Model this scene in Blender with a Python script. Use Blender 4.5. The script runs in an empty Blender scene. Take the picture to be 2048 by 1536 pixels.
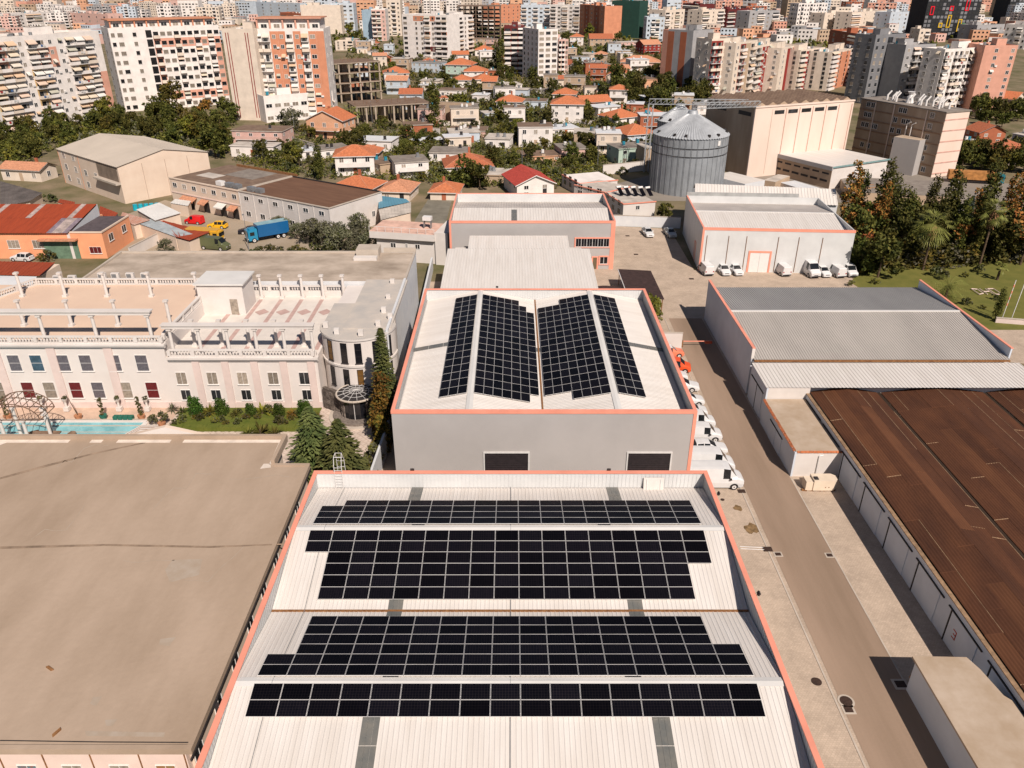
import bpy, math, random, re
from mathutils import Matrix, Vector
rnd = random.Random(7)
S = bpy.context.scene
COL = S.collection
PI = math.pi

# ---------------------------------------------------------------- camera
F_PX, CX, CY, CAM_H, HORIZON = 1549.0, 1024.0, 768.0, 47.0, -45.0      # the photograph is 2048 x 1536
PITCH = math.atan((CY - HORIZON) / F_PX)
SN, CS = math.sin(PITCH), math.cos(PITCH)
cam_data = bpy.data.cameras.new('camera')
cam = bpy.data.objects.new('camera', cam_data)
COL.objects.link(cam)
cam.location = (0, 0, CAM_H)
cam.rotation_euler = (PI / 2 - PITCH, 0, 0)
cam_data.sensor_width = 36.0
cam_data.lens = 36.0 * F_PX / 2048.0
cam_data.clip_start = 0.5
cam_data.clip_end = 9000.0
S.camera = cam
S.render.resolution_x, S.render.resolution_y = 1024, 768

# ---------------------------------------------------------------- light
SUN_DIR = Vector((0.42, -0.92, 1.0)).normalized()       # towards the sun
SUN_EL = math.asin(SUN_DIR.z)
W = bpy.data.worlds.new('World')
S.world = W
W.use_nodes = True
wn = W.node_tree.nodes
wl = W.node_tree.links
for n in list(wn):
    wn.remove(n)
sky = wn.new('ShaderNodeTexSky')
sky.sky_type = 'NISHITA'
sky.sun_disc = False
sky.sun_elevation = SUN_EL
sky.sun_rotation = math.atan2(SUN_DIR.x, SUN_DIR.y)
sky.air_density = 0.75
sky.dust_density = 0.4
bg = wn.new('ShaderNodeBackground')
bg.inputs['Strength'].default_value = 0.05
wo = wn.new('ShaderNodeOutputWorld')
wl.new(sky.outputs[0], bg.inputs[0])
wl.new(bg.outputs[0], wo.inputs[0])
sun_data = bpy.data.lights.new('sun', 'SUN')
sun_data.energy = 5.0
sun_data.angle = math.radians(0.5)
sun_data.color = (1.0, 0.895, 0.80)
sun = bpy.data.objects.new('sun', sun_data)
COL.objects.link(sun)
sun.rotation_euler = SUN_DIR.to_track_quat('Z', 'Y').to_euler()
S.view_settings.view_transform = 'Standard'
S.view_settings.look = 'None'
S.view_settings.exposure = 0.2
S.view_settings.gamma = 1.0

# ---------------------------------------------------------------- placing: where a sight line meets a height
def at(x, y, z=0.0):
    dx, dy = (x - CX) / F_PX, (y - CY) / F_PX
    t = (z - CAM_H) / (-SN - dy * CS)
    return Vector((dx * t, (CS - dy * SN) * t, z))

def height_of(bx, by, ty):
    p = at(bx, by, 0)
    k = (ty - CY) / F_PX
    return CAM_H - (p.y * SN + k * p.y * CS) / (CS - k * SN)

def stand(xt, yt, yb):
    """ground point and height of an upright edge whose top is seen at (xt,yt) and foot at row yb"""
    ny = CY + F_PX * CS / SN
    xb = xt + (CX - xt) * (yb - yt) / (ny - yt)
    h = height_of(xb, yb, yt)
    p = at(xb, yb, 0)
    return p, h

# ---------------------------------------------------------------- materials
MATS = {}
def mat(name, col, rough=0.8, var=0.12, scale=0.6, metal=0.0, bump=0.0, bscale=8.0, col2=None, streak=None, spec=0.3, coord='Object', rand=0.0):
    """plain procedural material: base colour broken up by two octaves of noise; streak stretches the noise along one axis"""
    if name in MATS:
        return MATS[name]
    m = bpy.data.materials.new(name)
    m.use_nodes = True
    nt = m.node_tree
    N, L = nt.nodes, nt.links
    b = N['Principled BSDF']
    b.inputs['Roughness'].default_value = rough
    b.inputs['Metallic'].default_value = metal
    b.inputs['Specular IOR Level'].default_value = spec
    if coord == 'World':
        g = N.new('ShaderNodeNewGeometry'); src = g.outputs['Position']
    else:
        tc = N.new('ShaderNodeTexCoord'); src = tc.outputs['Object']
    mp = N.new('ShaderNodeMapping')
    if streak:
        mp.inputs['Scale'].default_value = streak
    L.new(src, mp.inputs['Vector'])
    no = N.new('ShaderNodeTexNoise')
    no.inputs['Scale'].default_value = scale
    no.inputs['Detail'].default_value = 6
    no.inputs['Roughness'].default_value = 0.62
    L.new(mp.outputs[0], no.inputs['Vector'])
    cr = N.new('ShaderNodeValToRGB')
    c2 = col2 if col2 else tuple(c * (1 - var * 2.2) for c in col)
    c1 = col if col2 else tuple(min(1, c * (1 + var * 0.8)) for c in col)
    cr.color_ramp.elements[0].position = 0.32
    cr.color_ramp.elements[1].position = 0.68
    cr.color_ramp.elements[0].color = (*c2, 1)
    cr.color_ramp.elements[1].color = (*c1, 1)
    L.new(no.outputs['Fac'], cr.inputs[0])
    out = cr.outputs[0]
    if rand:
        oi = N.new('ShaderNodeObjectInfo')
        mr = N.new('ShaderNodeMapRange')
        mr.inputs['To Min'].default_value = 1 - rand
        mr.inputs['To Max'].default_value = 1 + rand
        L.new(oi.outputs['Random'], mr.inputs['Value'])
        hs = N.new('ShaderNodeHueSaturation')
        L.new(mr.outputs[0], hs.inputs['Value'])
        L.new(out, hs.inputs['Color'])
        out = hs.outputs[0]
    L.new(out, b.inputs['Base Color'])
    if bump:
        n2 = N.new('ShaderNodeTexNoise')
        n2.inputs['Scale'].default_value = bscale
        n2.inputs['Detail'].default_value = 3
        L.new(src, n2.inputs['Vector'])
        bp = N.new('ShaderNodeBump')
        bp.inputs['Strength'].default_value = bump
        bp.inputs['Distance'].default_value = 0.05
        L.new(n2.outputs['Fac'], bp.inputs['Height'])
        L.new(bp.outputs[0], b.inputs['Normal'])
    MATS[name] = m
    return m

# ---------------------------------------------------------------- mesh builder
class MB:
    def __init__(self, M=None):
        self.v, self.f, self.mi, self.ml = [], [], [], []
        self.M = M if M is not None else Matrix.Identity(4)
    def _m(self, m):
        if m not in self.ml:
            self.ml.append(m)
        return self.ml.index(m)
    def face(self, pts, m):
        i = len(self.v)
        for p in pts:
            self.v.append(self.M @ Vector(p))
        self.f.append(tuple(range(i, i + len(pts))))
        self.mi.append(self._m(m))
    def box(self, x0, y0, z0, x1, y1, z1, m, top=None, bottom=True):
        if x0 > x1: x0, x1 = x1, x0
        if y0 > y1: y0, y1 = y1, y0
        if z0 > z1: z0, z1 = z1, z0
        i = len(self.v)
        for z in (z0, z1):
            for x, y in ((x0, y0), (x1, y0), (x1, y1), (x0, y1)):
                self.v.append(self.M @ Vector((x, y, z)))
        k = self._m(m)
        fs = [(0, 1, 5, 4), (1, 2, 6, 5), (2, 3, 7, 6), (3, 0, 4, 7), (4, 5, 6, 7)]
        ks = [k, k, k, k, self._m(top) if top else k]
        if bottom:
            fs.append((3, 2, 1, 0)); ks.append(k)
        for q, kk in zip(fs, ks):
            self.f.append(tuple(i + a for a in q)); self.mi.append(kk)
    def prism(self, poly, z0, z1, m, top=None):
        n = len(poly)
        i = len(self.v)
        for z in (z0, z1):
            for p in poly:
                self.v.append(self.M @ Vector((p[0], p[1], z)))
        k = self._m(m)
        for a in range(n):
            b = (a + 1) % n
            self.f.append((i + a, i + b, i + n + b, i + n + a)); self.mi.append(k)
        self.f.append(tuple(i + n + a for a in range(n))); self.mi.append(self._m(top) if top else k)
        self.f.append(tuple(i + a for a in reversed(range(n)))); self.mi.append(k)
    def cyl(self, c, r0, r1, z0, z1, m, n=12, cap=True, top=None):
        i = len(self.v)
        for z, r in ((z0, r0), (z1, r1)):
            for a in range(n):
                t = 2 * PI * a / n
                self.v.append(self.M @ Vector((c[0] + r * math.cos(t), c[1] + r * math.sin(t), z)))
        k = self._m(m)
        for a in range(n):
            b = (a + 1) % n
            self.f.append((i + a, i + b, i + n + b, i + n + a)); self.mi.append(k)
        if cap:
            self.f.append(tuple(i + n + a for a in range(n))); self.mi.append(self._m(top) if top else k)
            self.f.append(tuple(i + a for a in reversed(range(n)))); self.mi.append(k)
    def tube(self, p, q, r, m, n=6, r2=None):
        p, q = Vector(p), Vector(q)
        d = q - p
        if d.length < 1e-6: return
        u = d.orthogonal().normalized()
        w = d.normalized().cross(u)
        r2 = r if r2 is None else r2
        i = len(self.v)
        for c, rr in ((p, r), (q, r2)):
            for a in range(n):
                t = 2 * PI * a / n
                self.v.append(self.M @ (c + (u * math.cos(t) + w * math.sin(t)) * rr))
        k = self._m(m)
        for a in range(n):
            b = (a + 1) % n
            self.f.append((i + a, i + b, i + n + b, i + n + a)); self.mi.append(k)
        self.f.append(tuple(i + n + a for a in range(n))); self.mi.append(k)
        self.f.append(tuple(i + a for a in reversed(range(n)))); self.mi.append(k)
    def mesh(self, name, smooth=False):
        me = bpy.data.meshes.new(name)
        me.from_pydata([tuple(v) for v in self.v], [], self.f)
        for m in self.ml:
            me.materials.append(m)
        me.polygons.foreach_set('material_index', self.mi)
        if smooth:
            me.polygons.foreach_set('use_smooth', [True] * len(self.f))
        me.update()
        return me
    def build(self, name, parent=None, smooth=False, **kw):
        return put(name, self.mesh(name, smooth), parent, None, **kw)

def put(name, me, parent=None, M=None, **kw):
    o = bpy.data.objects.new(name, me)
    COL.objects.link(o)
    if parent: o.parent = parent
    if M is not None: o.matrix_local = M
    for k, v in kw.items():
        if v: o[k] = v
    return o

def empty(name, loc, rz=0.0, label=None, category=None, group=None, kind=None):
    o = bpy.data.objects.new(name, None)
    COL.objects.link(o)
    o.empty_display_size = 0.1
    o.location = loc
    o.rotation_euler = (0, 0, rz)
    if label: o['label'] = label
    if category: o['category'] = category
    if group: o['group'] = group
    if kind: o['kind'] = kind
    return o

KIDS = {}
def copy_thing(root, loc, rz=0.0, sc=None, label=None, group=None):
    if root.name not in KIDS:
        KIDS[root.name] = [(c, [g for g in c.children]) for c in root.children]
    r = root.copy(); COL.objects.link(r)
    r.location = loc; r.rotation_euler = (0, 0, rz)
    if sc is not None: r.scale = (sc, sc, sc) if not isinstance(sc, tuple) else sc
    if label: r['label'] = label
    if group: r['group'] = group
    for c, gs in KIDS[root.name]:
        cc = c.copy(); COL.objects.link(cc); cc.parent = r
        for g in gs:
            gg = g.copy(); COL.objects.link(gg); gg.parent = cc
    return r

T = Matrix.Translation
def RZ(a): return Matrix.Rotation(a, 4, 'Z')

LANDMARKS = []
FOOT = []          # footprints of what is built, so that nothing grows inside a building
def foot(o, w, d, margin=1.0):
    c, s = math.cos(o.rotation_euler.z), math.sin(o.rotation_euler.z)
    FOOT.append((o.location.x, o.location.y, c, s, w, d, margin))
    short = re.split(r' (?:right|left|above|behind|beside|in front|below|at|before|among|between|peeping|just|under|touching|close|and|half|near|beyond|of) ', o.get('label', '') + ' ')[0].strip()
    if len(short.split()) > 2: LANDMARKS.append((o.location.x + c * w / 2 - s * d / 2, o.location.y + s * w / 2 + c * d / 2, short))
USED_LABELS = {}
def near_label(x, y, head, fallback, reach=60.0):
    """head + where it stands relative to the nearest named building"""
    best = None
    for a, b_, sh in LANDMARKS:
        q = (x - a) ** 2 + (y - b_) ** 2
        if q < reach * reach and (best is None or q < best[0]): best = (q, a, b_, sh)
    if not best: return fallback
    q, a, b_, sh = best; dx, dy = x - a, y - b_
    if len(sh.split()) > 6: sh = re.split(r' with | of ', sh)[0]
    an = math.atan2(dy, dx) / (PI / 4)
    side_ = ('right of', 'behind and right of', 'behind', 'behind and left of', 'left of', 'in front and left of', 'in front of', 'in front and right of')[round(an) % 8]
    f = ('just ', '', 'well ')[min(2, int(3 * math.sqrt(q) / reach))]
    for pre in ('', 'next ', 'another ', 'further '):
        lb = '%s%s %s%s the %s' % (pre, head, f, side_, sh)
        if len(lb.split()) > 16: lb = '%s%s %s%s the %s' % (pre, head, f, side_.split(' and ')[0] if side_.startswith('behind') else side_.replace(' and left', '').replace(' and right', '').replace('in front of of', 'in front of'), ' '.join(sh.split()[:5]))
        if len(lb.split()) > 16: return fallback
        if lb not in USED_LABELS: break
    USED_LABELS[lb] = 1
    return lb
def free(x, y, pad=0.0):
    for ox, oy, c, s, w, d, m in FOOT:
        dx, dy = x - ox, y - oy
        u, v = dx * c + dy * s, -dx * s + dy * c
        if -m - pad < u < w + m + pad and -m - pad < v < d + m + pad:
            return False
    return True
# ================================================================ materials of the estate
WHITE_SHEET = mat('white_sheet', (0.65, 0.63, 0.60), 0.45, 0.05, 0.25, streak=(1, 1, 1), spec=0.4)
ROOF_SHEET = mat('roof_sheet_paint', (0.66, 0.62, 0.58), 0.5, 0.06, 0.5, spec=0.3, col2=(0.58, 0.535, 0.49), streak=(2.2, .22, 1))
INNER_SHEET = mat('inner_sheet', (0.60, 0.60, 0.59), 0.5, 0.05, 0.3)
GREY_SHEET = mat('grey_sheet', (0.40, 0.375, 0.36), 0.55, 0.05, 0.12, spec=0.3)
GREY_ROOF = mat('grey_roof_sheet', (0.43, 0.395, 0.36), 0.55, 0.06, 0.25, spec=0.3, streak=(1.0, .3, 1))
CORAL = mat('coral_trim', (0.80, 0.31, 0.215), 0.5, 0.06, 0.4)
SILVER = mat('aluminium', (0.72, 0.70, 0.68), 0.4, 0.04, 2, metal=0.25)
STEEL = mat('galvanised_steel', (0.34, 0.35, 0.36), 0.42, 0.12, 1.2, metal=0.55)
RUST = mat('rusty_gutter', (0.14, 0.055, 0.02), 0.9, 0.3, 3, col2=(0.30, 0.15, 0.06))
DARKMETAL = mat('dark_metal', (0.035, 0.03, 0.03), 0.6, 0.2, 2)
SKYL = mat('skylight_plastic', (0.12, 0.125, 0.12), 0.25, 0.25, 1.5, col2=(0.18, 0.17, 0.15))
GLASS = mat('window_glass', (0.03, 0.032, 0.036), 0.12, 0.3, 0.7, spec=0.6, rand=0.5)
GLASSBLUE = mat('window_glass_blue', (0.06, 0.10, 0.14), 0.15, 0.25, 0.9, spec=0.6)
CURTAIN = mat('window_curtain', (0.30, 0.25, 0.20), 0.5, 0.2, 3, spec=0.5, rand=0.3)
REDCURT = mat('window_red_curtain', (0.13, 0.013, 0.014), 0.4, 0.15, 2, spec=0.5)
PVC = mat('white_window_frame', (0.72, 0.69, 0.66), 0.4, 0.03, 2)
ROLLDOOR = mat('dark_roller_door', (0.022, 0.016, 0.018), 0.6, 0.15, 2)
CONC = mat('roof_concrete', (0.42, 0.318, 0.238), 0.9, 0.14, 0.16, col2=(0.325, 0.24, 0.172), coord='World', bump=0.4, bscale=2.2, streak=(1.5, .55, 1))
CONC2 = mat('stained_concrete', (0.52, 0.43, 0.35), 0.9, 0.2, 0.22, col2=(0.27, 0.215, 0.165), coord='World', streak=(0.8, 1.1, 1), bump=0.3, bscale=1.0)
CONC3 = mat('pale_concrete', (0.50, 0.43, 0.36), 0.9, 0.12, 0.5, col2=(0.40, 0.34, 0.28))
ANNEXC = mat('patched_concrete_roof', (0.47, 0.375, 0.29), 0.9, 0.2, 0.5, col2=(0.37, 0.275, 0.19), coord='World')
PLASTER = mat('white_plaster', (0.645, 0.60, 0.565), 0.8, 0.06, 0.4, col2=(0.57, 0.52, 0.48))
PINKPL = mat('pinkish_plaster', (0.74, 0.575, 0.50), 0.8, 0.05, 0.4)
CREAMPL = mat('cream_plaster', (0.70, 0.57, 0.46), 0.85, 0.07, 0.25, col2=(0.62, 0.485, 0.38))
WHITEWALL = mat('whitewashed_wall', (0.62, 0.62, 0.62), 0.85, 0.08, 0.5, col2=(0.53, 0.54, 0.56))
TERRACE = mat('terrace_screed', (0.66, 0.49, 0.37), 0.9, 0.06, 0.18, col2=(0.60, 0.435, 0.33))
TILEFLOOR = mat('cream_tiles', (0.66, 0.60, 0.54), 0.6, 0.05, 0.6)
TILEPINK = mat('pink_tiles', (0.50, 0.34, 0.30), 0.6, 0.08, 1)
GREYSCREED = mat('grey_screed', (0.40, 0.375, 0.35), 0.85, 0.2, 0.4, col2=(0.52, 0.46, 0.40), coord='World')
ASPH = mat('dusty_asphalt', (0.235, 0.165, 0.115), 0.95, 0.12, 0.12, col2=(0.32, 0.228, 0.165), coord='World', bump=0.2, bscale=6, streak=(2.6, .25, 1))
TARMAC = mat('grey_tarmac', (0.20, 0.175, 0.15), 0.95, 0.15, 0.1, col2=(0.27, 0.23, 0.19), coord='World')

def cobble(name, col, joint, sx, sy, sc=0.5, diag=False):
    """small pavers: a brick grid for the joints over noise for the dirt"""
    m = bpy.data.materials.new(name); m.use_nodes = True
    N, L = m.node_tree.nodes, m.node_tree.links
    b = N['Principled BSDF']; b.inputs['Roughness'].default_value = 0.9
    b.inputs['Specular IOR Level'].default_value = 0.2
    g = N.new('ShaderNodeNewGeometry')
    mp = N.new('ShaderNodeMapping')
    mp.inputs['Scale'].default_value = (1 / sx, 1 / sy, 1)
    if diag: mp.inputs['Rotation'].default_value = (0, 0, PI / 4)
    L.new(g.outputs['Position'], mp.inputs[0])
    br = N.new('ShaderNodeTexBrick')
    br.inputs['Scale'].default_value = 1.0
    br.inputs['Mortar Size'].default_value = 0.05
    br.inputs['Brick Width'].default_value = 1.0
    br.inputs['Row Height'].default_value = 1.0
    br.inputs['Color1'].default_value = (*col, 1)
    br.inputs['Color2'].default_value = (*[c * 0.86 for c in col], 1)
    br.inputs['Mortar'].default_value = (*joint, 1)
    L.new(mp.outputs[0], br.inputs['Vector'])
    no = N.new('ShaderNodeTexNoise'); no.inputs['Scale'].default_value = sc; no.inputs['Detail'].default_value = 8
    no.inputs['Roughness'].default_value = 0.7
    L.new(g.outputs['Position'], no.inputs['Vector'])
    mr = N.new('ShaderNodeMapRange'); mr.inputs['From Min'].default_value = 0.3; mr.inputs['From Max'].default_value = 0.7
    mr.inputs['To Min'].default_value = 0.78; mr.inputs['To Max'].default_value = 1.12
    L.new(no.outputs['Fac'], mr.inputs['Value'])
    mx = N.new('ShaderNodeMix'); mx.data_type = 'RGBA'; mx.blend_type = 'MULTIPLY'; mx.inputs['Factor'].default_value = 1
    L.new(br.outputs['Color'], mx.inputs['A']); L.new(mr.outputs[0], mx.inputs['B'])
    L.new(mx.outputs['Result'], b.inputs['Base Color'])
    return m
PAVE = cobble('yard_pavers', (0.50, 0.395, 0.305), (0.36, 0.275, 0.21), 0.24, 0.16, 0.35)
COURT = cobble('courtyard_tiles', (0.60, 0.49, 0.41), (0.40, 0.30, 0.24), 0.55, 0.55, 0.6, diag=True)

# ================================================================ ground
def sheet(name, poly, z, m, kind='structure', **kw):
    b = MB()
    b.face([(p[0], p[1], z) for p in poly], m)
    return b.build(name, None, kind=kind, **kw)

EARTH = mat('earth', (0.085, 0.085, 0.03), 0.95, 0.3, 0.09, col2=(0.25, 0.185, 0.12), coord='World', bump=0.4, bscale=1.5)
sheet('ground', [(-4200, -120), (4200, -120), (4200, 6000), (-4200, 6000)], 0.0, EARTH)
sheet('yard_pavement', [(16.5, -20), (72, -20), (72, 84), (64, 112), (60, 129), (60, 134), (33, 134), (33.3, 160), (17, 163), (12, 128), (16.5, 100)], 0.012, PAVE)
sheet('back_yard', [(-20, 40), (16.5, 40), (16.5, 128), (-14.5, 128), (-14.5, 84), (-15.6, 60)], 0.010, PAVE)
sheet('road', [(23.8, -20), (29.5, -20), (29.5, 111.5), (24.4, 111.5)], 0.03, ASPH)
sheet('hotel_courtyard', [(-48, 55), (-14.8, 55), (-14.8, 84), (-48, 84)], 0.014, COURT)
# kerb between the road and the parking strip
kb = MB(); kb.box(23.66, -20, 0, 23.8, 111.5, 0.05, CONC3); kb.build('kerb', None, kind='structure')
kb = MB(); kb.box(29.5, -20, 0, 29.62, 67.9, 0.05, CONC3); kb.build('kerb', None, kind='structure')

# ================================================================ corrugated sheet
def ribs(mb, a, b, c, d, pitch, h, m, m2=None):
    """sheet a-b-c-d (a-b eave, d-c ridge) with trapezoid ribs running from eave to ridge"""
    a, b, c, d = map(Vector, (a, b, c, d))
    n = (b - a).cross(d - a).normalized()
    if n.z < 0: n = -n
    k = max(1, round((b - a).length / pitch))
    us, hs = [], []
    for i in range(k):
        for u, z in ((0.0, 0), (0.62, 0), (0.72, 1), (0.90, 1)):
            us.append((i + u) / k); hs.append(z * h)
    us.append(1.0); hs.append(0)
    i0 = len(mb.v)
    for u, z in zip(us, hs):
        mb.v.append(mb.M @ (a.lerp(b, u) + n * z))
        mb.v.append(mb.M @ (d.lerp(c, u) + n * z))
    k1 = mb._m(m)
    for j in range(len(us) - 1):
        q = i0 + 2 * j
        mb.f.append((q, q + 2, q + 3, q + 1)); mb.mi.append(k1)

def window_mesh(w, h, frame, glass, cols=2, rows=1, sill=True, proud=0.05, bar=0.04):
    """casement: frame, bars and pane set back in the frame; returns (frame mesh, pane mesh); origin bottom centre, outward is -y"""
    f = MB()
    f.box(-w / 2, -proud, 0, -w / 2 + bar, 0.02, h, frame)
    f.box(w / 2 - bar, -proud, 0, w / 2, 0.02, h, frame)
    f.box(-w / 2 + bar, -proud, h - bar, w / 2 - bar, 0.02, h, frame)
    f.box(-w / 2 + bar, -proud, 0, w / 2 - bar, 0.02, bar, frame)
    for i in range(1, cols):
        x = -w / 2 + w * i / cols
        f.box(x - bar * .4, -proud * .8, bar, x + bar * .4, 0.0, h - bar, frame)
    for i in range(1, rows):
        z = h * i / rows
        f.box(-w / 2 + bar, -proud * .7, z - bar * .4, w / 2 - bar, 0.0, z + bar * .4, frame)
    if sill:
        f.box(-w / 2 - .08, -proud - .08, -.07, w / 2 + .08, 0.02, -0.002, frame)
    p = MB(); p.box(-w / 2 + bar, -.012, bar, w / 2 - bar, .015, h - bar, glass)
    return f.mesh('window'), p.mesh('pane')
WCACHE = {}
def window(parent, M, w, h, frame=None, glass=None, cols=2, rows=1, name='window', panes=True):
    frame = frame or PVC; glass = glass or GLASS
    key = (round(w, 2), round(h, 2), frame.name, glass.name, cols, rows)
    if key not in WCACHE:
        WCACHE[key] = window_mesh(w, h, frame, glass, cols, rows)
    a, b = WCACHE[key]
    o = put(name, a, parent, M)
    put('pane', b, o)
    return o

# ================================================================ solar panels
def solar_material():
    m = bpy.data.materials.new('solar_cells'); m.use_nodes = True
    N, L = m.node_tree.nodes, m.node_tree.links
    b = N['Principled BSDF']
    b.inputs['Roughness'].default_value = 0.3
    b.inputs['Specular IOR Level'].default_value = 0.05
    tc = N.new('ShaderNodeTexCoord')
    mp = N.new('ShaderNodeMapping'); mp.inputs['Scale'].default_value = (10, 6, 1)
    L.new(tc.outputs['Generated'], mp.inputs[0])
    br = N.new('ShaderNodeTexBrick'); br.offset = 0
    br.inputs['Scale'].default_value = 1.0
    br.inputs['Brick Width'].default_value = 1.0; br.inputs['Row Height'].default_value = 1.0
    br.inputs['Mortar Size'].default_value = 0.035; br.inputs['Mortar Smooth'].default_value = 0.2
    br.inputs['Color1'].default_value = (0.0028, 0.0028, 0.0048, 1)
    br.inputs['Color2'].default_value = (0.004, 0.0036, 0.006, 1)
    br.inputs['Mortar'].default_value = (0.018, 0.015, 0.016, 1)
    L.new(mp.outputs[0], br.inputs['Vector'])
    oi = N.new('ShaderNodeObjectInfo')
    hs = N.new('ShaderNodeHueSaturation')
    mr = N.new('ShaderNodeMapRange'); mr.inputs['To Min'].default_value = 0.6; mr.inputs['To Max'].default_value = 1.6
    L.new(oi.outputs['Random'], mr.inputs['Value']); L.new(mr.outputs[0], hs.inputs['Value'])
    L.new(br.outputs['Color'], hs.inputs['Color'])
    L.new(hs.outputs[0], b.inputs['Base Color'])
    return m
CELLS = solar_material()
PL, PW = 1.715, 1.012
pm = MB()
pm.box(-PL / 2, -PW / 2, 0.0, PL / 2, PW / 2, 0.04, SILVER)
pm.box(-PL / 2 + .016, -PW / 2 + .016, 0.04, PL / 2 - .016, PW / 2 - .016, 0.043, CELLS, bottom=False)
PANEL_ME = pm.mesh('solar_panel')
pm = MB(); pm.box(-PL / 2, -0.02, -.05, PL / 2, 0.02, 0, SILVER); RAIL_ME = pm.mesh('mounting_rail')

def array(label, origin, u, v, cells, pitch_u, pitch_v):
    """panels laid on a slope: origin corner, unit vectors u (long side) and v (short side)"""
    u, v = Vector(u).normalized(), Vector(v).normalized()
    n = u.cross(v).normalized()
    root = empty('solar_array', origin, 0, label, 'solar array', 'solar arrays on the two warehouse roofs')
    R = Matrix((u, v, n)).transposed().to_4x4()
    for (i, j) in cells:
        p = u * ((i + .5) * pitch_u) + v * ((j + .5) * pitch_v) + n * 0.16
        wob = Matrix.Rotation(rnd.uniform(-.004, .004), 4, 'X') @ Matrix.Rotation(rnd.uniform(-.003, .003), 4, 'Y')
        put('solar_panel', PANEL_ME, root, T(p) @ R @ wob @ Matrix.Diagonal((min(1, pitch_u / 1.744), min(1, pitch_v / 1.03), 1, 1)))
    b = MB(R)
    js = sorted(set(j for i, j in cells))
    for j in js:
        row = [i for i, jj in cells if jj == j]
        for f in (.22, .78):
            b.box(min(row) * pitch_u, (j + f) * pitch_v - .02, .10, (max(row) + 1) * pitch_u, (j + f) * pitch_v + .02, .155, SILVER)
    b.build('mounting_rails', root)
    return root

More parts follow.
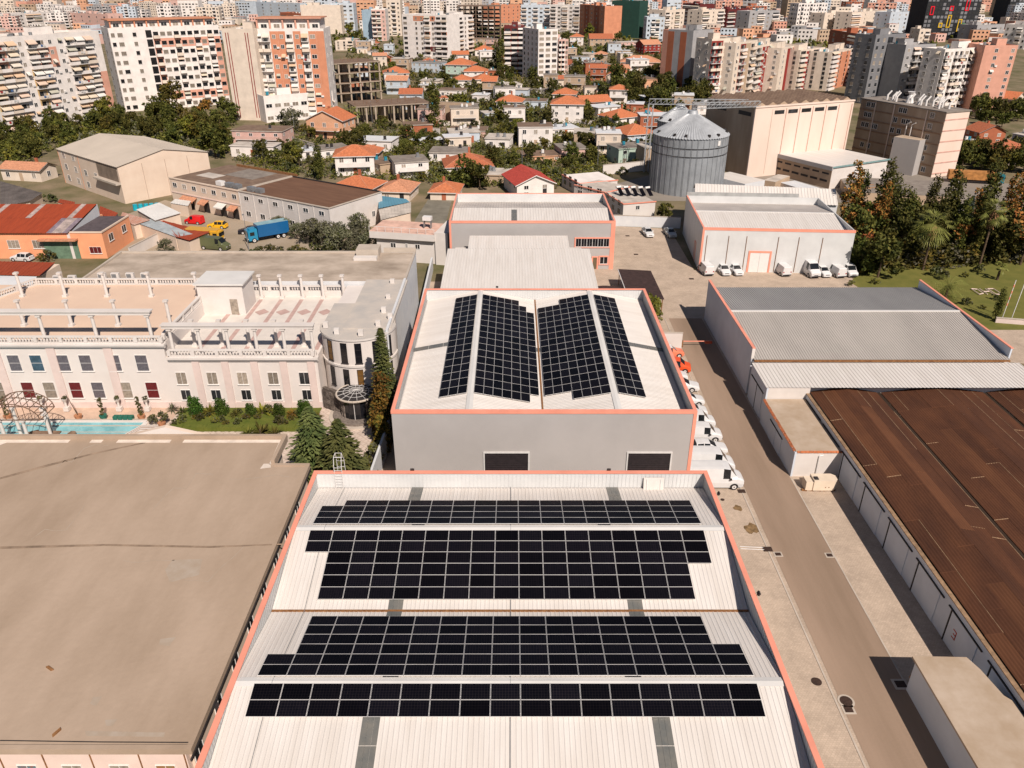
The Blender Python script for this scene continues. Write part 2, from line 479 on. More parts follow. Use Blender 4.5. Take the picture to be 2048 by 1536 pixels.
# ================================================================ the two grey-walled warehouses with double gabled roofs
def warehouse(loc, rz, LX, LY, par, eave, label, wallmat, gut_rust=True, sky_x=(), trim=0.36, name='warehouse'):
    """local x runs along the ridges, four slopes follow one another along local y"""
    rt = empty(name, (loc[0], loc[1], 0), rz, label, 'warehouse')
    foot(rt, LX, LY, 1.0)
    t = 0.16
    for (x0, y0, x1, y1) in ((0, 0, LX, t), (0, LY - t, LX, LY), (0, t, t, LY - t), (LX - t, t, LX, LY - t)):
        b = MB(); b.box(x0, y0, 0, x1, y1, par, wallmat); b.build('wall', rt)
    # inner lining of the parapets, ribbed
    for k, (p, q) in enumerate((((t, t), (LX - t, t)), ((LX - t, LY - t), (t, LY - t)), ((t, LY - t), (t, t)), ((LX - t, t), (LX - t, LY - t)))):
        b = MB()
        p, q = Vector((*p, 0)), Vector((*q, 0))
        d = (q - p).normalized(); nrm = Vector((-d.y, d.x, 0))
        n = round((q - p).length / .33)
        for i in range(n):
            for u0, u1, h in ((0, .8, .02), (.8, 1, .045)):
                a = p.lerp(q, (i + u0) / n); c = p.lerp(q, (i + u1) / n)
                b.face([(*(a + nrm * h)[:2], eave - .3), (*(c + nrm * h)[:2], eave - .3), (*(c + nrm * h)[:2], par - .02), (*(a + nrm * h)[:2], par - .02)], INNER_SHEET)
        b.build('parapet_lining', rt)
    # coping and corner trims
    e = 0.05; w = trim
    for (x0, y0, x1, y1) in ((-e, -e, LX + e, w - e), (-e, LY - w + e, LX + e, LY + e), (-e, w - e, w - e, LY - w + e), (LX - w + e, w - e, LX + e, LY - w + e)):
        b = MB(); b.box(x0, y0, par, x1, y1, par + .09, CORAL)
        b.build('coping', rt)
    b = MB()
    b.box(-e, -e, par - .22, LX + e, -.003, par - .002, CORAL); b.box(-e, -.003, par - .22, -.003, LY + e, par - .002, CORAL)
    b.box(LX + .003, 0, par - .22, LX + e, LY + e, par - .002, CORAL); b.build('fascia', rt)
    for (x, y) in ((0, 0), (LX, 0)):
        b = MB(); s = -1 if x == 0 else 1
        b.box(x + s * e, -e - .002, 0, x - s * .28, -.004, par - .23, CORAL)
        b.box(x + s * (e + .002), 0, 0, x + s * .004, .28, par - .23, CORAL); b.build('corner_trim', rt)
    # four slopes
    y0, y1 = t + .05, LY - t - .05
    s = (y1 - y0) / 4; rz_ = par - .08
    ys = [y0, y0 + s, y0 + 2 * s, y0 + 3 * s, y1]
    zs = [eave, rz_, eave, rz_, eave]
    for i in range(4):
        b = MB()
        ya, yb, za, zb = ys[i], ys[i + 1], zs[i], zs[i + 1]
        ribs(b, (t + .05, ya, za), (LX - t - .05, ya, za), (LX - t - .05, yb, zb), (t + .05, yb, zb), .30, .024, ROOF_SHEET)
        b.build('roof_slope', rt)
        for sx in sky_x:
            b = MB(); f = 0.0; g = .96 if zb > za else 1.0
            c0 = Vector((0, ya, za)); c1 = Vector((0, yb, zb)); nn = Vector((0, -(zb - za), yb - ya)).normalized()
            lo, hi = (c0, c1) if zb > za else (c1, c0)
            for kx in range(3):
                for (f0, f1) in ((.0, .235), (.24, .475), (.48, .715), (.72, .93)):
                    A = lo.lerp(hi, f0) + nn * .05; B = lo.lerp(hi, f1) + nn * .05
                    xa, xb = sx - .5 + kx * .335, sx - .5 + kx * .335 + .325
                    b.face([(xa, A.y, A.z), (xb, A.y, A.z), (xb, B.y, B.z), (xa, B.y, B.z)], SKYL)
            b.build('skylight', rt)
    for i in (1, 3):
        b = MB()
        for sg in (-1, 1):
            b.face([(t + .06, ys[i], rz_ + .075), (LX - t - .06, ys[i], rz_ + .075), (LX - t - .06, ys[i] + sg * .34, rz_ + .01), (t + .06, ys[i] + sg * .34, rz_ + .01)], WHITE_SHEET)
        b.build('ridge_cap', rt)
    b = MB(); b.box(t + .06, ys[2] - .09, eave - .06, LX - t - .06, ys[2] + .09, eave + .075, RUST); b.build('valley_gutter', rt)
    for yy in (ys[0] + .12, ys[4] - .12):
        b = MB(); b.box(t + .06, yy - .12, eave - .08, LX - t - .06, yy + .12, eave + .03, GREY_SHEET); b.build('gutter', rt)
    return rt, ys, zs

W1X, W1Y, W1L, W1W, PAR, EAVE = -16.65, 25.0, 33.05, 29.4, 10.1, 8.6
w1, ys1, zs1 = warehouse((W1X, W1Y), 0, W1L, W1W, PAR, EAVE, 'white roofed warehouse nearest the camera with coral edged parapets and four solar arrays', WHITE_SHEET, sky_x=(8.65, 25.15))
W2X, W2Y, W2L, W2W = 17.75, 64.6, 33.0, 29.35
w2, ys2, zs2 = warehouse((W2X, W2Y), PI / 2, W2L, W2W, PAR, EAVE, 'grey walled solar roofed warehouse behind the nearest one, with two dark roller doors', GREY_SHEET, sky_x=(17.0,))

# cables, roof ladder and small fittings on the first warehouse
def slope_pt(i, f, x):
    return Vector((x, W1Y + ys1[i] + (ys1[i + 1] - ys1[i]) * f, zs1[i] + (zs1[i + 1] - zs1[i]) * f + .06))
b = MB(T((-W1X, -W1Y, 0)))
for xx in (-14.2, -.1):
    for i in range(4):
        b.tube(slope_pt(i, 0, xx), slope_pt(i, 1, xx), .022, STEEL, 5)
b.build('cable_duct', w1)
for (i, f, x) in ((3, .06, -7.6), (3, .06, 6.6), (1, .06, -7.7), (1, .06, 6.8)):
    b = MB(T((-W1X, -W1Y, 0))); p = slope_pt(i, f, x)
    for k in range(4):
        b.box(p.x + k * .24, p.y - .06, p.z, p.x + k * .24 + .2, p.y + .06, p.z + .07, DARKMETAL)
    b.build('cable_glands', w1)
lad = empty('roof_ladder', (-14.6, W1Y + W1W - .22, EAVE), 0, 'galvanised ladder with hooped top climbing over the far parapet', 'ladder')
b = MB()
for s in (-.32, .32): b.tube((s, -.1, 0), (s, -.02, 2.3), .03, SILVER, 6)
b.build('stringers', lad)
for k in range(8):
    b = MB(); b.tube((-.32, -.1 + k * .011, .15 + k * .27), (.32, -.1 + k * .011, .15 + k * .27), .022, SILVER, 5); b.build('rung', lad)
b = MB()
for s in (-.32, .32):
    b.tube((s, -.02, 2.2), (s, .25, 2.9), .03, SILVER, 6); b.tube((s, .25, 2.9), (s * .8, .7, 3.05), .03, SILVER, 6); b.tube((s * .8, .7, 3.05), (s, 1.1, 2.2), .03, SILVER, 6); b.tube((s, 1.1, 2.2), (s, 1.15, 1.0), .03, SILVER, 6)
for yy, zz in ((.25, 2.9), (.7, 3.05), (.75, 2.6), (1.12, 2.0), (1.15, 1.4)): b.tube((-.3, yy, zz), (.3, yy, zz), .022, SILVER, 5)
b.build('safety_hoop', lad)
brd = empty('white_board', (11.1, W1Y + W1W - .62, EAVE), 0, 'white panel leaning against the far parapet of the nearest roof', 'panel')
b = MB(Matrix.Rotation(math.radians(-14), 4, 'X')); b.box(0, 0, 0, 1.7, .04, 1.15, PLASTER); b.build('panel', brd)
b = MB(Matrix.Rotation(math.radians(-14), 4, 'X')); b.box(.25, -.05, .1, .30, -.002, 1.0, SILVER); b.box(1.4, -.05, .1, 1.45, -.002, 1.0, SILVER); b.build('brace', brd)
# floodlights on the parapets
def floodlight(x, y, z, rz, label):
    r = empty('floodlight', (x, y, z), rz, label, 'floodlight', 'small floodlights on the warehouse parapets')
    b = MB(); b.tube((0, 0, -.35), (0, 0, .28), .022, DARKMETAL, 5); b.build('bracket', r)
    b = MB(Matrix.Rotation(-.5, 4, 'X')); b.box(-.16, -.07, .12, .16, .05, .34, DARKMETAL); b.build('lamp_head', r)
floodlight(-8.4, 54.5, 10.1, PI, 'small floodlight on the far coping above the left solar column')
floodlight(8.15, 54.5, 10.1, PI, 'small floodlight on the far coping near the leaning white panel')
floodlight(16.5, 51.0, 10.1, -PI / 2, 'small floodlight outside the right coping near the parked vans')
floodlight(16.5, 39.6, 10.1, -PI / 2, 'small floodlight outside the right coping level with the rusty gutter')
floodlight(-2.0, 98.0, 10.1, PI, 'small floodlight on the far coping of the second warehouse')
floodlight(-16.7, 30.5, 10.1, PI / 2, 'small floodlight on the left coping beside the sandy roof')

# solar arrays, first warehouse
N = 17; U0 = -15.2; PU = 1.744
def arr1(slope, rows, ytop_px, label, skip):
    """rows counted from the far side"""
    ya, yb, za, zb = W1Y + ys1[slope], W1Y + ys1[slope + 1], zs1[slope], zs1[slope + 1]
    d = Vector((0, yb - ya, zb - za)).normalized()
    # far edge of the array: where the row of pixels meets the slope
    best = min((abs(at(1024, ytop_px, za + (zb - za) * k / 400.0).y - (ya + (yb - ya) * k / 400.0)), k) for k in range(401))[1] / 400.0
    far = Vector((U0, ya + (yb - ya) * best, za + (zb - za) * best))
    pv = 1.03
    org = far - d * (rows * pv)
    cells = [(i, rows - 1 - j) for j in range(rows) for i in range(N) if not skip(i, j)]
    array(label, org, (1, 0, 0), d, cells, PU, pv)
arr1(3, 4, 1005, 'four row solar array farthest back on the nearest roof, one panel short', lambda i, j: j == 0 and i == 0)
arr1(2, 6, 1063.5, 'six row solar array just behind the rusty valley gutter of the nearest roof', lambda i, j: (j >= 2 and i == 0) or (j >= 3 and i == 16))
arr1(1, 6, 1237, 'six row solar array just in front of the rusty valley gutter, widening towards the camera', lambda i, j: (j < 4 and i == 0) or (j < 3 and i == 16))
arr1(0, 2, 1370, 'two row solar array nearest the camera on the nearest roof', lambda i, j: False)

# solar arrays, second warehouse: long side along Y
def arr2(slope, cols, label, skip, first, gap, nrow=16):
    xa, xb = W2X - ys2[slope], W2X - ys2[slope + 1]
    za, zb = zs2[slope], zs2[slope + 1]
    # work from the ridge downwards
    if zb > za: hi, lo = Vector((xb, 0, zb)), Vector((xa, 0, za))
    else: hi, lo = Vector((xa, 0, za)), Vector((xb, 0, zb))
    d = (lo - hi).normalized()
    pv = .965; pu = 1.70
    start = hi + d * gap
    org = start + Vector((0, 95.6 - nrow * pu, 0))
    flip = d.x > 0
    # u along +Y, v must give an upward normal
    if flip:      # v = towards the ridge
        org = org + d * (cols * pv); v = -d
        cells = [(nrow - 1 - j, cols - 1 - c) for j in range(nrow) for c in range(cols) if not skip(c, j)]
    else:
        v = d
        cells = [(nrow - 1 - j, c) for j in range(nrow) for c in range(cols) if not skip(c, j)]
    array(label, org, (0, 1, 0), v, cells, pu, pv)
arr2(3, 3, 'three column solar array furthest left on the second warehouse roof', lambda c, j: False, 0, .35)
arr2(2, 7, 'seven column solar array left of the second roof valley, stepped at its far end', lambda c, j: (c == 5 and j < 1) or (c == 6 and (j < 2 or j > 14)), 0, .30)
arr2(1, 7, 'seven column solar array right of the second roof valley, stepped at both ends', lambda c, j: c > 3 and (j < 1 or j > 14), 0, .30)
arr2(0, 3, 'three column solar array furthest right on the second warehouse roof', lambda c, j: False, 0, .35)

# roller doors of the second warehouse (its near wall is at y = 64.6, local x = 0)
def roller(parent, M, w, h, wicket=False, frame=None):
    b = MB(M)
    n = int(h / .22)
    for k in range(n):
        z = k * h / n
        b.face([(-w / 2, -.05, z), (w / 2, -.05, z), (w / 2, -.06, z + h / n * .92), (-w / 2, -.06, z + h / n * .92)], ROLLDOOR)
        b.face([(-w / 2, -.06, z + h / n * .92), (w / 2, -.06, z + h / n * .92), (w / 2, -.05, z + h / n), (-w / 2, -.05, z + h / n)], ROLLDOOR)
    o = b.build('roller_door', parent)
    b = MB(M); f = frame or SILVER
    b.box(-w / 2 - .14, -.1, 0, -w / 2, -.001, h + .14, f); b.box(w / 2, -.1, 0, w / 2 + .14, -.001, h + .14, f); b.box(-w / 2, -.1, h, w / 2, -.001, h + .14, f)
    b.build('frame', o)
    if wicket:
        b = MB(M)
        for s in (-.42, .38): b.box(-.9 + s, -.09, 0, -.86 + s, -.065, 2.0, PVC)
        b.box(-1.32, -.09, 1.96, -.48, -.065, 2.0, PVC); b.build('wicket_door', o)
inv = w2.matrix_basis.inverted() if False else (T((W2X, W2Y, 0)) @ RZ(PI / 2)).inverted()
roller(w2, inv @ T((-.55, W2Y, 0)), 4.3, 5.4, True)
roller(w2, inv @ T((13.6, W2Y, 0)), 4.2, 5.4)
# ================================================================ other halls of the estate
def hall(loc, rz, LX, LY, h, wallm, label, cat='warehouse', name='warehouse', margin=1.0):
    rt = empty(name, (loc[0], loc[1], 0), rz, label, cat)
    foot(rt, LX, LY, margin)
    for (x0, y0, x1, y1) in ((0, 0, LX, .2), (0, LY - .2, LX, LY), (0, .2, .2, LY - .2), (LX - .2, .2, LX, LY - .2)):
        b = MB(); b.box(x0, y0, 0, x1, y1, h, wallm); b.build('wall', rt)
    return rt
def trimline(rt, p, q, z0, z1, m=CORAL, t=.06, name='trim'):
    """band on a wall face between local points p and q"""
    b = MB()
    d = (Vector((*q, 0)) - Vector((*p, 0))).normalized(); n = Vector((d.y, -d.x, 0)) * t
    a, c = Vector((*p, 0)), Vector((*q, 0))
    poly = [a + n * .05, c + n * .05, c + n, a + n]
    b.prism([(v.x, v.y) for v in poly], z0, z1, m)
    return b.build(name, rt)
def coping(rt, LX, LY, z, w=.3, m=CORAL, e=.05, sides='fblr'):
    for s, (x0, y0, x1, y1) in (('f', (-e, -e, LX + e, w - e)), ('b', (-e, LY - w + e, LX + e, LY + e)), ('l', (-e, w - e, w - e, LY - w + e)), ('r', (LX - w + e, w - e, LX + e, LY - w + e))):
        if s in sides:
            b = MB(); b.box(x0, y0, z, x1, y1, z + .1, m); b.build('coping', rt)

# --- far grey hall with the coral window band
w6 = hall((-11.1, 134.6), 0, 29.4, 20, 8.8, GREY_SHEET, 'far grey hall with coral trim and a band of six dark windows')
LX, LY = 29.4, 20
coping(w6, LX, LY, 8.8)
b = MB(); b.box(-.05, -.05, 8.5, LX + .05, -.003, 8.79, CORAL); b.build('fascia', w6)
b = MB(); b.box(LX - .7, -.06, 0, LX + .06, -.004, 8.49, CORAL); b.build('corner_trim', w6)
b = MB(); b.box(-.06, -.06, 0, .3, -.004, 8.49, CORAL); b.build('corner_trim', w6)
for (ya, yb, za, zb) in ((.25, 9.9, 7.6, 8.6), (9.9, 19.75, 8.6, 7.2)):
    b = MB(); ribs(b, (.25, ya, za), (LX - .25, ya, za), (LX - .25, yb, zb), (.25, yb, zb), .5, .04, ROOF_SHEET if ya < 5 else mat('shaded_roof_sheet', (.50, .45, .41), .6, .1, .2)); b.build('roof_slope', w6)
b = MB(); b.box(.25, 19.55, 7.0, LX - .25, 19.76, 8.8, INNER_SHEET); b.build('parapet_lining', w6)
for k in range(4):
    b = MB(); ya, yb = 1.0 + k * 2.0, 2.9 + k * 2.0
    b.face([(11.0, ya, 7.6 + (ya - .25) * .1036 + .06), (12.0, ya, 7.6 + (ya - .25) * .1036 + .06), (12.0, yb, 7.6 + (yb - .25) * .1036 + .06), (11.0, yb, 7.6 + (yb - .25) * .1036 + .06)], SKYL); b.build('skylight', w6)
def band(rt, x0, x1, z0, z1, m=CORAL, w=.22):
    b = MB()
    b.box(x0 - w, -.09, z0 - w, x1 + w, -.005, z0, m); b.box(x0 - w, -.09, z1, x1 + w, -.005, z1 + w, m)
    b.box(x0 - w, -.09, z0, x0, -.005, z1, m); b.box(x1, -.09, z0, x1 + w, -.005, z1, m)
    return b.build('window_surround', rt)
DG = mat('dark_glass', (0.012, 0.012, 0.015), 0.1, 0.2, 1, spec=0.5)
o = band(w6, 22.5, 28.5, 4.2, 5.7)
for k in range(6):
    window(w6, T((23.0 + k * 1.0, 0, 4.2)), .98, 1.5, SILVER, DG, 2)
band(w6, 23.2, 25.0, 1.0, 2.3)
for k in range(2): window(w6, T((23.65 + k * .9, 0, 1.0)), .88, 1.3, SILVER, DG, 2)
band(w6, 27.0, 28.4, 1.0, 2.3)
for k in range(2): window(w6, T((27.35 + k * .7, 0, 1.0)), .68, 1.3, SILVER, DG, 1)
b = MB(); b.box(25.75, -.09, 0, 26.45, -.01, 2.2, mat('olive_door', (.16, .12, .07), .5)); b.build('door', w6)
b = MB(); b.box(25.5, -.1, 0, 25.74, -.005, 2.4, CORAL); b.box(26.46, -.1, 0, 26.7, -.005, 2.4, CORAL); b.box(25.74, -.1, 2.21, 26.46, -.005, 2.4, CORAL); b.build('door_surround', w6)

# --- low white hall between the two
w7 = hall((-9.9, 107.5), 0, 22.0, 23.5, 5.2, PLASTER, 'low white hall with a plain pale sheet roof behind the second warehouse')
b = MB(); ribs(b, (-.9, -.6, 5.35), (22.9, -.6, 5.35), (22.9, 18.5, 6.6), (-.9, 18.5, 6.6), .45, .02, ROOF_SHEET); b.build('roof_slope', w7)
b = MB(); ribs(b, (2.5, 18.5, 6.6), (19.6, 18.5, 6.6), (19.6, 24.6, 7.0), (2.5, 24.6, 7.0), .45, .02, ROOF_SHEET); b.build('roof_slope', w7)
b = MB(); b.box(-.9, -.72, 5.12, 22.9, -.6, 5.36, GREY_SHEET); b.build('gutter', w7)
b = MB(); b.box(5.0, -.02, 0, 5.05, -.001, 5.1, GREY_SHEET); b.build('joint', w7)

# --- white hall with the parked cars
pA = at(1407, 455, 8.0); pB = at(1712, 461, 8.0)
rzc = math.atan2(pB.y - pA.y, pB.x - pA.x)
LX, LY = (pB - pA).length, 23.0
w3 = hall((pA.x, pA.y), rzc, LX, LY, 7.9, INNER_SHEET, 'white hall with coral trim and a row of white cars parked along its front')
LWALL = WHITEWALL
coping(w3, LX, LY, 7.9, sides='fl')
b = MB(); b.box(-.05, -.05, 7.55, LX + .05, -.003, 7.89, CORAL); b.build('fascia', w3)
b = MB(); b.box(-.06, -.06, 0, .3, -.004, 7.54, CORAL); b.build('corner_trim', w3)
b = MB(); ribs(b, (.25, .25, 6.6), (LX - .25, .25, 6.6), (LX - .25, 12, 7.75), (.25, 12, 7.75), .45, .04, ROOF_SHEET); b.build('roof_slope', w3)
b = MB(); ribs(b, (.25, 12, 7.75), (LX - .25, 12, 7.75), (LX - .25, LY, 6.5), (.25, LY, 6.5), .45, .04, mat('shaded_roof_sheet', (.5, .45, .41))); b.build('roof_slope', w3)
b = MB(); b.box(.25, 11.8, 7.74, LX - .25, 12.2, 7.83, WHITE_SHEET); b.build('ridge_cap', w3)
b = MB(); b.box(0, LY + .01, 4, LX - 4, LY + .2, 8.6, mat('grey_parapet', (.36, .36, .35), .7)); b.build('back_parapet', w3)
for f in (.02, .165, .285, .495, .63, .785):
    b = MB(); b.tube((LX * f + .3, -.07, .2), (LX * f + .3, -.07, 6.6), .05, RUST, 5); b.build('downpipe', w3)
b = MB(); b.box(LX * .335, -.05, 0, LX * .398, -.004, 3.6, PVC); b.build('gate_leaf', w3)
b = MB(); b.box(LX * .4, -.05, 0, LX * .463, -.004, 3.6, PVC); b.build('gate_leaf', w3)
b = MB(); x0, x1 = LX * .333, LX * .465
b.box(x0 - .3, -.1, 0, x0, -.003, 3.95, CORAL); b.box(x1, -.1, 0, x1 + .3, -.003, 3.95, CORAL); b.box(x0, -.1, 3.62, x1, -.003, 3.95, CORAL); b.build('gate_surround', w3)
b = MB(T((0, 6.5, 0)) @ RZ(-PI / 2)); b.box(-.6, -.08, 0, -.4, -.002, 3.6, CORAL); b.box(.9, -.08, 0, 1.1, -.002, 3.6, CORAL); b.box(-.4, -.08, 3.4, .9, -.002, 3.6, CORAL); b.box(-.4, -.04, 0, .9, -.002, 3.4, GREY_SHEET); b.build('side_door', w3)

# brick ended shed behind it
BRICK = mat('red_brick', (0.26, 0.055, 0.025), 0.9, 0.25, 2.5, col2=(0.36, 0.10, 0.05))
pS = at(1358, 400, 5.5)
sh = empty('shed', (38.3, 160.4, 0), math.radians(-10), 'long shed with brick red gable end and pale ribbed roof behind the white hall', 'shed'); foot(sh, 28, 9)
b = MB()
b.face([(0, 0, 0), (0, 9, 0), (0, 9, 6.4), (0, 4.5, 8.3), (0, 0, 6.4)], BRICK); b.build('gable_wall', sh)
b = MB(); b.box(.01, 0, 0, 28, .2, 6.3, WHITEWALL); b.box(.01, 8.8, 0, 28, 9, 6.3, WHITEWALL); b.build('wall', sh)
b = MB(); ribs(b, (-.3, -.5, 6.3), (28, -.5, 6.3), (28, 4.5, 8.4), (-.3, 4.5, 8.4), .6, .06, ROOF_SHEET); b.build('roof_slope', sh)
b = MB(); ribs(b, (-.3, 4.5, 8.4), (28, 4.5, 8.4), (28, 9.5, 6.3), (-.3, 9.5, 6.3), .6, .06, ROOF_SHEET); b.build('roof_slope', sh)
window(sh, T((0, 4.5, 5.2)) @ RZ(-PI / 2), 1.0, 1.0, PVC, GLASS, 2)

# --- grey roofed hall beside the road
w4 = empty('warehouse', (29.85, 87.0, 0), 0, 'wide hall with ribbed grey roof and coral edged side wall along the road', 'warehouse'); foot(w4, 31, 24.5)
LX, LY, PZ = 32.2, 24.4, 6.3
SIDE = mat('bluish_side_sheet', (0.56, 0.60, 0.66), 0.6, 0.05, 0.3)  # white side walls: their bluish shade is put into the colour
b = MB(); b.box(0, 0, 0, .2, LY, PZ, SIDE); b.build('side_wall', w4)
b = MB(); b.box(LX - .2, 0, 0, LX, LY, PZ, SIDE); b.build('side_wall', w4)
b = MB(); b.box(.2, LY - .2, 0, LX - .2, LY, 4.9, PLASTER); b.build('wall', w4)
b = MB(); b.box(.2, 0, 0, LX - .2, .2, 4.9, PLASTER); b.build('wall', w4)
b = MB(); b.box(-.06, -.05, PZ, .32, LY + .05, PZ + .1, CORAL); b.build('coping', w4)
b = MB(); b.box(LX - .26, -.05, PZ, LX + .06, LY + .05, PZ + .1, CORAL); b.build('coping', w4)
b = MB(); b.box(-.06, -.06, 4.9, .3, -.002, PZ, PLASTER); b.build('corner_trim', w4)
b = MB(); ribs(b, (.25, -.5, 5.0), (LX - .25, -.5, 5.0), (LX - .25, 12.3, 6.2), (.25, 12.3, 6.2), .33, .06, GREY_ROOF); b.build('roof_slope', w4)
b = MB(); ribs(b, (.25, 12.3, 6.2), (LX - .25, 12.3, 6.2), (LX - .25, LY + .4, 5.0), (.25, LY + .4, 5.0), .33, .06, mat('grey_roof_sheet_far', (.33, .32, .31), .55, .06, .25, streak=(1, .3, 1))); b.build('roof_slope', w4)  # far slope: darker copy of the grey sheet, shade put into its colour
b = MB(); b.box(.25, 12.12, 6.2, LX - .25, 12.5, 6.33, WHITE_SHEET); b.build('ridge_cap', w4)
b = MB(); b.box(.2, -.75, 4.8, LX - .3, -.52, 5.0, RUST); b.build('gutter', w4)
# white roofed front extension of it
w4b = empty('annex', (29.8, 79.9, 0), 0, 'white ribbed lean-to roof between the grey roofed hall and the brown roofs', 'annex'); foot(w4b, 31, 6.5)
b = MB(); b.box(0, 0, 0, .2, 6.3, 4.6, SIDE); b.build('side_wall', w4b)
b = MB(); b.box(.2, -.0, 0, 5.1, .2, 4.55, PLASTER); b.build('front_wall', w4b)
b = MB(); ribs(b, (-.1, -.1, 4.62), (33, -.1, 4.62), (33, 6.25, 4.75), (-.1, 6.25, 4.75), .45, .05, ROOF_SHEET); b.build('roof_slope', w4b)
for (y0, y1) in ((1.0, 3.2), (3.4, 5.6)):
    b = MB(); b.box(-.06, y0, 0, -.002, y1, 3.3, SIDE); b.build('sliding_door', w4b)
b = MB(); b.box(-.1, .8, 3.32, -.002, 5.8, 3.42, DARKMETAL); b.box(-.08, 3.24, 0, -.004, 3.36, 3.3, DARKMETAL); b.build('door_rail', w4b)
# concrete roofed annex with a row of tiles on its edge
TILE = mat('terracotta_tile', (0.50, 0.16, 0.065), 0.85, 0.2, 3)
an = empty('annex', (29.6, 68.4, 0), 0, 'small white annex with stained flat roof edged by terracotta tiles', 'annex'); foot(an, 5, 11)
b = MB(); b.box(0, 0, 0, .2, 11.4, 3.0, SIDE); b.build('side_wall', an)
b = MB(); b.box(.2, 0, 0, 5.0, .2, 3.0, PLASTER); b.build('front_wall', an)
b = MB(); b.box(.12, .1, 3.0, 5.0, 11.4, 3.12, ANNEXC); b.build('flat_roof', an)
for k in range(34):
    b = MB(T((0, .2 + k * .33, 3.0 + rnd.uniform(0, .03))) @ RZ(rnd.uniform(-.1, .1)))
    b.face([(-.1, 0, .02), (.16, 0, .14), (.16, .31, .14), (-.1, .31, .02)], TILE); b.face([(-.1, 0, .02), (-.1, .31, .02), (-.1, .31, -.03), (-.1, 0, -.03)], TILE)
    b.build('roof_tile', an)
for k in range(14):
    b = MB(T((.25 + k * .34, 0, 3.0)) @ RZ(rnd.uniform(-.08, .08)))
    b.face([(0, -.08, .02), (.31, -.08, .02), (.31, .14, .14), (0, .14, .14)], TILE); b.face([(0, -.08, -.03), (.31, -.08, -.03), (.31, -.08, .02), (0, -.08, .02)], TILE)
    b.build('roof_tile', an)
b = MB(); b.tube((2.6, -.1, .4), (2.6, -.1, 2.6), .06, SILVER, 6); b.tube((2.6, -.1, 2.6), (3.0, -.1, 2.75), .06, SILVER, 6); b.build('downpipe', an)
for (y0, y1) in ((4.0, 5.9), (6.1, 8.0)):
    b = MB(); b.box(-.06, y0, 0, -.002, y1, 2.2, SIDE); b.build('sliding_door', an)
b = MB(); b.box(-.1, 3.8, 2.22, -.002, 8.2, 2.3, DARKMETAL); b.build('door_rail', an)
g = empty('generator', (31.0, 65.6, 0), 0, 'cream boxed generator set standing in front of the small annex', 'generator')
GEN = mat('cream_enclosure', (0.70, 0.58, 0.45), 0.5, 0.05, 1)
b = MB(); b.prism([(0, 0), (2.1, 0), (2.5, .35), (2.5, 1.0), (2.1, 1.35), (0, 1.35)], .15, 1.35, GEN); b.build('housing', g)
b = MB(); b.box(-.75, .1, .1, -.01, 1.2, 1.15, GEN); b.build('radiator_box', g)
b = MB(); b.box(.1, .2, 1.36, .5, .7, 1.45, DARKMETAL); b.build('exhaust_hatch', g)
b = MB(); b.box(1.2, -.02, .5, 1.3, -.001, .6, RUST); b.box(1.55, -.02, .5, 1.65, -.001, .6, RUST); b.build('door_latch', g)
for k in range(5):
    p = at(1608 + k * 14, 981, 0)
    q = empty('stone_block', (p.x, p.y, 0), rnd.uniform(-.3, .3), 'small rusty block on the ground in a row before the generator', 'block', 'blocks laid in a row before the generator')
    b = MB(); b.prism([(-.28, -.12), (.25, -.15), (.3, .1), (-.22, .13)], 0, .16, RUST); b.build('block_body', q)

# --- brown roofs of the long low hall
BR1 = mat('brown_fibre_sheet', (0.098, 0.036, 0.015), 0.9, 0.25, 0.5, col2=(0.058, 0.021, 0.010), streak=(1, .35, 1), rand=.12, bump=.5, bscale=3)
BR2 = mat('brown_fibre_sheet_pale', (0.13, 0.050, 0.021), 0.9, 0.25, 0.5, col2=(0.085, 0.032, 0.014), streak=(1, .35, 1), rand=.12)
LICH = mat('sheet_edge', (0.30, 0.19, 0.11), 0.9, 0.2, 2)
br = empty('low_hall', (34.55, 22.0, 0), 0, 'long low hall with dark brown fibre sheet roofs and whitewashed side wall along the road', 'hall'); foot(br, 45, 59)
BL = 59.3
b = MB(); b.box(0, 0, 0, .25, BL, 3.75, SIDE); b.build('side_wall', br)
b = MB(); b.box(-.05, 0, 3.75, .32, BL, 3.83, LICH); b.build('coping', br)
b = MB(); b.box(.25, BL - .25, 0, 42, BL, 3.9, PLASTER); b.build('wall', br)
b = MB(); b.box(.32, 0, 3.0, .95, BL - .3, 3.05, mat('gutter_dirt', (.035, .02, .012), .95)); b.build('box_gutter', br)  # near-black strip along the gutter bed
VX = [(.75, 3.45), (4.8, 4.15), (8.75, 3.35), (9.2, 3.35), (15.3, 4.25), (21.3, 3.4), (21.8, 3.4), (28, 4.3), (34, 3.4), (42, 4.3)]
allr = MB()
cnt = 0
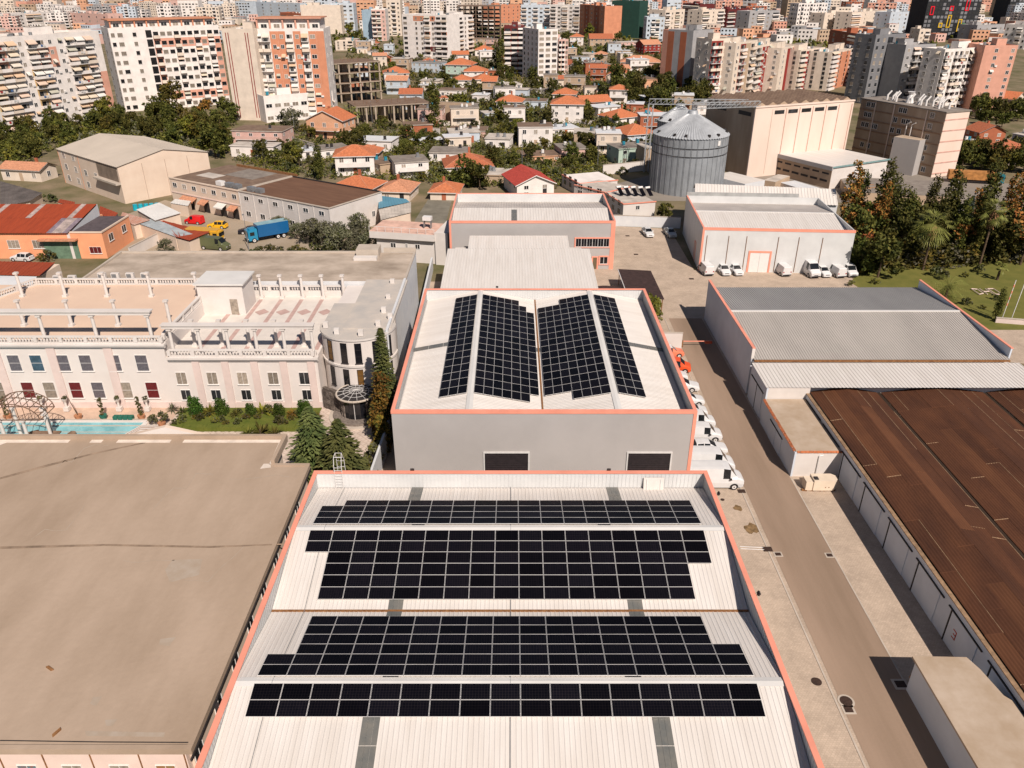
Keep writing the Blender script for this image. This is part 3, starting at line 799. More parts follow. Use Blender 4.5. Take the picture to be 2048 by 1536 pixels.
for s in range(len(VX) - 1):
    (xa, za), (xb, zb) = VX[s], VX[s + 1]
    if xb - xa < 1: 
        b = MB(); b.box(xa, 0, 3.28, xb, BL - .3, 3.33, mat('gutter_dirt', (.035, .02, .012))); b.build('box_gutter', br); continue
    n = max(2, round((xb - xa) / 1.35))
    for k in range(n):
        y = BL - .35 + rnd.uniform(-.15, 0)
        x0, x1 = xa + (xb - xa) * k / n, xa + (xb - xa) * (k + 1) / n
        z0, z1 = za + (zb - za) * k / n, za + (zb - za) * (k + 1) / n
        while y > 0:
            ln = rnd.choice((4.6, 6.8, 9.0, 13.0, 18.0))
            y2 = max(0, y - ln)
            up = rnd.uniform(.0, .035); m = BR2 if rnd.random() < .16 else BR1
            single = cnt < 285 and xa < 30
            b = MB() if single else allr
            lap = .03 if zb > za else -.03
            nn = 5
            for q in range(nn):
                f0, f1 = q / nn, (q + 1) / nn
                fm = f0 + .5 / nn
                A = lambda f, h: (x0 + (x1 - x0) * f, z0 + (z1 - z0) * f + h + up)
                for fa, fb, ha, hb in ((f0, fm, .02, .045), (fm, f1, .045, .02)):
                    (xA, zA), (xB, zB) = A(fa, ha), A(fb, hb)
                    b.face([(xA, y2, zA + .02), (xB, y2, zB + .02), (xB, y, zB), (xA, y, zA)], m)
            b.face([(x0, y2 - .03, z0 + up + .03), (x1, y2 - .03, z1 + up + .03), (x1, y2 + .03, z1 + up + .065), (x0, y2 + .03, z0 + up + .065)], LICH if rnd.random() < .3 else m)
            if rnd.random() < .3:
                b.face([(x1 - .035, y2, z1 + up + .05), (x1 + .015, y2, z1 + up + .05), (x1 + .015, y, z1 + up + .05), (x1 - .035, y, z1 + up + .05)], LICH)
            if single:
                b.build('roof_sheet', br); cnt += 1
            y = y2
allr.build('roof_sheet', br, kind='stuff')
yy = 3.0
while yy < BL - 4:
    b = MB(); b.box(-.07, yy, 0.05, -.003, yy + 3.6, 3.1, SIDE); b.build('sliding_door', br)
    b = MB(); b.box(-.11, yy - .6, 3.12, -.003, yy + 4.2, 3.22, DARKMETAL); b.box(-.1, yy + 3.64, 0, -.004, yy + 3.76, 3.1, DARKMETAL); b.build('door_rail', br)
    yy += 5.6
b = MB(T((-.072, 22.4, 1.2)) @ RZ(-PI / 2)); 
for (x0, z0, x1, z1) in ((0, 0, .5, .1), (.1, .36, .5, .46), (0, .72, .5, .82), (.4, .1, .5, .72)): b.box(x0 - .25, -.01, z0, x1 - .25, 0, z1, mat('red_numeral', (.4, .04, .02)))
b.build('numeral', br)

# --- concrete roofed box at the lower right
cb = empty('store_building', (29.2, 24, 0), 0, 'squat store with flat sandy concrete roof at the lower right corner', 'store'); foot(cb, 5, 17)
b = MB(); b.box(.15, 0, 0, 4.2, 16.5, 3.0, SIDE); b.build('wall', cb)
b = MB(); b.prism([(0, 0), (5.1, 0), (5.1, 12.8), (4.7, 13.3), (4.3, 15.6), (3.9, 16.7), (0, 16.8)], 3.0, 3.18, ANNEXC); b.build('flat_roof', cb)
b = MB(); b.box(.15, 16.52, 1.2, 1.2, 16.6, 1.5, RUST); b.build('lintel', cb)
b = MB(); p0 = Vector((1.9, 4.6, 3.2))
pts = [p0 + Vector((math.cos(a) * .55 * (1 - a * .06), math.sin(a) * .7, .12 * math.sin(a * 2))) for a in [k * .35 for k in range(12)]]
wire = empty('bent_wire', (29.2 + 1.9, 24 + 4.6, 3.2), 0, 'loop of rusty wire lying on the sandy concrete roof', 'wire')
b = MB()
for u, v in zip(pts, pts[1:]): b.tube(u - p0, v - p0, .03, RUST, 5)
b.build('wire_loop', wire)

# --- manholes and drains in the yard
IRON = mat('cast_iron', (0.05, 0.028, 0.02), 0.8, 0.2, 6)
def lid(px, py, label, rnd_=False, s=.42, coll=True):
    p = at(px, py, 0)
    o = empty('manhole' if rnd_ else 'drain_grate', (p.x, p.y, .03), 0, label, 'manhole cover' if rnd_ else 'drain', 'iron covers set in the yard')
    if coll:
        b = MB()
        if rnd_: b.cyl((0, 0), s * 1.35, s * 1.35, 0, .012, CONC3, 20)
        else: b.box(-s * 1.5, -s * 1.3, 0, s * 1.5, s * 1.3, .012, CONC3)
        b.build('collar', o)
    b = MB()
    if rnd_: b.cyl((0, 0), s, s, .013, .03, IRON, 20)
    else:
        b.box(-s, -s * .8, .013, s, s * .8, .03, IRON)
    b.build('cover', o)
for a in ((1633, 1364, 'round iron manhole cover nearest the coral coping', True, .38, False), (1692, 1403, 'round iron manhole cover on the road edge', True, .45),
          (1697, 1420, 'small square drain just in front of the round manhole', False, .3), (1535, 1099, 'larger square drain at the kerb by the twin pipes', False, .42, False),
          (1556, 1109, 'small square drain on the left edge of the road', False, .26), (1659, 1111, 'small square drain on the right edge of the road', False, .26),
          (1483, 983, 'square drain beside the front wheel of the nearest van', False, .38, False), (1801, 1369, 'square drain in the shade of the squat store', False, .38),
          (1445, 1000, 'small round cover close to the coral corner', True, .2, False), (1432, 864, 'small drain between vans and road', False, .3, False),
          (1345, 672, 'drain in the parking strip behind the orange car', False, .4, False), (1354, 690, 'second drain behind the orange car', False, .4, False),
          (1272, 509, 'small cover in the middle of the back yard', False, .4, False), (1255, 472, 'small cover near the grey hall corner', False, .4, False), (1383, 558, 'small cover near the white hall corner', False, .4, False)):
    lid(*a)
STAIN = mat('oil_stain', (0.24, 0.15, 0.07), 0.9, 0.3, 2)
def stain(px, py, r, n=12, seed=1):
    rr = random.Random(seed); p = at(px, py, 0)
    b = MB(); b.face([(p.x + math.cos(2 * PI * k / n) * r * rr.uniform(.6, 1.1), p.y + math.sin(2 * PI * k / n) * r * rr.uniform(.7, 1.3), .016 + seed * .0012) for k in range(n)], STAIN)
    b.build('stain', None, kind='structure')
stain(1504, 1057, .8); stain(1476, 1016, .5, 10, 3); stain(1500, 1062, .45, 9, 8)

# --- sheds with dark roofs, plants and wall behind the second warehouse
DROOF = mat('dark_shed_roof', (0.055, 0.032, 0.028), 0.75, 0.2, 1.5)
WOOD = mat('orange_wood', (0.42, 0.15, 0.05), 0.75, 0.2, 2)
p = at(1300, 600, 2.8)
s1 = empty('carport', (18.2, 113.4, 0), 0, 'open shelter with dark flat sloping roof beside the road entrance', 'shelter'); foot(s1, 6, 16)
b = MB(); b.face([(0, 0, 2.7), (5.6, 0, 2.5), (5.6, 13.2, 2.5), (0, 13.2, 2.8)], DROOF); b.face([(0, 0, 2.6), (0, 13.2, 2.7), (5.6, 13.2, 2.4), (5.6, 0, 2.4)], DROOF)
b.face([(0, 0, 2.6), (5.6, 0, 2.4), (5.6, 0, 2.5), (0, 0, 2.7)], DROOF); b.build('roof', s1)
for x in (.2, 5.4):
    for y in (.3, 6.5, 12.9): 
        b = MB(); b.box(x - .06, y - .06, 0, x + .06, y + .06, 2.45, RUST); b.build('post', s1)
b = MB(); b.box(-.12, 0, 2.62, -.01, 13.2, 2.78, SILVER); b.build('edge_flashing', s1)
s2 = empty('timber_hut', (12.9, 112.3, 0), .0, 'low timber hut with dark curved roof and orange boarded front', 'hut'); foot(s2, 7, 5)
b = MB(); b.box(.2, .3, 0, 6.4, 4.6, 2.2, WOOD); b.build('wall', s2)
for k in range(2):
    b = MB(); b.box(.7 + k * 3.0, .2, 0.2, 3.0 + k * 3.0, .28, 1.9, CREAMPL); b.build('shutter', s2)
b = MB()
for k in range(8):
    x0, x1 = -.2 + k * .87, -.2 + (k + 1) * .87
    f = lambda x: 2.25 + .25 * math.sin(x * .8)
    b.face([(x0, -.5, f(x0)), (x1, -.5, f(x1)), (x1, 5.2, f(x1) + .7), (x0, 5.2, f(x0) + .7)], DROOF)
    b.face([(x0, -.5, f(x0)), (x0, 5.2, f(x0) + .62), (x1, 5.2, f(x1) + .62), (x1, -.5, f(x1) - .05)], DROOF)
b.build('roof', s2)
wl_ = empty('screen_wall', (20.9, 100.0, 0), 0, 'short white wall closing off the end of the parked cars', 'wall')
b = MB(); b.box(-2.6, 0, 0, 3.2, .22, 2.6, PLASTER); b.build('wall_body', wl_)
b = MB(); b.box(-2.65, -.04, 2.6, 3.25, .26, 2.68, CONC3); b.build('coping', wl_)
bar = empty('barrier', (24.2, 101.0, 0), 0, 'red and white barrier arm across the road in the shade of the hall', 'barrier')
b = MB(); b.box(0, -.15, 0, .3, .15, 1.0, RUST); b.build('post', bar)
b = MB(); b.box(.3, -.04, .85, 4.4, .04, .97, CORAL); b.build('arm', bar)
b = MB(); b.box(3.4, -.3, .65, 4.4, -.05, .95, mat('barrier_red', (.55, .1, .04))); b.build('sign_plate', bar)

# long boundary wall at the back of the yard
gw = empty('boundary_wall', (18.2, 162.6, 0), math.atan2(-2.2, 17), 'low whitewashed boundary wall behind the two cars parked in the back yard', 'wall')
b = MB(); b.box(0, 0, 0, 17.5, .25, 2.3, WHITEWALL); b.build('wall_body', gw)
b = MB(); b.box(0, -.05, 2.3, 17.5, .3, 2.38, CONC3); b.build('coping', gw)
wb = empty('boundary_wall', (-14.6, 56, 0), math.radians(88), 'white wall with hedge beside the tall spruce, left of the grey warehouse', 'wall')
b = MB(); b.box(0, -.12, 0, 22, .12, 2.8, WHITEWALL); b.build('wall_body', wb)
# twin pipes to the drain at the kerb
b = MB()
p, q = at(1480, 1096, 0), at(1527, 1098, 0)
for dy in (-.15, .15): b.tube((p.x, p.y + dy, .05), (q.x, q.y + dy, .05), .035, SILVER, 5)
tp = b.build('pipe', None, label='pair of thin pipes running across the pavers to the kerb drain', category='pipe')
# ================================================================ foreground left: building with the big sandy flat roof
fl = empty('flat_roofed_building', (-60, 29.0, 0), 0, 'large building with bare sandy concrete roof filling the lower left of the view', 'building')
foot(fl, 42, 34)
FX = -18.05 + 60; FH = 8.5
roof_poly = [(0, 0), (FX, 0), (FX, 28.9), (38.8, 28.9), (38.8, 33.4), (0, 33.4)]
b = MB(); b.prism(roof_poly, FH - .35, FH, CONC); b.build('flat_roof', fl)
b = MB(); b.prism([(0.5, .6), (FX - .3, .6), (FX - .3, 28.4), (38.2, 28.4), (38.2, 32.9), (.5, 32.9)], 0, FH - .36, CREAMPL); b.build('wall', fl)
for (x0, y0, x1, y1, h) in ((0, -.02, FX + .02, .28, .12), (FX - .3, .28, FX + .02, 28.9, .1), (38.82, 28.6, FX, 28.92, .12), (38.5, 28.95, 38.82, 33.42, .42), (0, 33.1, 38.5, 33.42, .42)):
    b = MB(); b.box(x0, y0, FH + .004, x1, y1, FH + h, CONC); b.build('roof_edge', fl)
WSTRIP = mat('white_sealing', (.72, .62, .53), .8, .1, .8)
for (x0, x1) in ((11.5, 18.5), (20.5, 21.6), (23.0, 28.0), (29.2, 38.4)):
    b = MB(); b.box(x0, 32.55, FH + .004, x1, 33.05, FH + .02, WSTRIP); b.build('sealing_strip', fl)
b = MB(); b.face([(38.3, 28.9, FH + .01), (38.5, 28.9, FH + .01), (38.5, 33, FH + .01), (38.2, 33, FH + .01)], WSTRIP)
b.face([(9.0, 30.6, FH + .01), (11.5, 33.0, FH + .01), (13.2, 33.0, FH + .01), (10.2, 29.7, FH + .01)], WSTRIP)
b.face([(37.7, 28.2, FH + .01), (38.6, 28.4, FH + .01), (38.4, 29.0, FH + .01), (37.8, 29.0, FH + .01)], WSTRIP); b.build('sealing_strip', fl)
b = MB()
px = [at(x, y, FH + .02) - fl.location for x, y in ((0, 1481), (200, 1484), (380, 1485))]
for u, v in zip(px, px[1:]): b.tube((u.x, u.y, FH + .02), (v.x, v.y, FH + .02), .03, DARKMETAL, 5)
b.build('cable', fl)
PATCH = mat('grey_screed_patch', (.40, .33, .265), .9, .3, 1.2, col2=(.35, .27, .20), coord='World')
def rpatch(pts, m=None):
    b = MB(T(-fl.location)); b.face([(v.x, v.y, FH + .006) for v in (at(x, y, FH) for x, y in pts)], m or PATCH); b.build('roof_patch', fl)
rpatch(((345, 1120), (405, 1118), (398, 1150), (340, 1165), (330, 1140)))
rpatch(((320, 1278), (352, 1274), (338, 1292), (318, 1290))); rpatch(((185, 1395), (205, 1392), (192, 1412), (180, 1408)))
rpatch(((210, 1440), (235, 1438), (226, 1452), (212, 1452))); rpatch(((170, 1462), (330, 1465), (328, 1474), (172, 1472)))
DARKP = mat('dark_screed_patch', (.30, .215, .15), .9, .2, .8, coord='World')
rpatch(((0, 1093), (210, 1088), (420, 1092), (600, 1086), (600, 1088), (420, 1096), (210, 1092), (0, 1098)), DARKP)
rpatch(((0, 955), (90, 930), (190, 905), (290, 884), (292, 886), (190, 908), (92, 934), (0, 959)), DARKP)
rk2 = random.Random(9)
for k in range(6):
    x, y = rk2.uniform(10, 520), rk2.uniform(930, 1440)
    pts_ = [(x, y)]
    for j in range(5): pts_.append((pts_[-1][0] + rk2.uniform(14, 34), pts_[-1][1] - rk2.uniform(-6, 30) if k % 3 else pts_[-1][1] + rk2.uniform(-5, 5)))
    pts_ = [q for q in pts_ if q[0] < 590 - (q[1] - 930) * .36]
    if len(pts_) > 2: rpatch(pts_ + [(q[0] + .4, q[1] + 1.1) for q in reversed(pts_)], PATCH)
pd = at(352, 856, FH)
b = MB(); b.prism([(23.2, 33.43), (31.5, 33.43), (31.5, 33.9), (23.2, 33.9)], FH - 1.2, FH + .1, CREAMPL)
b.face([(23.4, 33.43, FH + .1), (31.3, 33.43, FH + .1), (27.4, 33.43, FH + 1.15)], PLASTER); b.face([(31.3, 33.9, FH + .1), (23.4, 33.9, FH + .1), (27.4, 33.9, FH + 1.15)], PLASTER)
b.face([(23.4, 33.43, FH + .1), (27.4, 33.43, FH + 1.15), (27.4, 33.9, FH + 1.15), (23.4, 33.9, FH + .1)], CREAMPL); b.face([(31.3, 33.43, FH + .1), (31.3, 33.9, FH + .1), (27.4, 33.9, FH + 1.15), (27.4, 33.43, FH + 1.15)], CREAMPL); b.build('pediment', fl)
b = MB(); b.box(FX - .02, -.3, FH - .55, FX + .08, 28.9, FH - .36, DARKMETAL); b.build('gutter', fl)
for k in range(8):
    y = 1.2 + k * 3.35
    window(fl, T((FX - .3, y, 5.5)) @ RZ(PI / 2), 1.2, 2.1, PVC, GLASS, 2)
CUR = [mat('blue_patterned_curtain', (.06, .2, .25), .6, .5, 6, col2=(.3, .1, .06)), CURTAIN, CURTAIN, mat('orange_curtain', (.36, .12, .05), .6, .3, 3, col2=(.22, .2, .08))]
FRONT = MB(); FRONT.box(.3, .2, 0, FX - .5, .59, FH - .36, PINKPL); FRONT.build('front_wall', fl)
for k, px_ in enumerate((52, 142, 237, 330)):
    g = at(px_, 1530, 7.0)
    window(fl, T((g.x + 60, .2, 5.3)), 1.15, 1.7, PVC, CUR[k], 2)
for px_ in (12, 98, 192, 288, 378):
    g = at(px_, 1520, 7.0)
    b = MB(); b.box(g.x + 60 - .03, .15, 0, g.x + 60 + .03, .199, FH - .36, RUST); b.build('wall_joint', fl)
for (px_, py_) in ((100, 1338), (113, 1466)):
    g = at(px_, py_, FH)
    bk = empty('brick_scrap', (g.x, g.y, FH), rnd.uniform(0, 3), 'brick scrap lying on the sandy roof ' + ('near its front edge' if py_ > 1400 else 'away from its edges'), 'brick')
    b = MB(); b.prism([(-.3, -.06), (.25, -.09), (.32, .05), (-.2, .08)], 0, .1, RUST); b.build('brick_body', bk)

# ================================================================ the hotel
HOT = PLASTER; PINKP = mat('pale_pink_pilaster', (.645, .52, .475), .8, .05, .5)
HOTW = mat('hotel_plaster', (.665, .61, .57), .8, .05, .3, col2=(.615, .555, .515))
ht = empty('hotel', (-80, 83.3, 0), 0, 'long white and pink hotel with balustraded roof terraces and a rounded corner', 'hotel')
foot(ht, 66, 33)
XA, XB, XC = 38.7, 56.7, 64.8        # left wing end, right wing end, east end (local x)
b = MB(); b.box(0, 0, 0, XA, 20, 8.6, HOTW); b.build('wall', ht)
b = MB(); b.box(XA + .003, 0, 0, XB, 20.2, 6.85, HOTW); b.build('wall', ht)
b = MB(); b.box(XB + .003, 4.2, 0, XC, 20.2, 8.4, HOTW); b.build('wall', ht)
b = MB(); b.box(0, .3, 8.6, XA - .1, 19.8, 8.66, TERRACE); b.build('terrace_floor', ht)
b = MB(); b.box(XA, .3, 6.85, XB - .3, 19.9, 6.92, TILEFLOOR); b.build('terrace_floor', ht)
# floor pattern of the tiled terrace
for k in range(6):
    x = XA + 3.2 + k * 2.85
    b = MB(); b.box(x - .28, 2, 6.925, x + .28, 18.6, 6.935, TILEPINK); b.build('tile_band', ht)
    b = MB(); b.face([(x + 1.42 - 1, 14, 6.936), (x + 1.42, 12.9, 6.936), (x + 1.42 + 1, 14, 6.936), (x + 1.42, 15.1, 6.936)], TILEPINK); b.build('tile_diamond', ht)
# cornices
def cornice(x0, x1, z, y=0, parent=ht, dz=.35):
    b = MB(); b.box(x0, y - .45, z - .12, x1, y + .3, z + .12, PLASTER); b.box(x0, y - .28, z - dz, x1, y - .003, z - .125, PLASTER); b.build('cornice', parent)
cornice(0, XA + .3, 8.6); cornice(XA + .31, XB + .2, 6.85)
# pilasters
for x in (6.0, 12.0, 18.6, 25.2, 32.0): 
    b = MB(); b.box(x - .5, -.14, 0, x + .5, -.003, 8.2, PINKP); b.build('pilaster', ht)
for x in (XA + 3.4, XA + 6.9, XA + 10.4, XA + 13.9, XA + 17.2):
    b = MB(); b.box(x - .42, -.14, 0, x + .42, -.003, 6.45, PINKP); b.build('pilaster', ht)
b = MB(); b.box(0, -.1, 0, XB, -.004, .8, PINKP); b.build('plinth', ht)
# windows
GL2 = mat('violet_curtain_glass', (.13, .115, .13), .3, .2, 4, spec=.6)
def hx(px_, py_, z): return at(px_, py_, z).x + 80
for k, (px_, gl) in enumerate(((42, GL2), (86, GLASSBLUE), (138.5, GL2), (183, GL2), (239.5, GL2), (293.5, GL2), (-12, GL2), (-60, GL2))):
    window(ht, T((hx(px_, 713, 6.3), -.02, 5.05)), 1.45, 2.15, PVC, gl, 1, 2)
for k, (px_, gl) in enumerate(((12, CURTAIN), (63, REDCURT), (106, CURTAIN), (158, REDCURT), (202, GL2), (257, CURTAIN), (309.5, REDCURT), (-40, CURTAIN))):
    window(ht, T((hx(px_, 776, 2.4), -.02, 1.35)), 1.45, 2.2, PVC, gl, 1, 2)
for k, px_ in enumerate((368, 429, 489, 550, 612)):
    window(ht, T((hx(px_, 752, 4.0), -.02, 3.25)), 1.25, 1.65, PVC, CURTAIN if k != 4 else GLASS, 2)
for k, px_ in enumerate((375.5, 435.5, 495.5, 555.5, 616.5)):
    window(ht, T((hx(px_, 784, 1.9), -.02, 1.1)), 1.2, 1.4, PVC, GLASS, 2)
# balustrades: rail, base and balusters (each baluster a part, alike meshes)
bm_ = MB(); bm_.cyl((0, 0), .07, .13, 0, .25, PLASTER, 6, cap=False); bm_.cyl((0, 0), .13, .07, .25, .6, PLASTER, 6, cap=False)
BALU = bm_.mesh('baluster')
allbal = MB()
NB = [0]
def balustrade(parent, p, q, z, m=PLASTER, step=.36, single=True):
    p, q = Vector((*p, 0)), Vector((*q, 0)); d = (q - p); L = d.length; a = math.atan2(d.y, d.x)
    M = T((p.x, p.y, z)) @ RZ(a)
    b = MB(M); b.box(0, -.16, 0, L, .16, .16, m); b.box(0, -.18, .78, L, .18, .94, m)
    k = max(1, round(L / 2.9))
    for i in range(k + 1):
        x = L * i / k
        b.box(x - .2, -.19, .161, x + .2, .19, .779, m)
    b.build('balustrade', parent)
    n = int(L / step)
    for i in range(1, n):
        x = L * i / n
        if min(abs(x - L * j / k) for j in range(k + 1)) < .3: continue
        if single and NB[0] < 285:
            put('baluster', BALU, parent, M @ T((x, 0, .17))); NB[0] += 1
        else:
            allbal.M = M @ T((x, 0, .17))
            allbal.cyl((0, 0), .05, .1, 0, .25, PLASTER, 5, cap=False); allbal.cyl((0, 0), .1, .045, .25, .6, PLASTER, 5, cap=False)
balustrade(ht, (.2, 0), (XA - .1, 0), 8.72)
balustrade(ht, (XA + .5, 0), (XB - .4, 0), 6.97)
balustrade(ht, (13, 20), (XA - .2, 20), 8.62)
balustrade(ht, (XA + 4.4, 19.9), (XB - .4, 19.9), 7.6, single=False)
b = MB(); b.box(XA + 4.4, 19.7, 6.92, XB - .4, 20.1, 7.6, PLASTER); b.build('parapet', ht)
balustrade(ht, (2, 14.6), (10.5, 14.6), 8.66, single=False); balustrade(ht, (10.5, 14.6), (13, 20), 8.66, single=False)
# slanting side balustrade between the two wings
balustrade(ht, (XA - .2, 1.0), (XA - .2, 19), 8.66, single=False)
b = MB(); b.box(XA - .35, .3, 6.92, XA - .05, 19.8, 8.66, HOTW); b.build('step_wall', ht)
allbal.M = Matrix.Identity(4); allbal.build('baluster', ht, kind='stuff')
# free columns and the beams they carry
cm = MB(); cm.box(-.3, -.3, 0, .3, .3, .3, PLASTER); cm.cyl((0, 0), .22, .18, .3, 3.2, PLASTER, 10, cap=False); cm.box(-.27, -.27, 3.2, .27, .27, 3.45, PLASTER)
COLM = cm.mesh('column')
for (row, y) in ((1, 15.3), (2, 5.3)):
    for k in range(5 if row == 1 else 4):
        x = (13.6, 19.4, 25.1, 31.1, 37.4)[k] if row == 1 else (19.4, 25.3, 31.1, 37.6)[k]
        put('column', COLM, ht, T((x, y, 8.66)))
for x in (5.8, 12, 18.4, 24.6, 30.8, 37.3): put('column', COLM, ht, T((x, .6, 8.66)))
b = MB(); b.box(0, .25, 12.17, 37.8, .95, 12.55, PLASTER); b.box(-.1, .12, 12.56, 37.95, 1.08, 12.68, PLASTER); b.build('beam', ht)
for k in range(5): put('column', COLM, ht, T((XA + 6.0 + k * 2.9, 19.2, 6.92)))
for k in range(6): put('column', COLM, ht, T((XA + .8 + k * 3.35, .6, 6.92)))
b = MB(); b.box(XA + .1, .25, 10.43, XB - .1, .95, 10.8, PLASTER); b.box(XA, .12, 10.81, XB, 1.08, 10.93, PLASTER); b.build('beam', ht)
for k in range(5): put('column', COLM, ht, T((XA + 2.4 + k * 3.35, 3.2, 6.92)))
# stair head on the terrace
sx, sy = at(410, 625, 6.9).x + 80, 13.2
b = MB(); b.box(sx - .2, sy, 6.92, sx + 5.8, sy + 4.6, 11.1, PLASTER); b.build('stair_head', ht)
b = MB(); b.box(sx - .5, sy - .3, 11.1, sx + 6.1, sy + 5, 11.3, WHITE_SHEET); b.build('stair_head_roof', ht)
b = MB(); b.box(sx + 3.9, sy - .06, 6.95, sx + 4.9, sy - .004, 9.1, CURTAIN); b.build('door', ht)
# rounded corner
RC, RR = (61.1, 4.4), 4.5
def arc(n, r=RR, a0=-1.0, a1=0.0):
    return [(RC[0] + r * math.cos(PI * (a0 + (a1 - a0) * i / n)), RC[1] + r * math.sin(PI * (a0 + (a1 - a0) * i / n))) for i in range(n + 1)]
b = MB(); b.prism(arc(28) + [(XC - .1, 12), (RC[0] - RR, 12)], 0, 9.0, HOTW, top=GREYSCREED); b.build('rotunda', ht)
b = MB(); b.prism(arc(28, RR + .14) + [(RC[0] + RR, RC[1] + .5), (RC[0] - RR, RC[1] + .5)], 9.0, 9.25, PLASTER, top=GREYSCREED); b.build('cornice', ht)
b = MB(); b.prism(arc(28, RR + .14) + [(RC[0] + RR, RC[1] + .3), (RC[0] - RR, RC[1] + .3)], 5.55, 5.8, PLASTER); b.build('cornice', ht)
b = MB(); b.prism([(RC[0] - 1.6, 3), (RC[0] + RR - .3, 3), (RC[0] + RR - .3, 20.2), (RC[0] - 1.6, 20.2)], 9.0, 9.31, GREYSCREED); b.build('roof_strip', ht)
for k, dg in enumerate((-130, -104, -82, -55, -28)):
    a = math.radians(dg)
    x, y = RC[0] + (RR + .0) * math.cos(a), RC[1] + (RR + .0) * math.sin(a)
    window(ht, T((x, y, 6.1)) @ RZ(a + PI / 2), .8, 2.6, DARKMETAL, DG if k else mat('amber_glass', (.16, .08, .02), .2), 1, 3)
    window(ht, T((x, y, 2.75)) @ RZ(a + PI / 2), .75, 2.5, DARKMETAL, DG if k != 2 else mat('amber_glass', (.16, .08, .02), .2), 1, 3)
for k in range(6):
    p = at((652, 674, 722, 757, 768, 781)[k], (655, 668, 671, 652, 625, 638)[k], 9.3)
    b = MB(T((p.x + 80, p.y - 83.3, 9.3))); b.box(-.3, -.2, 0, .3, .2, .75, PLASTER); b.build('roof_block', ht)
for (px_, py_) in ((785, 566), (777, 597)):
    p = at(px_, py_, 9.3); b = MB(T((p.x + 80, p.y - 83.3, 9.0))); b.box(-.3, -.2, 0, .3, .2, .9, PLASTER); b.build('roof_block', ht)
# stone porch with round metal canopy
STONE = mat('dark_rubble_stone', (.16, .13, .11), .9, .4, 3, col2=(.07, .055, .045), bump=.8, bscale=4)
GRAVEL = mat('granite_steps', (.24, .20, .17), .9, .3, 4, col2=(.12, .095, .08))
PC = (61.4, -1.9)
def parc(r, a0, a1, n=20): return [(PC[0] + r * math.cos(math.radians(a0 + (a1 - a0) * i / n)), PC[1] + r * math.sin(math.radians(a0 + (a1 - a0) * i / n))) for i in range(n + 1)]
b = MB(); b.prism(parc(3.5, -180, 0) + [(PC[0] + 3.5, 0), (PC[0] - 3.5, 0)], 0, .18, CONC3); b.build('step', ht)
b = MB(); b.prism(parc(3.0, -180, 0) + [(PC[0] + 3.0, -.05), (PC[0] - 3.0, -.05)], .18, .45, GRAVEL); b.build('step', ht)
b = MB(); b.prism(parc(1.75, -180, 0) + [(PC[0] + 1.75, 1.0), (PC[0] - 1.75, 1.0)], .45, 3.0, DARKMETAL); b.build('porch_drum', ht)
b = MB(); rq = random.Random(2)
for (a_, c_) in ((parc(1.85, -180, -132, 3), 0), ([(57.0, -.1), (58.0, -.9), (58.9, -1.6), (59.6, -2.0)], 1), (parc(1.85, -48, 0, 3), 0)):
    for (xa, ya), (xb, yb) in zip(a_, a_[1:]):
        z = .3
        while z < 2.9:
            hh = rq.uniform(.25, .45); L_ = math.hypot(xb - xa, yb - ya)
            b.M = T(((xa + xb) / 2, (ya + yb) / 2, z)) @ RZ(math.atan2(yb - ya, xb - xa))
            for q in (-.5, 0): b.box(L_ * q + .01, -.08 - rq.uniform(0, .1), 0.01, L_ * (q + .5), .35, hh, STONE if rq.random() < .55 else GRAVEL)
            z += hh
    b.M = Matrix.Identity(4); b.build('rubble_facing', ht); b = MB()
b.M = Matrix.Identity(4)
dr = parc(1.82, -132, -48, 4)
for i in range(4):
    (xa, ya), (xb, yb) = dr[i], dr[i + 1]; w_ = math.hypot(xb - xa, yb - ya) / 2
    M_ = T(((xa + xb) / 2, (ya + yb) / 2, .46)) @ RZ(math.atan2(yb - ya, xb - xa))
    b = MB(M_); b.box(-w_ + .03, -.05, 0, w_ - .03, .02, 2.3, DG); b.build('door_leaf', ht)
    b = MB(M_); b.box(w_ - .03, -.09, 0, w_ + .03, .0, 2.3, SILVER if i == 1 else DARKMETAL); b.build('door_frame', ht)
cpts = parc(2.35, 0, 360, 28)
b = MB()
for u, v in zip(cpts, cpts[1:]): b.tube((*u, 3.1), (*v, 3.1), .13, CONC3, 6)
b.build('canopy_rim', ht)
b = MB()
for u, v in zip(cpts, cpts[1:]): b.face([(*u, 3.14), (*v, 3.14), (*PC, 3.5)], DARKMETAL)
b.build('canopy_glass', ht)
b = MB()
for u in cpts[:-1:2]: b.tube((*u, 3.2), (*PC, 3.55), .03, SILVER, 4)
for f in (.35, .65):
    q = [(PC[0] + (u[0] - PC[0]) * f, PC[1] + (u[1] - PC[1]) * f) for u in cpts]
    for u, v in zip(q, q[1:]): b.tube((*u, 3.53 - .36 * f), (*v, 3.53 - .36 * f), .028, SILVER, 4)
b.build('canopy_ribs', ht)
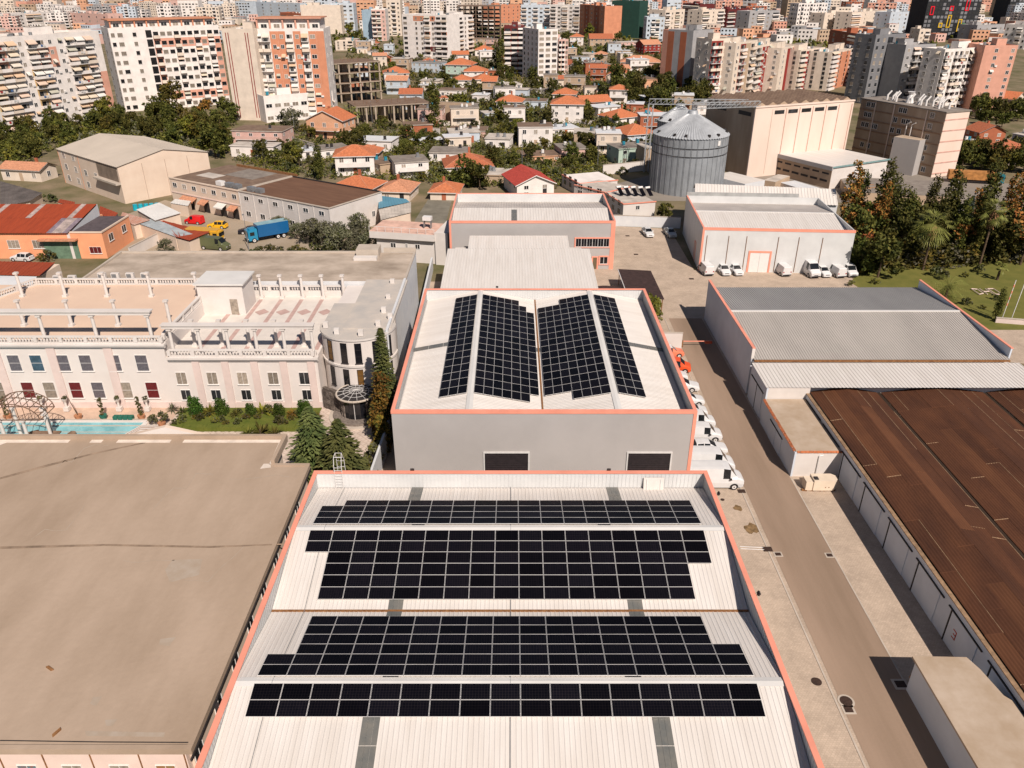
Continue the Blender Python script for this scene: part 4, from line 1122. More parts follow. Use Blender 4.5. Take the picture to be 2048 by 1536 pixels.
# east strip and back roof
b = MB(); b.box(XC + .004, 2.0, 0, XC + .3, 20, 9.6, WHITEWALL); b.build('wall', ht)
b = MB(); b.box(XC - 2.6, 11, 8.4, XC - .41, 20, 8.9, PLASTER); b.build('parapet', ht)
for k in range(4):
    b = MB(); b.box(XC - 2.3, 12.2 + k * 1.5, 8.9, XC - .8, 12.7 + k * 1.5, 9.3, PLASTER); b.build('roof_step', ht)
b = MB(); b.box(XC - 1.2, 3.0, 0, XC + .1, 5.6, 9.0, PLASTER); b.build('pylon', ht)
b = MB(); b.box(XC - .2, 1.2, 0, XC + 1.2, 1.3, 3.6, PINKPL); b.build('gate_wall', ht)
hb = empty('hall', (-61.0, 103.7, 0), 0, 'broad hall with stained grey concrete roof directly behind the hotel terraces', 'hall'); foot(hb, 46.3, 13)
b = MB(); b.box(0, 0, 0, 46, 12.8, 9.0, WHITEWALL, top=CONC2); b.build('body', hb)
for (x0, y0, x1, y1) in ((0, 12.5, 40, 12.82), (-.02, 0, .3, 12.5), (45.72, 0, 46.02, 12.8)):
    b = MB(); b.box(x0, y0, 9.003, x1, y1, 9.28, CONC3); b.build('roof_edge', hb)
b = MB(); b.box(37.2, 10.2, 9.0, 40.6, 13.0, 10.3, CONC3); b.box(41.0, 12.9, 9.0, 46, 13.2, 9.7, CONC3); b.build('stair_head', hb)
b = MB(Matrix.Identity(4)); b.box(37.0, 8.8, 9.02, 40.5, 9.9, 9.5, PLASTER); b.build('roof_hatch', hb)
for k, x in enumerate((-3.5, -1.5, 3.0, 5.0, 7.2, 9.2)):
    q = empty('air_conditioner', (-58 + x - 3, 103.75 - .2, 8.66 if False else 9.0), 0, 'white outdoor cooling unit standing behind the far terrace balustrade', 'air conditioner', 'cooling units behind the hotel balustrade')
    q.location = (-64.5 + (0, 2.1, 6.4, 8.3, 10.4, 12.5)[k], 104.3, 8.62 if x < 0 else 9.0)
    b = MB(); b.box(-.55, -.2, .1, .55, .25, 1.0, PLASTER); b.build('casing', q)
    b = MB(); b.box(-.45, -.23, .2, .2, -.205, .9, STEEL); b.build('fan_grille', q)
    b = MB(); b.box(-.5, -.15, 0, -.4, .2, .1, DARKMETAL); b.box(.4, -.15, 0, .5, .2, .1, DARKMETAL); b.build('feet', q)
# striped awnings left of the terrace: red and pale roof
rr_ = empty('shed', (-76.5, 100.2, 0), 0, 'low shed with orange red sheet roof and pale grey front strip behind the left terrace', 'shed')
R_RED = mat('red_corrugated', (.34, .06, .022), .8, .15, .6, col2=(.26, .045, .018), streak=(3, .4, 1))
p0, p1, p2, p3 = at(0, 518, 4), at(110, 525, 4), at(78, 552, 4.6), at(0, 545, 4.6)
rr_.location = (p3.x - 20, p3.y, 0); o0 = rr_.location
b = MB(T(-o0)); ribs(b, (p3.x - 20, p3.y, 4.6), (p2.x, p2.y, 4.6), (p1.x, p1.y, 4.0), (p0.x - 20, p0.y, 4.0), .6, .06, R_RED); b.build('roof_slope', rr_)
q2, q3 = at(72, 556, 4.2), at(0, 572, 4.2)
b = MB(T(-o0)); b.face([(q3.x - 20, q3.y, 4.3), (q3.x + 5, q3.y, 4.3), (p2.x - .3, p2.y - .1, 4.55), (p3.x - 20, p3.y - .1, 4.55)], WHITEWALL); b.build('pale_strip', rr_)
b = MB(T(-o0)); b.box(p3.x - 19, p3.y + .5, 0, p2.x - 1, p1.y - .5, 3.9, CREAMPL); b.build('wall', rr_)
# ================================================================ pool, garden strip and terrace furniture
WATER = mat('pool_water', (.20, .46, .50), .08, .12, .5, spec=.5, coord='World', bump=.15, bscale=3)
pa, pb = at(0, 846, 0), at(283, 846, 0)
sheet('pool_water', [(-75, 64.5), (-46.0, 64.5), (-43.8, pa.y), (-75, pa.y)], .06, WATER)
po = MB(); 
po.box(-75, pa.y, 0, -43.6, pa.y + .45, .14, PLASTER); po.build('pool_edge', None, kind='structure')
po = MB(); po.prism([(-46.0, 64.5), (-45.6, 64.5), (-43.3, pa.y), (-43.8, pa.y)], 0, .14, PLASTER); po.build('pool_edge', None, kind='structure')
DECK = mat('sandstone_deck', (.56, .40, .30), .9, .1, .6)
sheet('pool_deck', [(-80, pa.y + .45), (-40.8, pa.y + .45), (-40.8, 83.2), (-80, 83.2)], .02, DECK)
for k in range(3):
    po = MB(); po.box(-80, 77.3 + k * 1.4, .02, -40.8, 77.4 + k * 1.4, .1 + k * .05, CONC3); po.build('step', None, kind='structure')
GRASS = mat('garden_grass', (.075, .10, .012), .95, .3, .8, col2=(.12, .13, .02), coord='World', bump=.6, bscale=5)
sheet('garden_bed', [(-40.3, 77.9), (-23.6, 77.9), (-23.4, 83.2), (-40.3, 83.2)], .05, GRASS)
hg = MB()
for k in range(70):
    x = -40.3 + k * .235
    hg.M = T((x, 77.9, 0)); hg.box(-.12, -.3 - rnd.random() * .1, 0, .13, .3, .5 + rnd.random() * .12, GRASS)
hg.M = Matrix.Identity(4)
hg.build('border_hedge', None, label='low clipped hedge edging the garden strip before the hotel', category='hedge')
# patterned mat by the pool
p = at(280, 866, 0)
mt = empty('tiled_platform', (p.x - 1.3, p.y - 2.5, 0), 0, 'white platform with a maze of dark lines at the pool corner', 'platform')
b = MB(); b.prism([(-1.2, 0), (2.4, 0), (3.9, 4), (.9, 4)], 0, .22, PLASTER); b.build('slab', mt)
for f in (.12, .3, .48):
    b = MB()
    A = Vector((-1.2, 0, .225)); Bq = Vector((2.4, 0, .225)); Cq = Vector((3.9, 4, .225)); D = Vector((.9, 4, .225)); ctr = (A + Bq + Cq + D) / 4
    P4 = [v.lerp(ctr, f) for v in (A, Bq, Cq, D)]; Q4 = [v.lerp(ctr, f + .06) for v in (A, Bq, Cq, D)]
    for i in range(4):
        b.face([P4[i], P4[(i + 1) % 4], Q4[(i + 1) % 4], Q4[i]], RUST)
    b.build('line', mt)
# lattice gazebo over the pool
gp = at(78, 868, 0)
gz = empty('gazebo', (gp.x, gp.y - 2.0, 0), 0, 'iron lattice half dome on white columns standing in the pool', 'gazebo')
for (x, y) in ((-2.6, 0), (-1.6, -1.2), (1.0, -1.3), (2.6, .2), (-1.8, 1.6), (1.7, 1.8)):
    b = MB(); b.cyl((x, y), .2, .17, 0, 3.6, PLASTER, 10); b.box(x - .26, y - .26, 3.6, x + .26, y + .26, 3.75, PLASTER); b.build('column', gz)
IRONW = mat('rusty_lattice', (.20, .12, .08), .8, .3, 4)
b = MB()
for k in range(9):
    x = -2.9 + 5.8 * k / 8; h = 2.0 * math.sqrt(max(0, 1 - (x / 3.1) ** 2))
    for yy in (-1.3, 1.7): b.tube((x, yy, 3.8), (x, yy, 3.8 + h), .035, IRONW, 4)
for yy in (-1.3, .2, 1.7):
    pts = [(3.0 * math.cos(PI * k / 12), yy, 3.8 + 2.0 * math.sin(PI * k / 12)) for k in range(13)]
    for u, v in zip(pts, pts[1:]): b.tube(u, v, .06, IRONW, 5)
for k in range(13):
    a = PI * k / 12; b.tube((3.0 * math.cos(a), -1.3, 3.8 + 2 * math.sin(a)), (3.0 * math.cos(a), 1.7, 3.8 + 2 * math.sin(a)), .045, IRONW, 4)
for yy in (-1.3, 1.7): b.tube((-3, yy, 3.8), (3, yy, 3.8), .07, IRONW, 5)
b.build('lattice_dome', gz)
rk = empty('rockwork', (gp.x + 2.2, gp.y - 1.9, 0), 0, 'pile of brown rocks and a small bridge beneath the gazebo', 'rocks')
ROCK = mat('brown_rock', (.28, .18, .12), .9, .3, 1.5, col2=(.12, .075, .05))
for k in range(9):
    b = MB(T((rnd.uniform(-2, 2.2), rnd.uniform(-1.2, 1.6), 0)) @ RZ(rnd.uniform(0, 3))); s = rnd.uniform(.4, .9)
    b.prism([(-s, -.5 * s), (.2 * s, -s), (s, -.1 * s), (.6 * s, .8 * s), (-.7 * s, .6 * s)], 0, s * rnd.uniform(.6, 1.5), ROCK); b.build('rock', rk)
b = MB(); b.box(-2.2, -.2, .9, 1.2, .9, 1.05, ROCK); b.build('bridge_deck', rk)
# ================================================================ vehicles
TYRE = mat('tyre_rubber', (0.015, 0.014, 0.014), 0.9, 0.1, 5)
CARGLASS = mat('car_glass', (0.012, 0.014, 0.016), 0.06, 0.1, 3, spec=0.6)
PAINTS = {}
def paint(n, c):
    if n not in PAINTS: PAINTS[n] = mat('car_paint_' + n, c, 0.28, 0.03, 1.5, spec=0.55)
    return PAINTS[n]
LAMP = mat('headlamp', (.55, .55, .55), .1, .1, 5, spec=.7)
TAIL = mat('tail_lamp', (.35, .01, .01), .2, .1, 5)

def wheel_mesh(r, w):
    b = MB(); n = 18
    M0 = Matrix.Rotation(PI / 2, 4, 'X')
    b.M = M0; b.cyl((0, 0), r, r, -w / 2, w / 2, TYRE, n); t = b.mesh('tyre', False)
    b = MB(M0); b.cyl((0, 0), r * .62, r * .62, -w / 2 - .012, w / 2 + .012, SILVER, n); b.cyl((0, 0), r * .2, r * .2, -w / 2 - .03, w / 2 + .03, DARKMETAL, 8)
    return t, b.mesh('rim', False)
def vehicle(label, cat, paintm, L, Wd, st, wheels, wr=.32, group=None, name='parked_car', bumper=None):
    """st: stations from the nose (x=+L/2) back: (x, half width, z low, z belt, z roof, roof half width, glass code to next: s side, w screen)"""
    root = empty(name, (0, 0, 0), 0, label, cat, group)
    body, gl = MB(), MB()
    def sec(s):
        x, w, zl, zb, zr, rw = s[:6]
        zm = zl + (zb - zl) * .55
        return [(x, -w * .93, zl), (x, -w, zm), (x, -w * .97, zb), (x, -rw, zr), (x, -rw * .6, zr + .03), (x, rw * .6, zr + .03), (x, rw, zr), (x, w * .97, zb), (x, w, zm), (x, w * .93, zl)]
    secs = [sec(s) for s in st]
    for i in range(len(st) - 1):
        g = st[i][6] if len(st[i]) > 6 else ''
        a, c = secs[i], secs[i + 1]
        for j in range(9):
            q = [a[j], a[j + 1], c[j + 1], c[j]]
            side = j in (2, 6); top = j in (3, 4, 5)
            tgt, m = body, paintm
            if side and 's' in g: tgt, m = gl, CARGLASS
            if top and 'w' in g: tgt, m = gl, CARGLASS
            if side and 'w' in g and 'k' not in g: tgt, m = gl, CARGLASS
            tgt.face(q[::-1], m)
        body.face([a[9], a[0], c[0], c[9]][::-1], DARKMETAL)
    body.face(secs[0], paintm); body.face(secs[-1][::-1], paintm)
    body.build('body', root, smooth=False)
    if gl.f: gl.build('windows', root)
    tm, rm = wheel_mesh(wr, .2)
    wd = st[len(st) // 2][1]
    for x in wheels:
        for s in (-1, 1):
            o = put('wheel', tm, root, T((x, s * (wd - .09), wr))); put('rim', rm, o)
            b = MB(); n = 12; yy = s * (wd + .004)
            pts = [(x + (wr + .07) * math.cos(PI * k / n), yy, wr + (wr + .07) * math.sin(PI * k / n)) for k in range(n + 1)]
            b.face(pts if s < 0 else pts[::-1], DARKMETAL); b.build('wheel_arch', root)
    f, r = st[0], st[-1]
    for s in (-1, 1):
        b = MB(); b.box(f[0] - .12, s * f[1] * .62 - .15, f[3] - .24, f[0] + .015, s * f[1] * .62 + .15, f[3] - .06, LAMP); b.build('headlight', root)
        b = MB(); b.box(r[0] - .015, s * r[1] * .8 - .1, r[3] - .22, r[0] + .1, s * r[1] * .8 + .1, r[3] - .0, TAIL); b.build('tail_light', root)
        mx = [q for q in st if len(q) > 6 and 'w' in q[6]][0]
        b = MB(); b.box(mx[0] - .75, s * (mx[1] + .02), mx[3] - .02, mx[0] - .55, s * (mx[1] + .22), mx[3] + .14, DARKMETAL if bumper else paintm); b.build('mirror', root)
    b = MB(); b.box(f[0] - .05, -f[1] * .9, f[2] + .02, f[0] + .05, f[1] * .9, f[2] + .2, DARKMETAL if bumper else paintm); b.box(f[0] + .0, -.35, f[2] + .25, f[0] + .02, .35, f[2] + .36, DARKMETAL); b.build('bumper', root)
    b = MB(); b.box(r[0] - .06, -r[1] * .9, r[2] + .02, r[0] + .02, r[1] * .9, r[2] + .22, DARKMETAL if bumper else paintm); b.build('bumper', root)
    return root
WHITEP = paint('white', (.63, .62, .61))
def st_hatch():   # compact hatchback 4.1 m
    return [(2.05, .72, .28, .62, .70, .6, ''), (1.9, .8, .2, .72, .80, .66, ''), (1.15, .84, .2, .86, .96, .68, ''), (1.0, .85, .2, .88, 1.0, .66, 'wk'), (.35, .86, .2, .92, 1.44, .56, 's'), (-.35, .86, .2, .93, 1.49, .58, ''), (-.42, .86, .2, .93, 1.49, .58, 's'), (-1.3, .86, .2, .94, 1.44, .57, ''), (-1.45, .85, .22, .94, 1.42, .56, 'w'), (-1.95, .80, .26, .95, 1.02, .6, ''), (-2.05, .74, .3, .9, .95, .58)]
def st_saloon():
    return [(2.3, .72, .28, .6, .66, .6, ''), (2.1, .82, .2, .70, .78, .68, ''), (1.2, .87, .2, .84, .94, .7, ''), (1.05, .87, .2, .86, .98, .66, 'wk'), (.3, .88, .2, .9, 1.40, .56, 's'), (-.35, .88, .2, .9, 1.44, .57, ''), (-.42, .88, .2, .9, 1.44, .57, 's'), (-1.1, .88, .2, .92, 1.38, .56, ''), (-1.2, .88, .2, .92, 1.36, .55, 'w'), (-1.75, .86, .2, .95, 1.05, .62, ''), (-2.2, .8, .24, .93, 1.0, .62, ''), (-2.3, .74, .3, .8, .88, .6)]
def st_panel(L=4.4, H=1.85):   # small panel van
    h = L / 2
    return [(h, .75, .28, .7, .76, .62, ''), (h - .15, .86, .2, .82, .92, .7, ''), (h - .75, .88, .2, 1.0, 1.1, .72, ''), (h - .85, .89, .2, 1.02, 1.16, .70, 'wk'), (h - 1.45, .9, .2, 1.06, H - .05, .70, 's'), (h - 2.15, .9, .2, 1.06, H, .72, ''), (h - 2.2, .9, .2, 1.06, H, .72, ''), (-h + .12, .88, .2, 1.06, H - .02, .72, ''), (-h, .84, .24, 1.0, H - .12, .68)]
def st_bigvan(L=5.9, H=2.5):
    h = L / 2
    return [(h, .85, .35, .95, 1.02, .7, ''), (h - .2, .96, .25, 1.1, 1.2, .8, ''), (h - .75, .98, .25, 1.3, 1.42, .82, ''), (h - .82, .98, .25, 1.32, 1.5, .80, 'wk'), (h - 1.5, 1.0, .25, 1.35, H - .15, .80, 's'), (h - 2.25, 1.0, .25, 1.35, H, .84, ''), (h - 2.3, 1.0, .25, 1.35, H, .84, ''), (-h + .1, .98, .25, 1.35, H, .84, ''), (-h, .94, .3, 1.3, H - .1, .8)]
def face_cam(px, py): 
    p = at(px, py, 0); return p
def put_car(root, x, y, rz, label=None, group=None, first=[set()]):
    if root.name not in first[0]:
        first[0].add(root.name); KIDS[root.name] = [(c, [g for g in c.children]) for c in root.children]
        root.location = (x, y, .015); root.rotation_euler = (0, 0, rz)
        if label: root['label'] = label
        if group: root['group'] = group
        return root
    return copy_thing(root, (x, y, .015), rz, None, label, group)
hatch = vehicle('white hatchback', 'car', WHITEP, 4.1, 1.7, st_hatch(), (1.3, -1.25))
saloon = vehicle('white saloon', 'car', WHITEP, 4.6, 1.75, st_saloon(), (1.4, -1.35))
panel = vehicle('white small van', 'van', WHITEP, 4.4, 1.8, st_panel(), (1.4, -1.4), name='parked_van', bumper=True)
bigvan = vehicle('large white van', 'van', WHITEP, 5.9, 2.0, st_bigvan(), (1.95, -1.8), .36, name='parked_van', bumper=True)
G1 = 'vehicles parked along the right wall of the second warehouse'
# noses point to +x, tails against the warehouse wall
put_car(bigvan, 21.0, 66.9, 0, 'large white van nearest the camera, tail against the grey warehouse', G1)
put_car(bigvan, 20.8, 69.7, .0, 'large white van second from the camera beside the grey warehouse', G1)
put_car(saloon, 21.6, 73.2, .03, 'white saloon between the big vans and the small vans', G1)
put_car(panel, 21.8, 76.1, -.03, 'small white van with dark sills just beyond the white saloon', G1)
put_car(panel, 21.7, 79.0, .02, 'small white van level with the coral corner of the grey warehouse', G1)
put_car(hatch, 21.5, 81.6, .0, 'white hatchback half hidden behind the coral coping corner', G1)
put_car(hatch, 21.7, 84.2, .05, 'white hatchback with open view of its dark windscreen, past the coping corner', G1)
put_car(saloon, 21.7, 88.2, -.12, 'white saloon parked slightly askew before the orange car', G1)
put_car(hatch, 21.0, 90.9, 0, 'white hatchback tucked in just before the orange car', G1)
ORANGEP = paint('orange', (.70, .09, .025))
orange = vehicle('orange van', 'car', ORANGEP, 4.4, 1.8, st_panel(4.3, 1.7), (1.4, -1.35), name='parked_car', bumper=True)
put_car(orange, 21.9, 93.6, -.15, 'bright orange car parked among the white ones', G1)
hatch2 = vehicle('two tone', 'car', paint('coral', (.74, .2, .11)), 4.1, 1.7, st_hatch(), (1.3, -1.25))
put_car(hatch2, 21.9, 98.0, .1, 'coral and white hatchback parked against the short white wall', G1)
b = MB(); b.box(-1.6, -.55, 1.46, .35, .55, 1.53, WHITEP); b.build('white_roof', hatch2)
G2 = 'white vehicles parked in front of the white hall'
def lot(root, px, py, rz, label, g=G2):
    p = at(px, py, 0); put_car(root, p.x, p.y, rz, label, g)
D = -PI / 2
lot(panel, 1410, 545, PI / 2 + .12, 'white van at the coral corner of the white hall, tail to the camera')
lot(saloon, 1446, 545, D + .05, 'first white car right of the corner van, nose out')
lot(saloon, 1470, 545, D + .1, 'second white car right of the corner van, nose out')
lot(panel, 1562, 546, PI / 2 + .15, 'white van parked alone right of the coral framed gate')
lot(bigvan, 1616, 547, D + .12, 'tallest white van in the row before the white hall')
lot(hatch, 1644, 549, D + .1, 'small white hatchback squeezed right of the tallest van')
lot(panel, 1670, 549, PI / 2 + .15, 'white van second from the right end before the white hall')
lot(panel, 1695, 548, D + .1, 'white van at the right end before the trees')
G3 = 'cars against the boundary wall of the back yard'
lot(saloon, 1295, 470, D + .1, 'white car alone against the low boundary wall', G3)
lot(vehicle('silver car', 'car', paint('silver', (.42, .45, .46)), 4.6, 1.8, st_saloon(), (1.4, -1.35)), 1340, 471, D + .1, 'silver car in the corner beside the white hall', G3)
# cars among the workshops on the left
lot(vehicle('red car', 'car', paint('red', (.62, .012, .015)), 4.1, 1.7, st_panel(4.0, 1.75), (1.3, -1.25)), 390, 447, PI * .93, 'bright red van between the white sheet roof and the long building', 'cars in the workshop yard')
lot(vehicle('yellow car', 'car', paint('yellow', (.78, .42, .015)), 4.1, 1.7, st_hatch(), (1.3, -1.25)), 436, 456, PI * .97, 'yellow car in the middle of the workshop yard', 'cars in the workshop yard')
lot(vehicle('black car', 'car', paint('black', (.012, .012, .018)), 4.4, 1.8, st_saloon(), (1.4, -1.35)), 500, 466, PI * 1.1, 'black car half behind the blue lorry', 'cars in the workshop yard')
OLIVE = paint('olive', (.10, .11, .05))
lot(vehicle('olive van', 'van', OLIVE, 5.6, 2.0, st_bigvan(6.2, 2.4), (1.9, -1.8), .36, name='parked_van'), 430, 498, -.25, 'dark olive van standing in front of the yellow lorry', 'cars in the workshop yard')
lot(hatch, 46, 521, PI * .95, 'white car behind the bushes of the orange building', 'cars in the workshop yard')

def truck(label, px, py, rz, cabc, boxc, L, H, boxtop=None, name='lorry', tarp=False):
    p = at(px, py, 0)
    r = empty(name, (p.x, p.y, 0.015), rz, label, 'lorry')
    b = MB(); b.prism([(L / 2 - 1.9, -1.1), (L / 2 - .15, -1.1), (L / 2, -.9), (L / 2, .9), (L / 2 - .15, 1.1), (L / 2 - 1.9, 1.1)], .5, 2.5, cabc); b.build('cab', r)
    b = MB(); b.box(L / 2 - .01, -.95, 1.5, L / 2 + .03, .95, 2.25, CARGLASS); b.build('windscreen', r)
    for s in (-1, 1):
        b = MB(); b.box(L / 2 - 1.3, s * 1.08, 1.5, L / 2 - .4, s * 1.12, 2.2, CARGLASS); b.build('side_window', r)
        b = MB(); b.box(L / 2 - .05, s * .8 - .15, .75, L / 2 + .04, s * .8 + .15, .98, LAMP); b.build('headlight', r)
    b = MB(); b.box(L / 2 - .05, -1.05, .45, L / 2 + .1, 1.05, .7, DARKMETAL); b.build('bumper', r)
    b = MB(); b.box(-L / 2, -1.2, 1.0, L / 2 - 2.05, 1.2, H, boxc, top=boxtop); b.build('cargo_box', r)
    b = MB(); b.prism([(L / 2 - 1.9, -1.0), (L / 2 - .5, -.8), (L / 2 - .5, .8), (L / 2 - 1.9, 1.0)], 2.5, 2.75, cabc); b.build('wind_deflector', r)
    b = MB(); b.box(-L / 2, -.5, .6, L / 2 - .3, .5, .99, DARKMETAL); b.build('chassis', r)
    tm, rm = wheel_mesh(.48, .32)
    for x in (L / 2 - 1.1, -L / 2 + 1.2, -L / 2 + 2.4):
        for s in (-1, 1):
            o = put('wheel', tm, r, T((x, s * 1.0, .48))); put('rim', rm, o)
    return r
BLUE = paint('blue', (.010, .10, .26)); TEAL = paint('teal', (.02, .16, .19))
truck('blue box lorry in front of the olive bushes', 536, 478, PI * 1.2, paint('light_blue', (.02, .22, .38)), BLUE, 8.4, 3.4, mat('pale_blue_roof', (.25, .40, .44), .5))
YEL = paint('ochre', (.62, .34, .03))
truck('yellow flat sided lorry behind the dark olive van', 412, 484, -.2, YEL, YEL, 7.5, 2.7)
truck('long lorry with orange load and teal cab behind the flour mill', 1948, 366, -.28, TEAL, mat('orange_tarpaulin', (.45, .20, .06), .8, .2, 1), 13, 3.0)
# ================================================================ plants
def leafmat(name, c, c2, rand=.25):
    m = bpy.data.materials.new(name); m.use_nodes = True
    N, L = m.node_tree.nodes, m.node_tree.links
    b = N['Principled BSDF']; b.inputs['Roughness'].default_value = .7; b.inputs['Specular IOR Level'].default_value = .15
    tc = N.new('ShaderNodeTexCoord'); no = N.new('ShaderNodeTexNoise'); no.inputs['Scale'].default_value = .9; no.inputs['Detail'].default_value = 4
    oi = N.new('ShaderNodeObjectInfo')
    ad = N.new('ShaderNodeVectorMath'); ad.operation = 'ADD'
    L.new(tc.outputs['Object'], ad.inputs[0]); L.new(oi.outputs['Random'], ad.inputs[1]); L.new(ad.outputs[0], no.inputs['Vector'])
    cr = N.new('ShaderNodeValToRGB'); cr.color_ramp.elements[0].position = .36; cr.color_ramp.elements[1].position = .64
    cr.color_ramp.elements[0].color = (*c, 1); cr.color_ramp.elements[1].color = (*c2, 1)
    L.new(no.outputs['Fac'], cr.inputs[0])
    hs = N.new('ShaderNodeHueSaturation'); mr = N.new('ShaderNodeMapRange'); mr.inputs['To Min'].default_value = 1 - rand; mr.inputs['To Max'].default_value = 1 + rand
    mh = N.new('ShaderNodeMapRange'); mh.inputs['To Min'].default_value = .47; mh.inputs['To Max'].default_value = .52
    L.new(oi.outputs['Random'], mr.inputs['Value']); L.new(oi.outputs['Random'], mh.inputs['Value'])
    L.new(mr.outputs[0], hs.inputs['Value']); L.new(mh.outputs[0], hs.inputs['Hue']); L.new(cr.outputs[0], hs.inputs['Color'])
    L.new(hs.outputs[0], b.inputs['Base Color'])
    return m
LF_DARK = leafmat('leaves_dark', (.028, .036, .008), (.085, .085, .016))
LF_MID = leafmat('leaves_mid', (.055, .06, .012), (.145, .135, .028))
LF_YEL = leafmat('leaves_yellowish', (.09, .09, .012), (.17, .14, .02))
LF_OLIVE = leafmat('leaves_olive', (.085, .085, .05), (.15, .145, .09))
LF_RUST = leafmat('leaves_rust', (.20, .085, .022), (.40, .19, .045), .15)
LF_BLUE = leafmat('leaves_bluish', (.045, .065, .055), (.10, .13, .11))
LF_FIR = leafmat('needles', (.05, .07, .022), (.14, .155, .05))
LF_VINE = leafmat('vine_leaves', (.14, .08, .015), (.21, .15, .02))
BARK = mat('bark', (.12, .08, .05), .95, .3, 3)
def leaf(b, c, s, m, up=.3, r=None):
    r = r or rnd
    n = Vector((r.gauss(0, 1), r.gauss(0, 1), r.gauss(0, 1) + up)).normalized()
    u = n.orthogonal().normalized(); w = n.cross(u)
    a = r.uniform(0, PI); u, w = u * math.cos(a) + w * math.sin(a), w * math.cos(a) - u * math.sin(a)
    b.face([c - u * s, c - w * s * .6, c + u * s, c + w * s * .6], m)
def crown(seed, blobs, n, s, m, m2=None, f2=.2):
    r = random.Random(seed); b = MB()
    tot = sum(q[3] ** 2 for q in blobs)
    for (x, y, z, R, sq) in blobs:
        k = int(n * R * R / tot)
        sub = [Vector((r.gauss(0, 1), r.gauss(0, 1), r.gauss(0, 1))).normalized() for _ in range(max(5, k // 28))]
        for i in range(k):
            d = r.choice(sub) + Vector((r.gauss(0, .3), r.gauss(0, .3), r.gauss(0, .3)))
            d = d.normalized() * R * (r.random() ** .28) * r.uniform(.85, 1.08)
            leaf(b, Vector((x + d.x, y + d.y, z + d.z * sq)), s * r.uniform(.6, 1.3), m2 if m2 and r.random() < f2 else m, .5, r)
    return b.mesh('crown')
def trunk(h, r, lean=0, limbs=4, seed=1):
    q = random.Random(seed); b = MB(); p = Vector((0, 0, 0)); d = Vector((lean, 0, 1)).normalized()
    e = d * h * .55; b.tube(p, e, r, BARK, 7, r * .7)
    for k in range(limbs):
        a = 2 * PI * k / limbs + q.uniform(-.4, .4); t = e + Vector((math.cos(a) * h * .28, math.sin(a) * h * .28, h * q.uniform(.2, .38)))
        b.tube(e - d * .15, t, r * .55, BARK, 5, r * .2)
    return b.mesh('trunk')
def blobset(seed, w, h, n=7, low=.25):
    r = random.Random(seed)
    out = [(0, 0, h * .62, w * .36, .9)]
    for k in range(n):
        a = 2 * PI * k / n + r.uniform(-.5, .5); q = r.uniform(.25, .38) * w
        out.append((math.cos(a) * q, math.sin(a) * q, h * r.uniform(low + .15, .85), w * r.uniform(.16, .27), r.uniform(.75, 1.1)))
    return out
TREES = {}
def proto(name, crown_me, trunk_me, kind): TREES[name] = (crown_me, trunk_me, kind)
# unit protos are about 6 m high and 5 m wide
for i in range(4):
    proto('dark%d' % i, crown(10 + i, blobset(10 + i, 5.2, 6.2, 10, .0), 1900, .27, LF_DARK, LF_MID, .3), trunk(5, .16, .1, 4, i), 'broadleaf_tree')
    proto('mid%d' % i, crown(20 + i, blobset(20 + i, 5.0, 6.0, 9, .08), 1700, .27, LF_MID, LF_YEL if i % 2 else LF_DARK, .3), trunk(5, .15, -.1, 4, i), 'broadleaf_tree')
proto('yel0', crown(31, blobset(31, 4.6, 7.5, 8), 1500, .26, LF_YEL, LF_MID, .4), trunk(6, .15, 0, 4, 3), 'broadleaf_tree')
proto('rust0', crown(32, blobset(32, 4.6, 7.5, 8), 1600, .26, LF_RUST, LF_DARK, .25), trunk(6, .15, 0, 4, 3), 'broadleaf_tree')
for i in range(2): proto('olive%d' % i, crown(41 + i, blobset(41 + i, 4.2, 4.4, 8, .1), 1500, .17, LF_OLIVE, LF_DARK, .2), trunk(3, .12, .2, 5, i), 'olive_tree')
for i in range(3): proto('bush%d' % i, crown(51 + i, blobset(51 + i, 2.6, 1.9, 5, .05), 420, .19, (LF_MID, LF_DARK, LF_YEL)[i], LF_OLIVE, .25), trunk(1.2, .06, 0, 3, i), 'bush')
cyp = [(rnd.uniform(-.3, .3), rnd.uniform(-.3, .3), z, 1.5 * math.sin(PI * (.12 + .84 * (z / 12.5))) ** .7 + .1, 1.2) for z in [.8 + k * .5 for k in range(23)]]
proto('cypress', crown(61, cyp, 2600, .22, LF_DARK, LF_MID, .3), trunk(5, .18, 0, 2, 1), 'cypress_tree')
proto('cypress_rust', crown(63, cyp, 2600, .22, LF_RUST, LF_DARK, .4), trunk(5, .18, 0, 2, 1), 'cypress_tree')
pop = [(0, 0, z, 1.7 * math.sin(PI * (.1 + .84 * (z / 13))) ** .6 + .1, 1.1) for z in [1.2 + k * .7 for k in range(17)]]
proto('poplar', crown(62, pop, 1900, .24, LF_MID, LF_DARK, .4), trunk(8, .2, 0, 3, 1), 'poplar_tree')
def tree(kind, x, y, s, label, cat='tree', group=None, sz=None, name=None, z=0.0):
    cme, tme, nm = TREES[kind]
    r = empty(name or nm, (x, y, z), rnd.uniform(0, 6.28), label, cat, group)
    r.scale = (s, s, s * (sz or rnd.uniform(.85, 1.15)))
    put('trunk', tme, r); put('crown', cme, r)
    return r

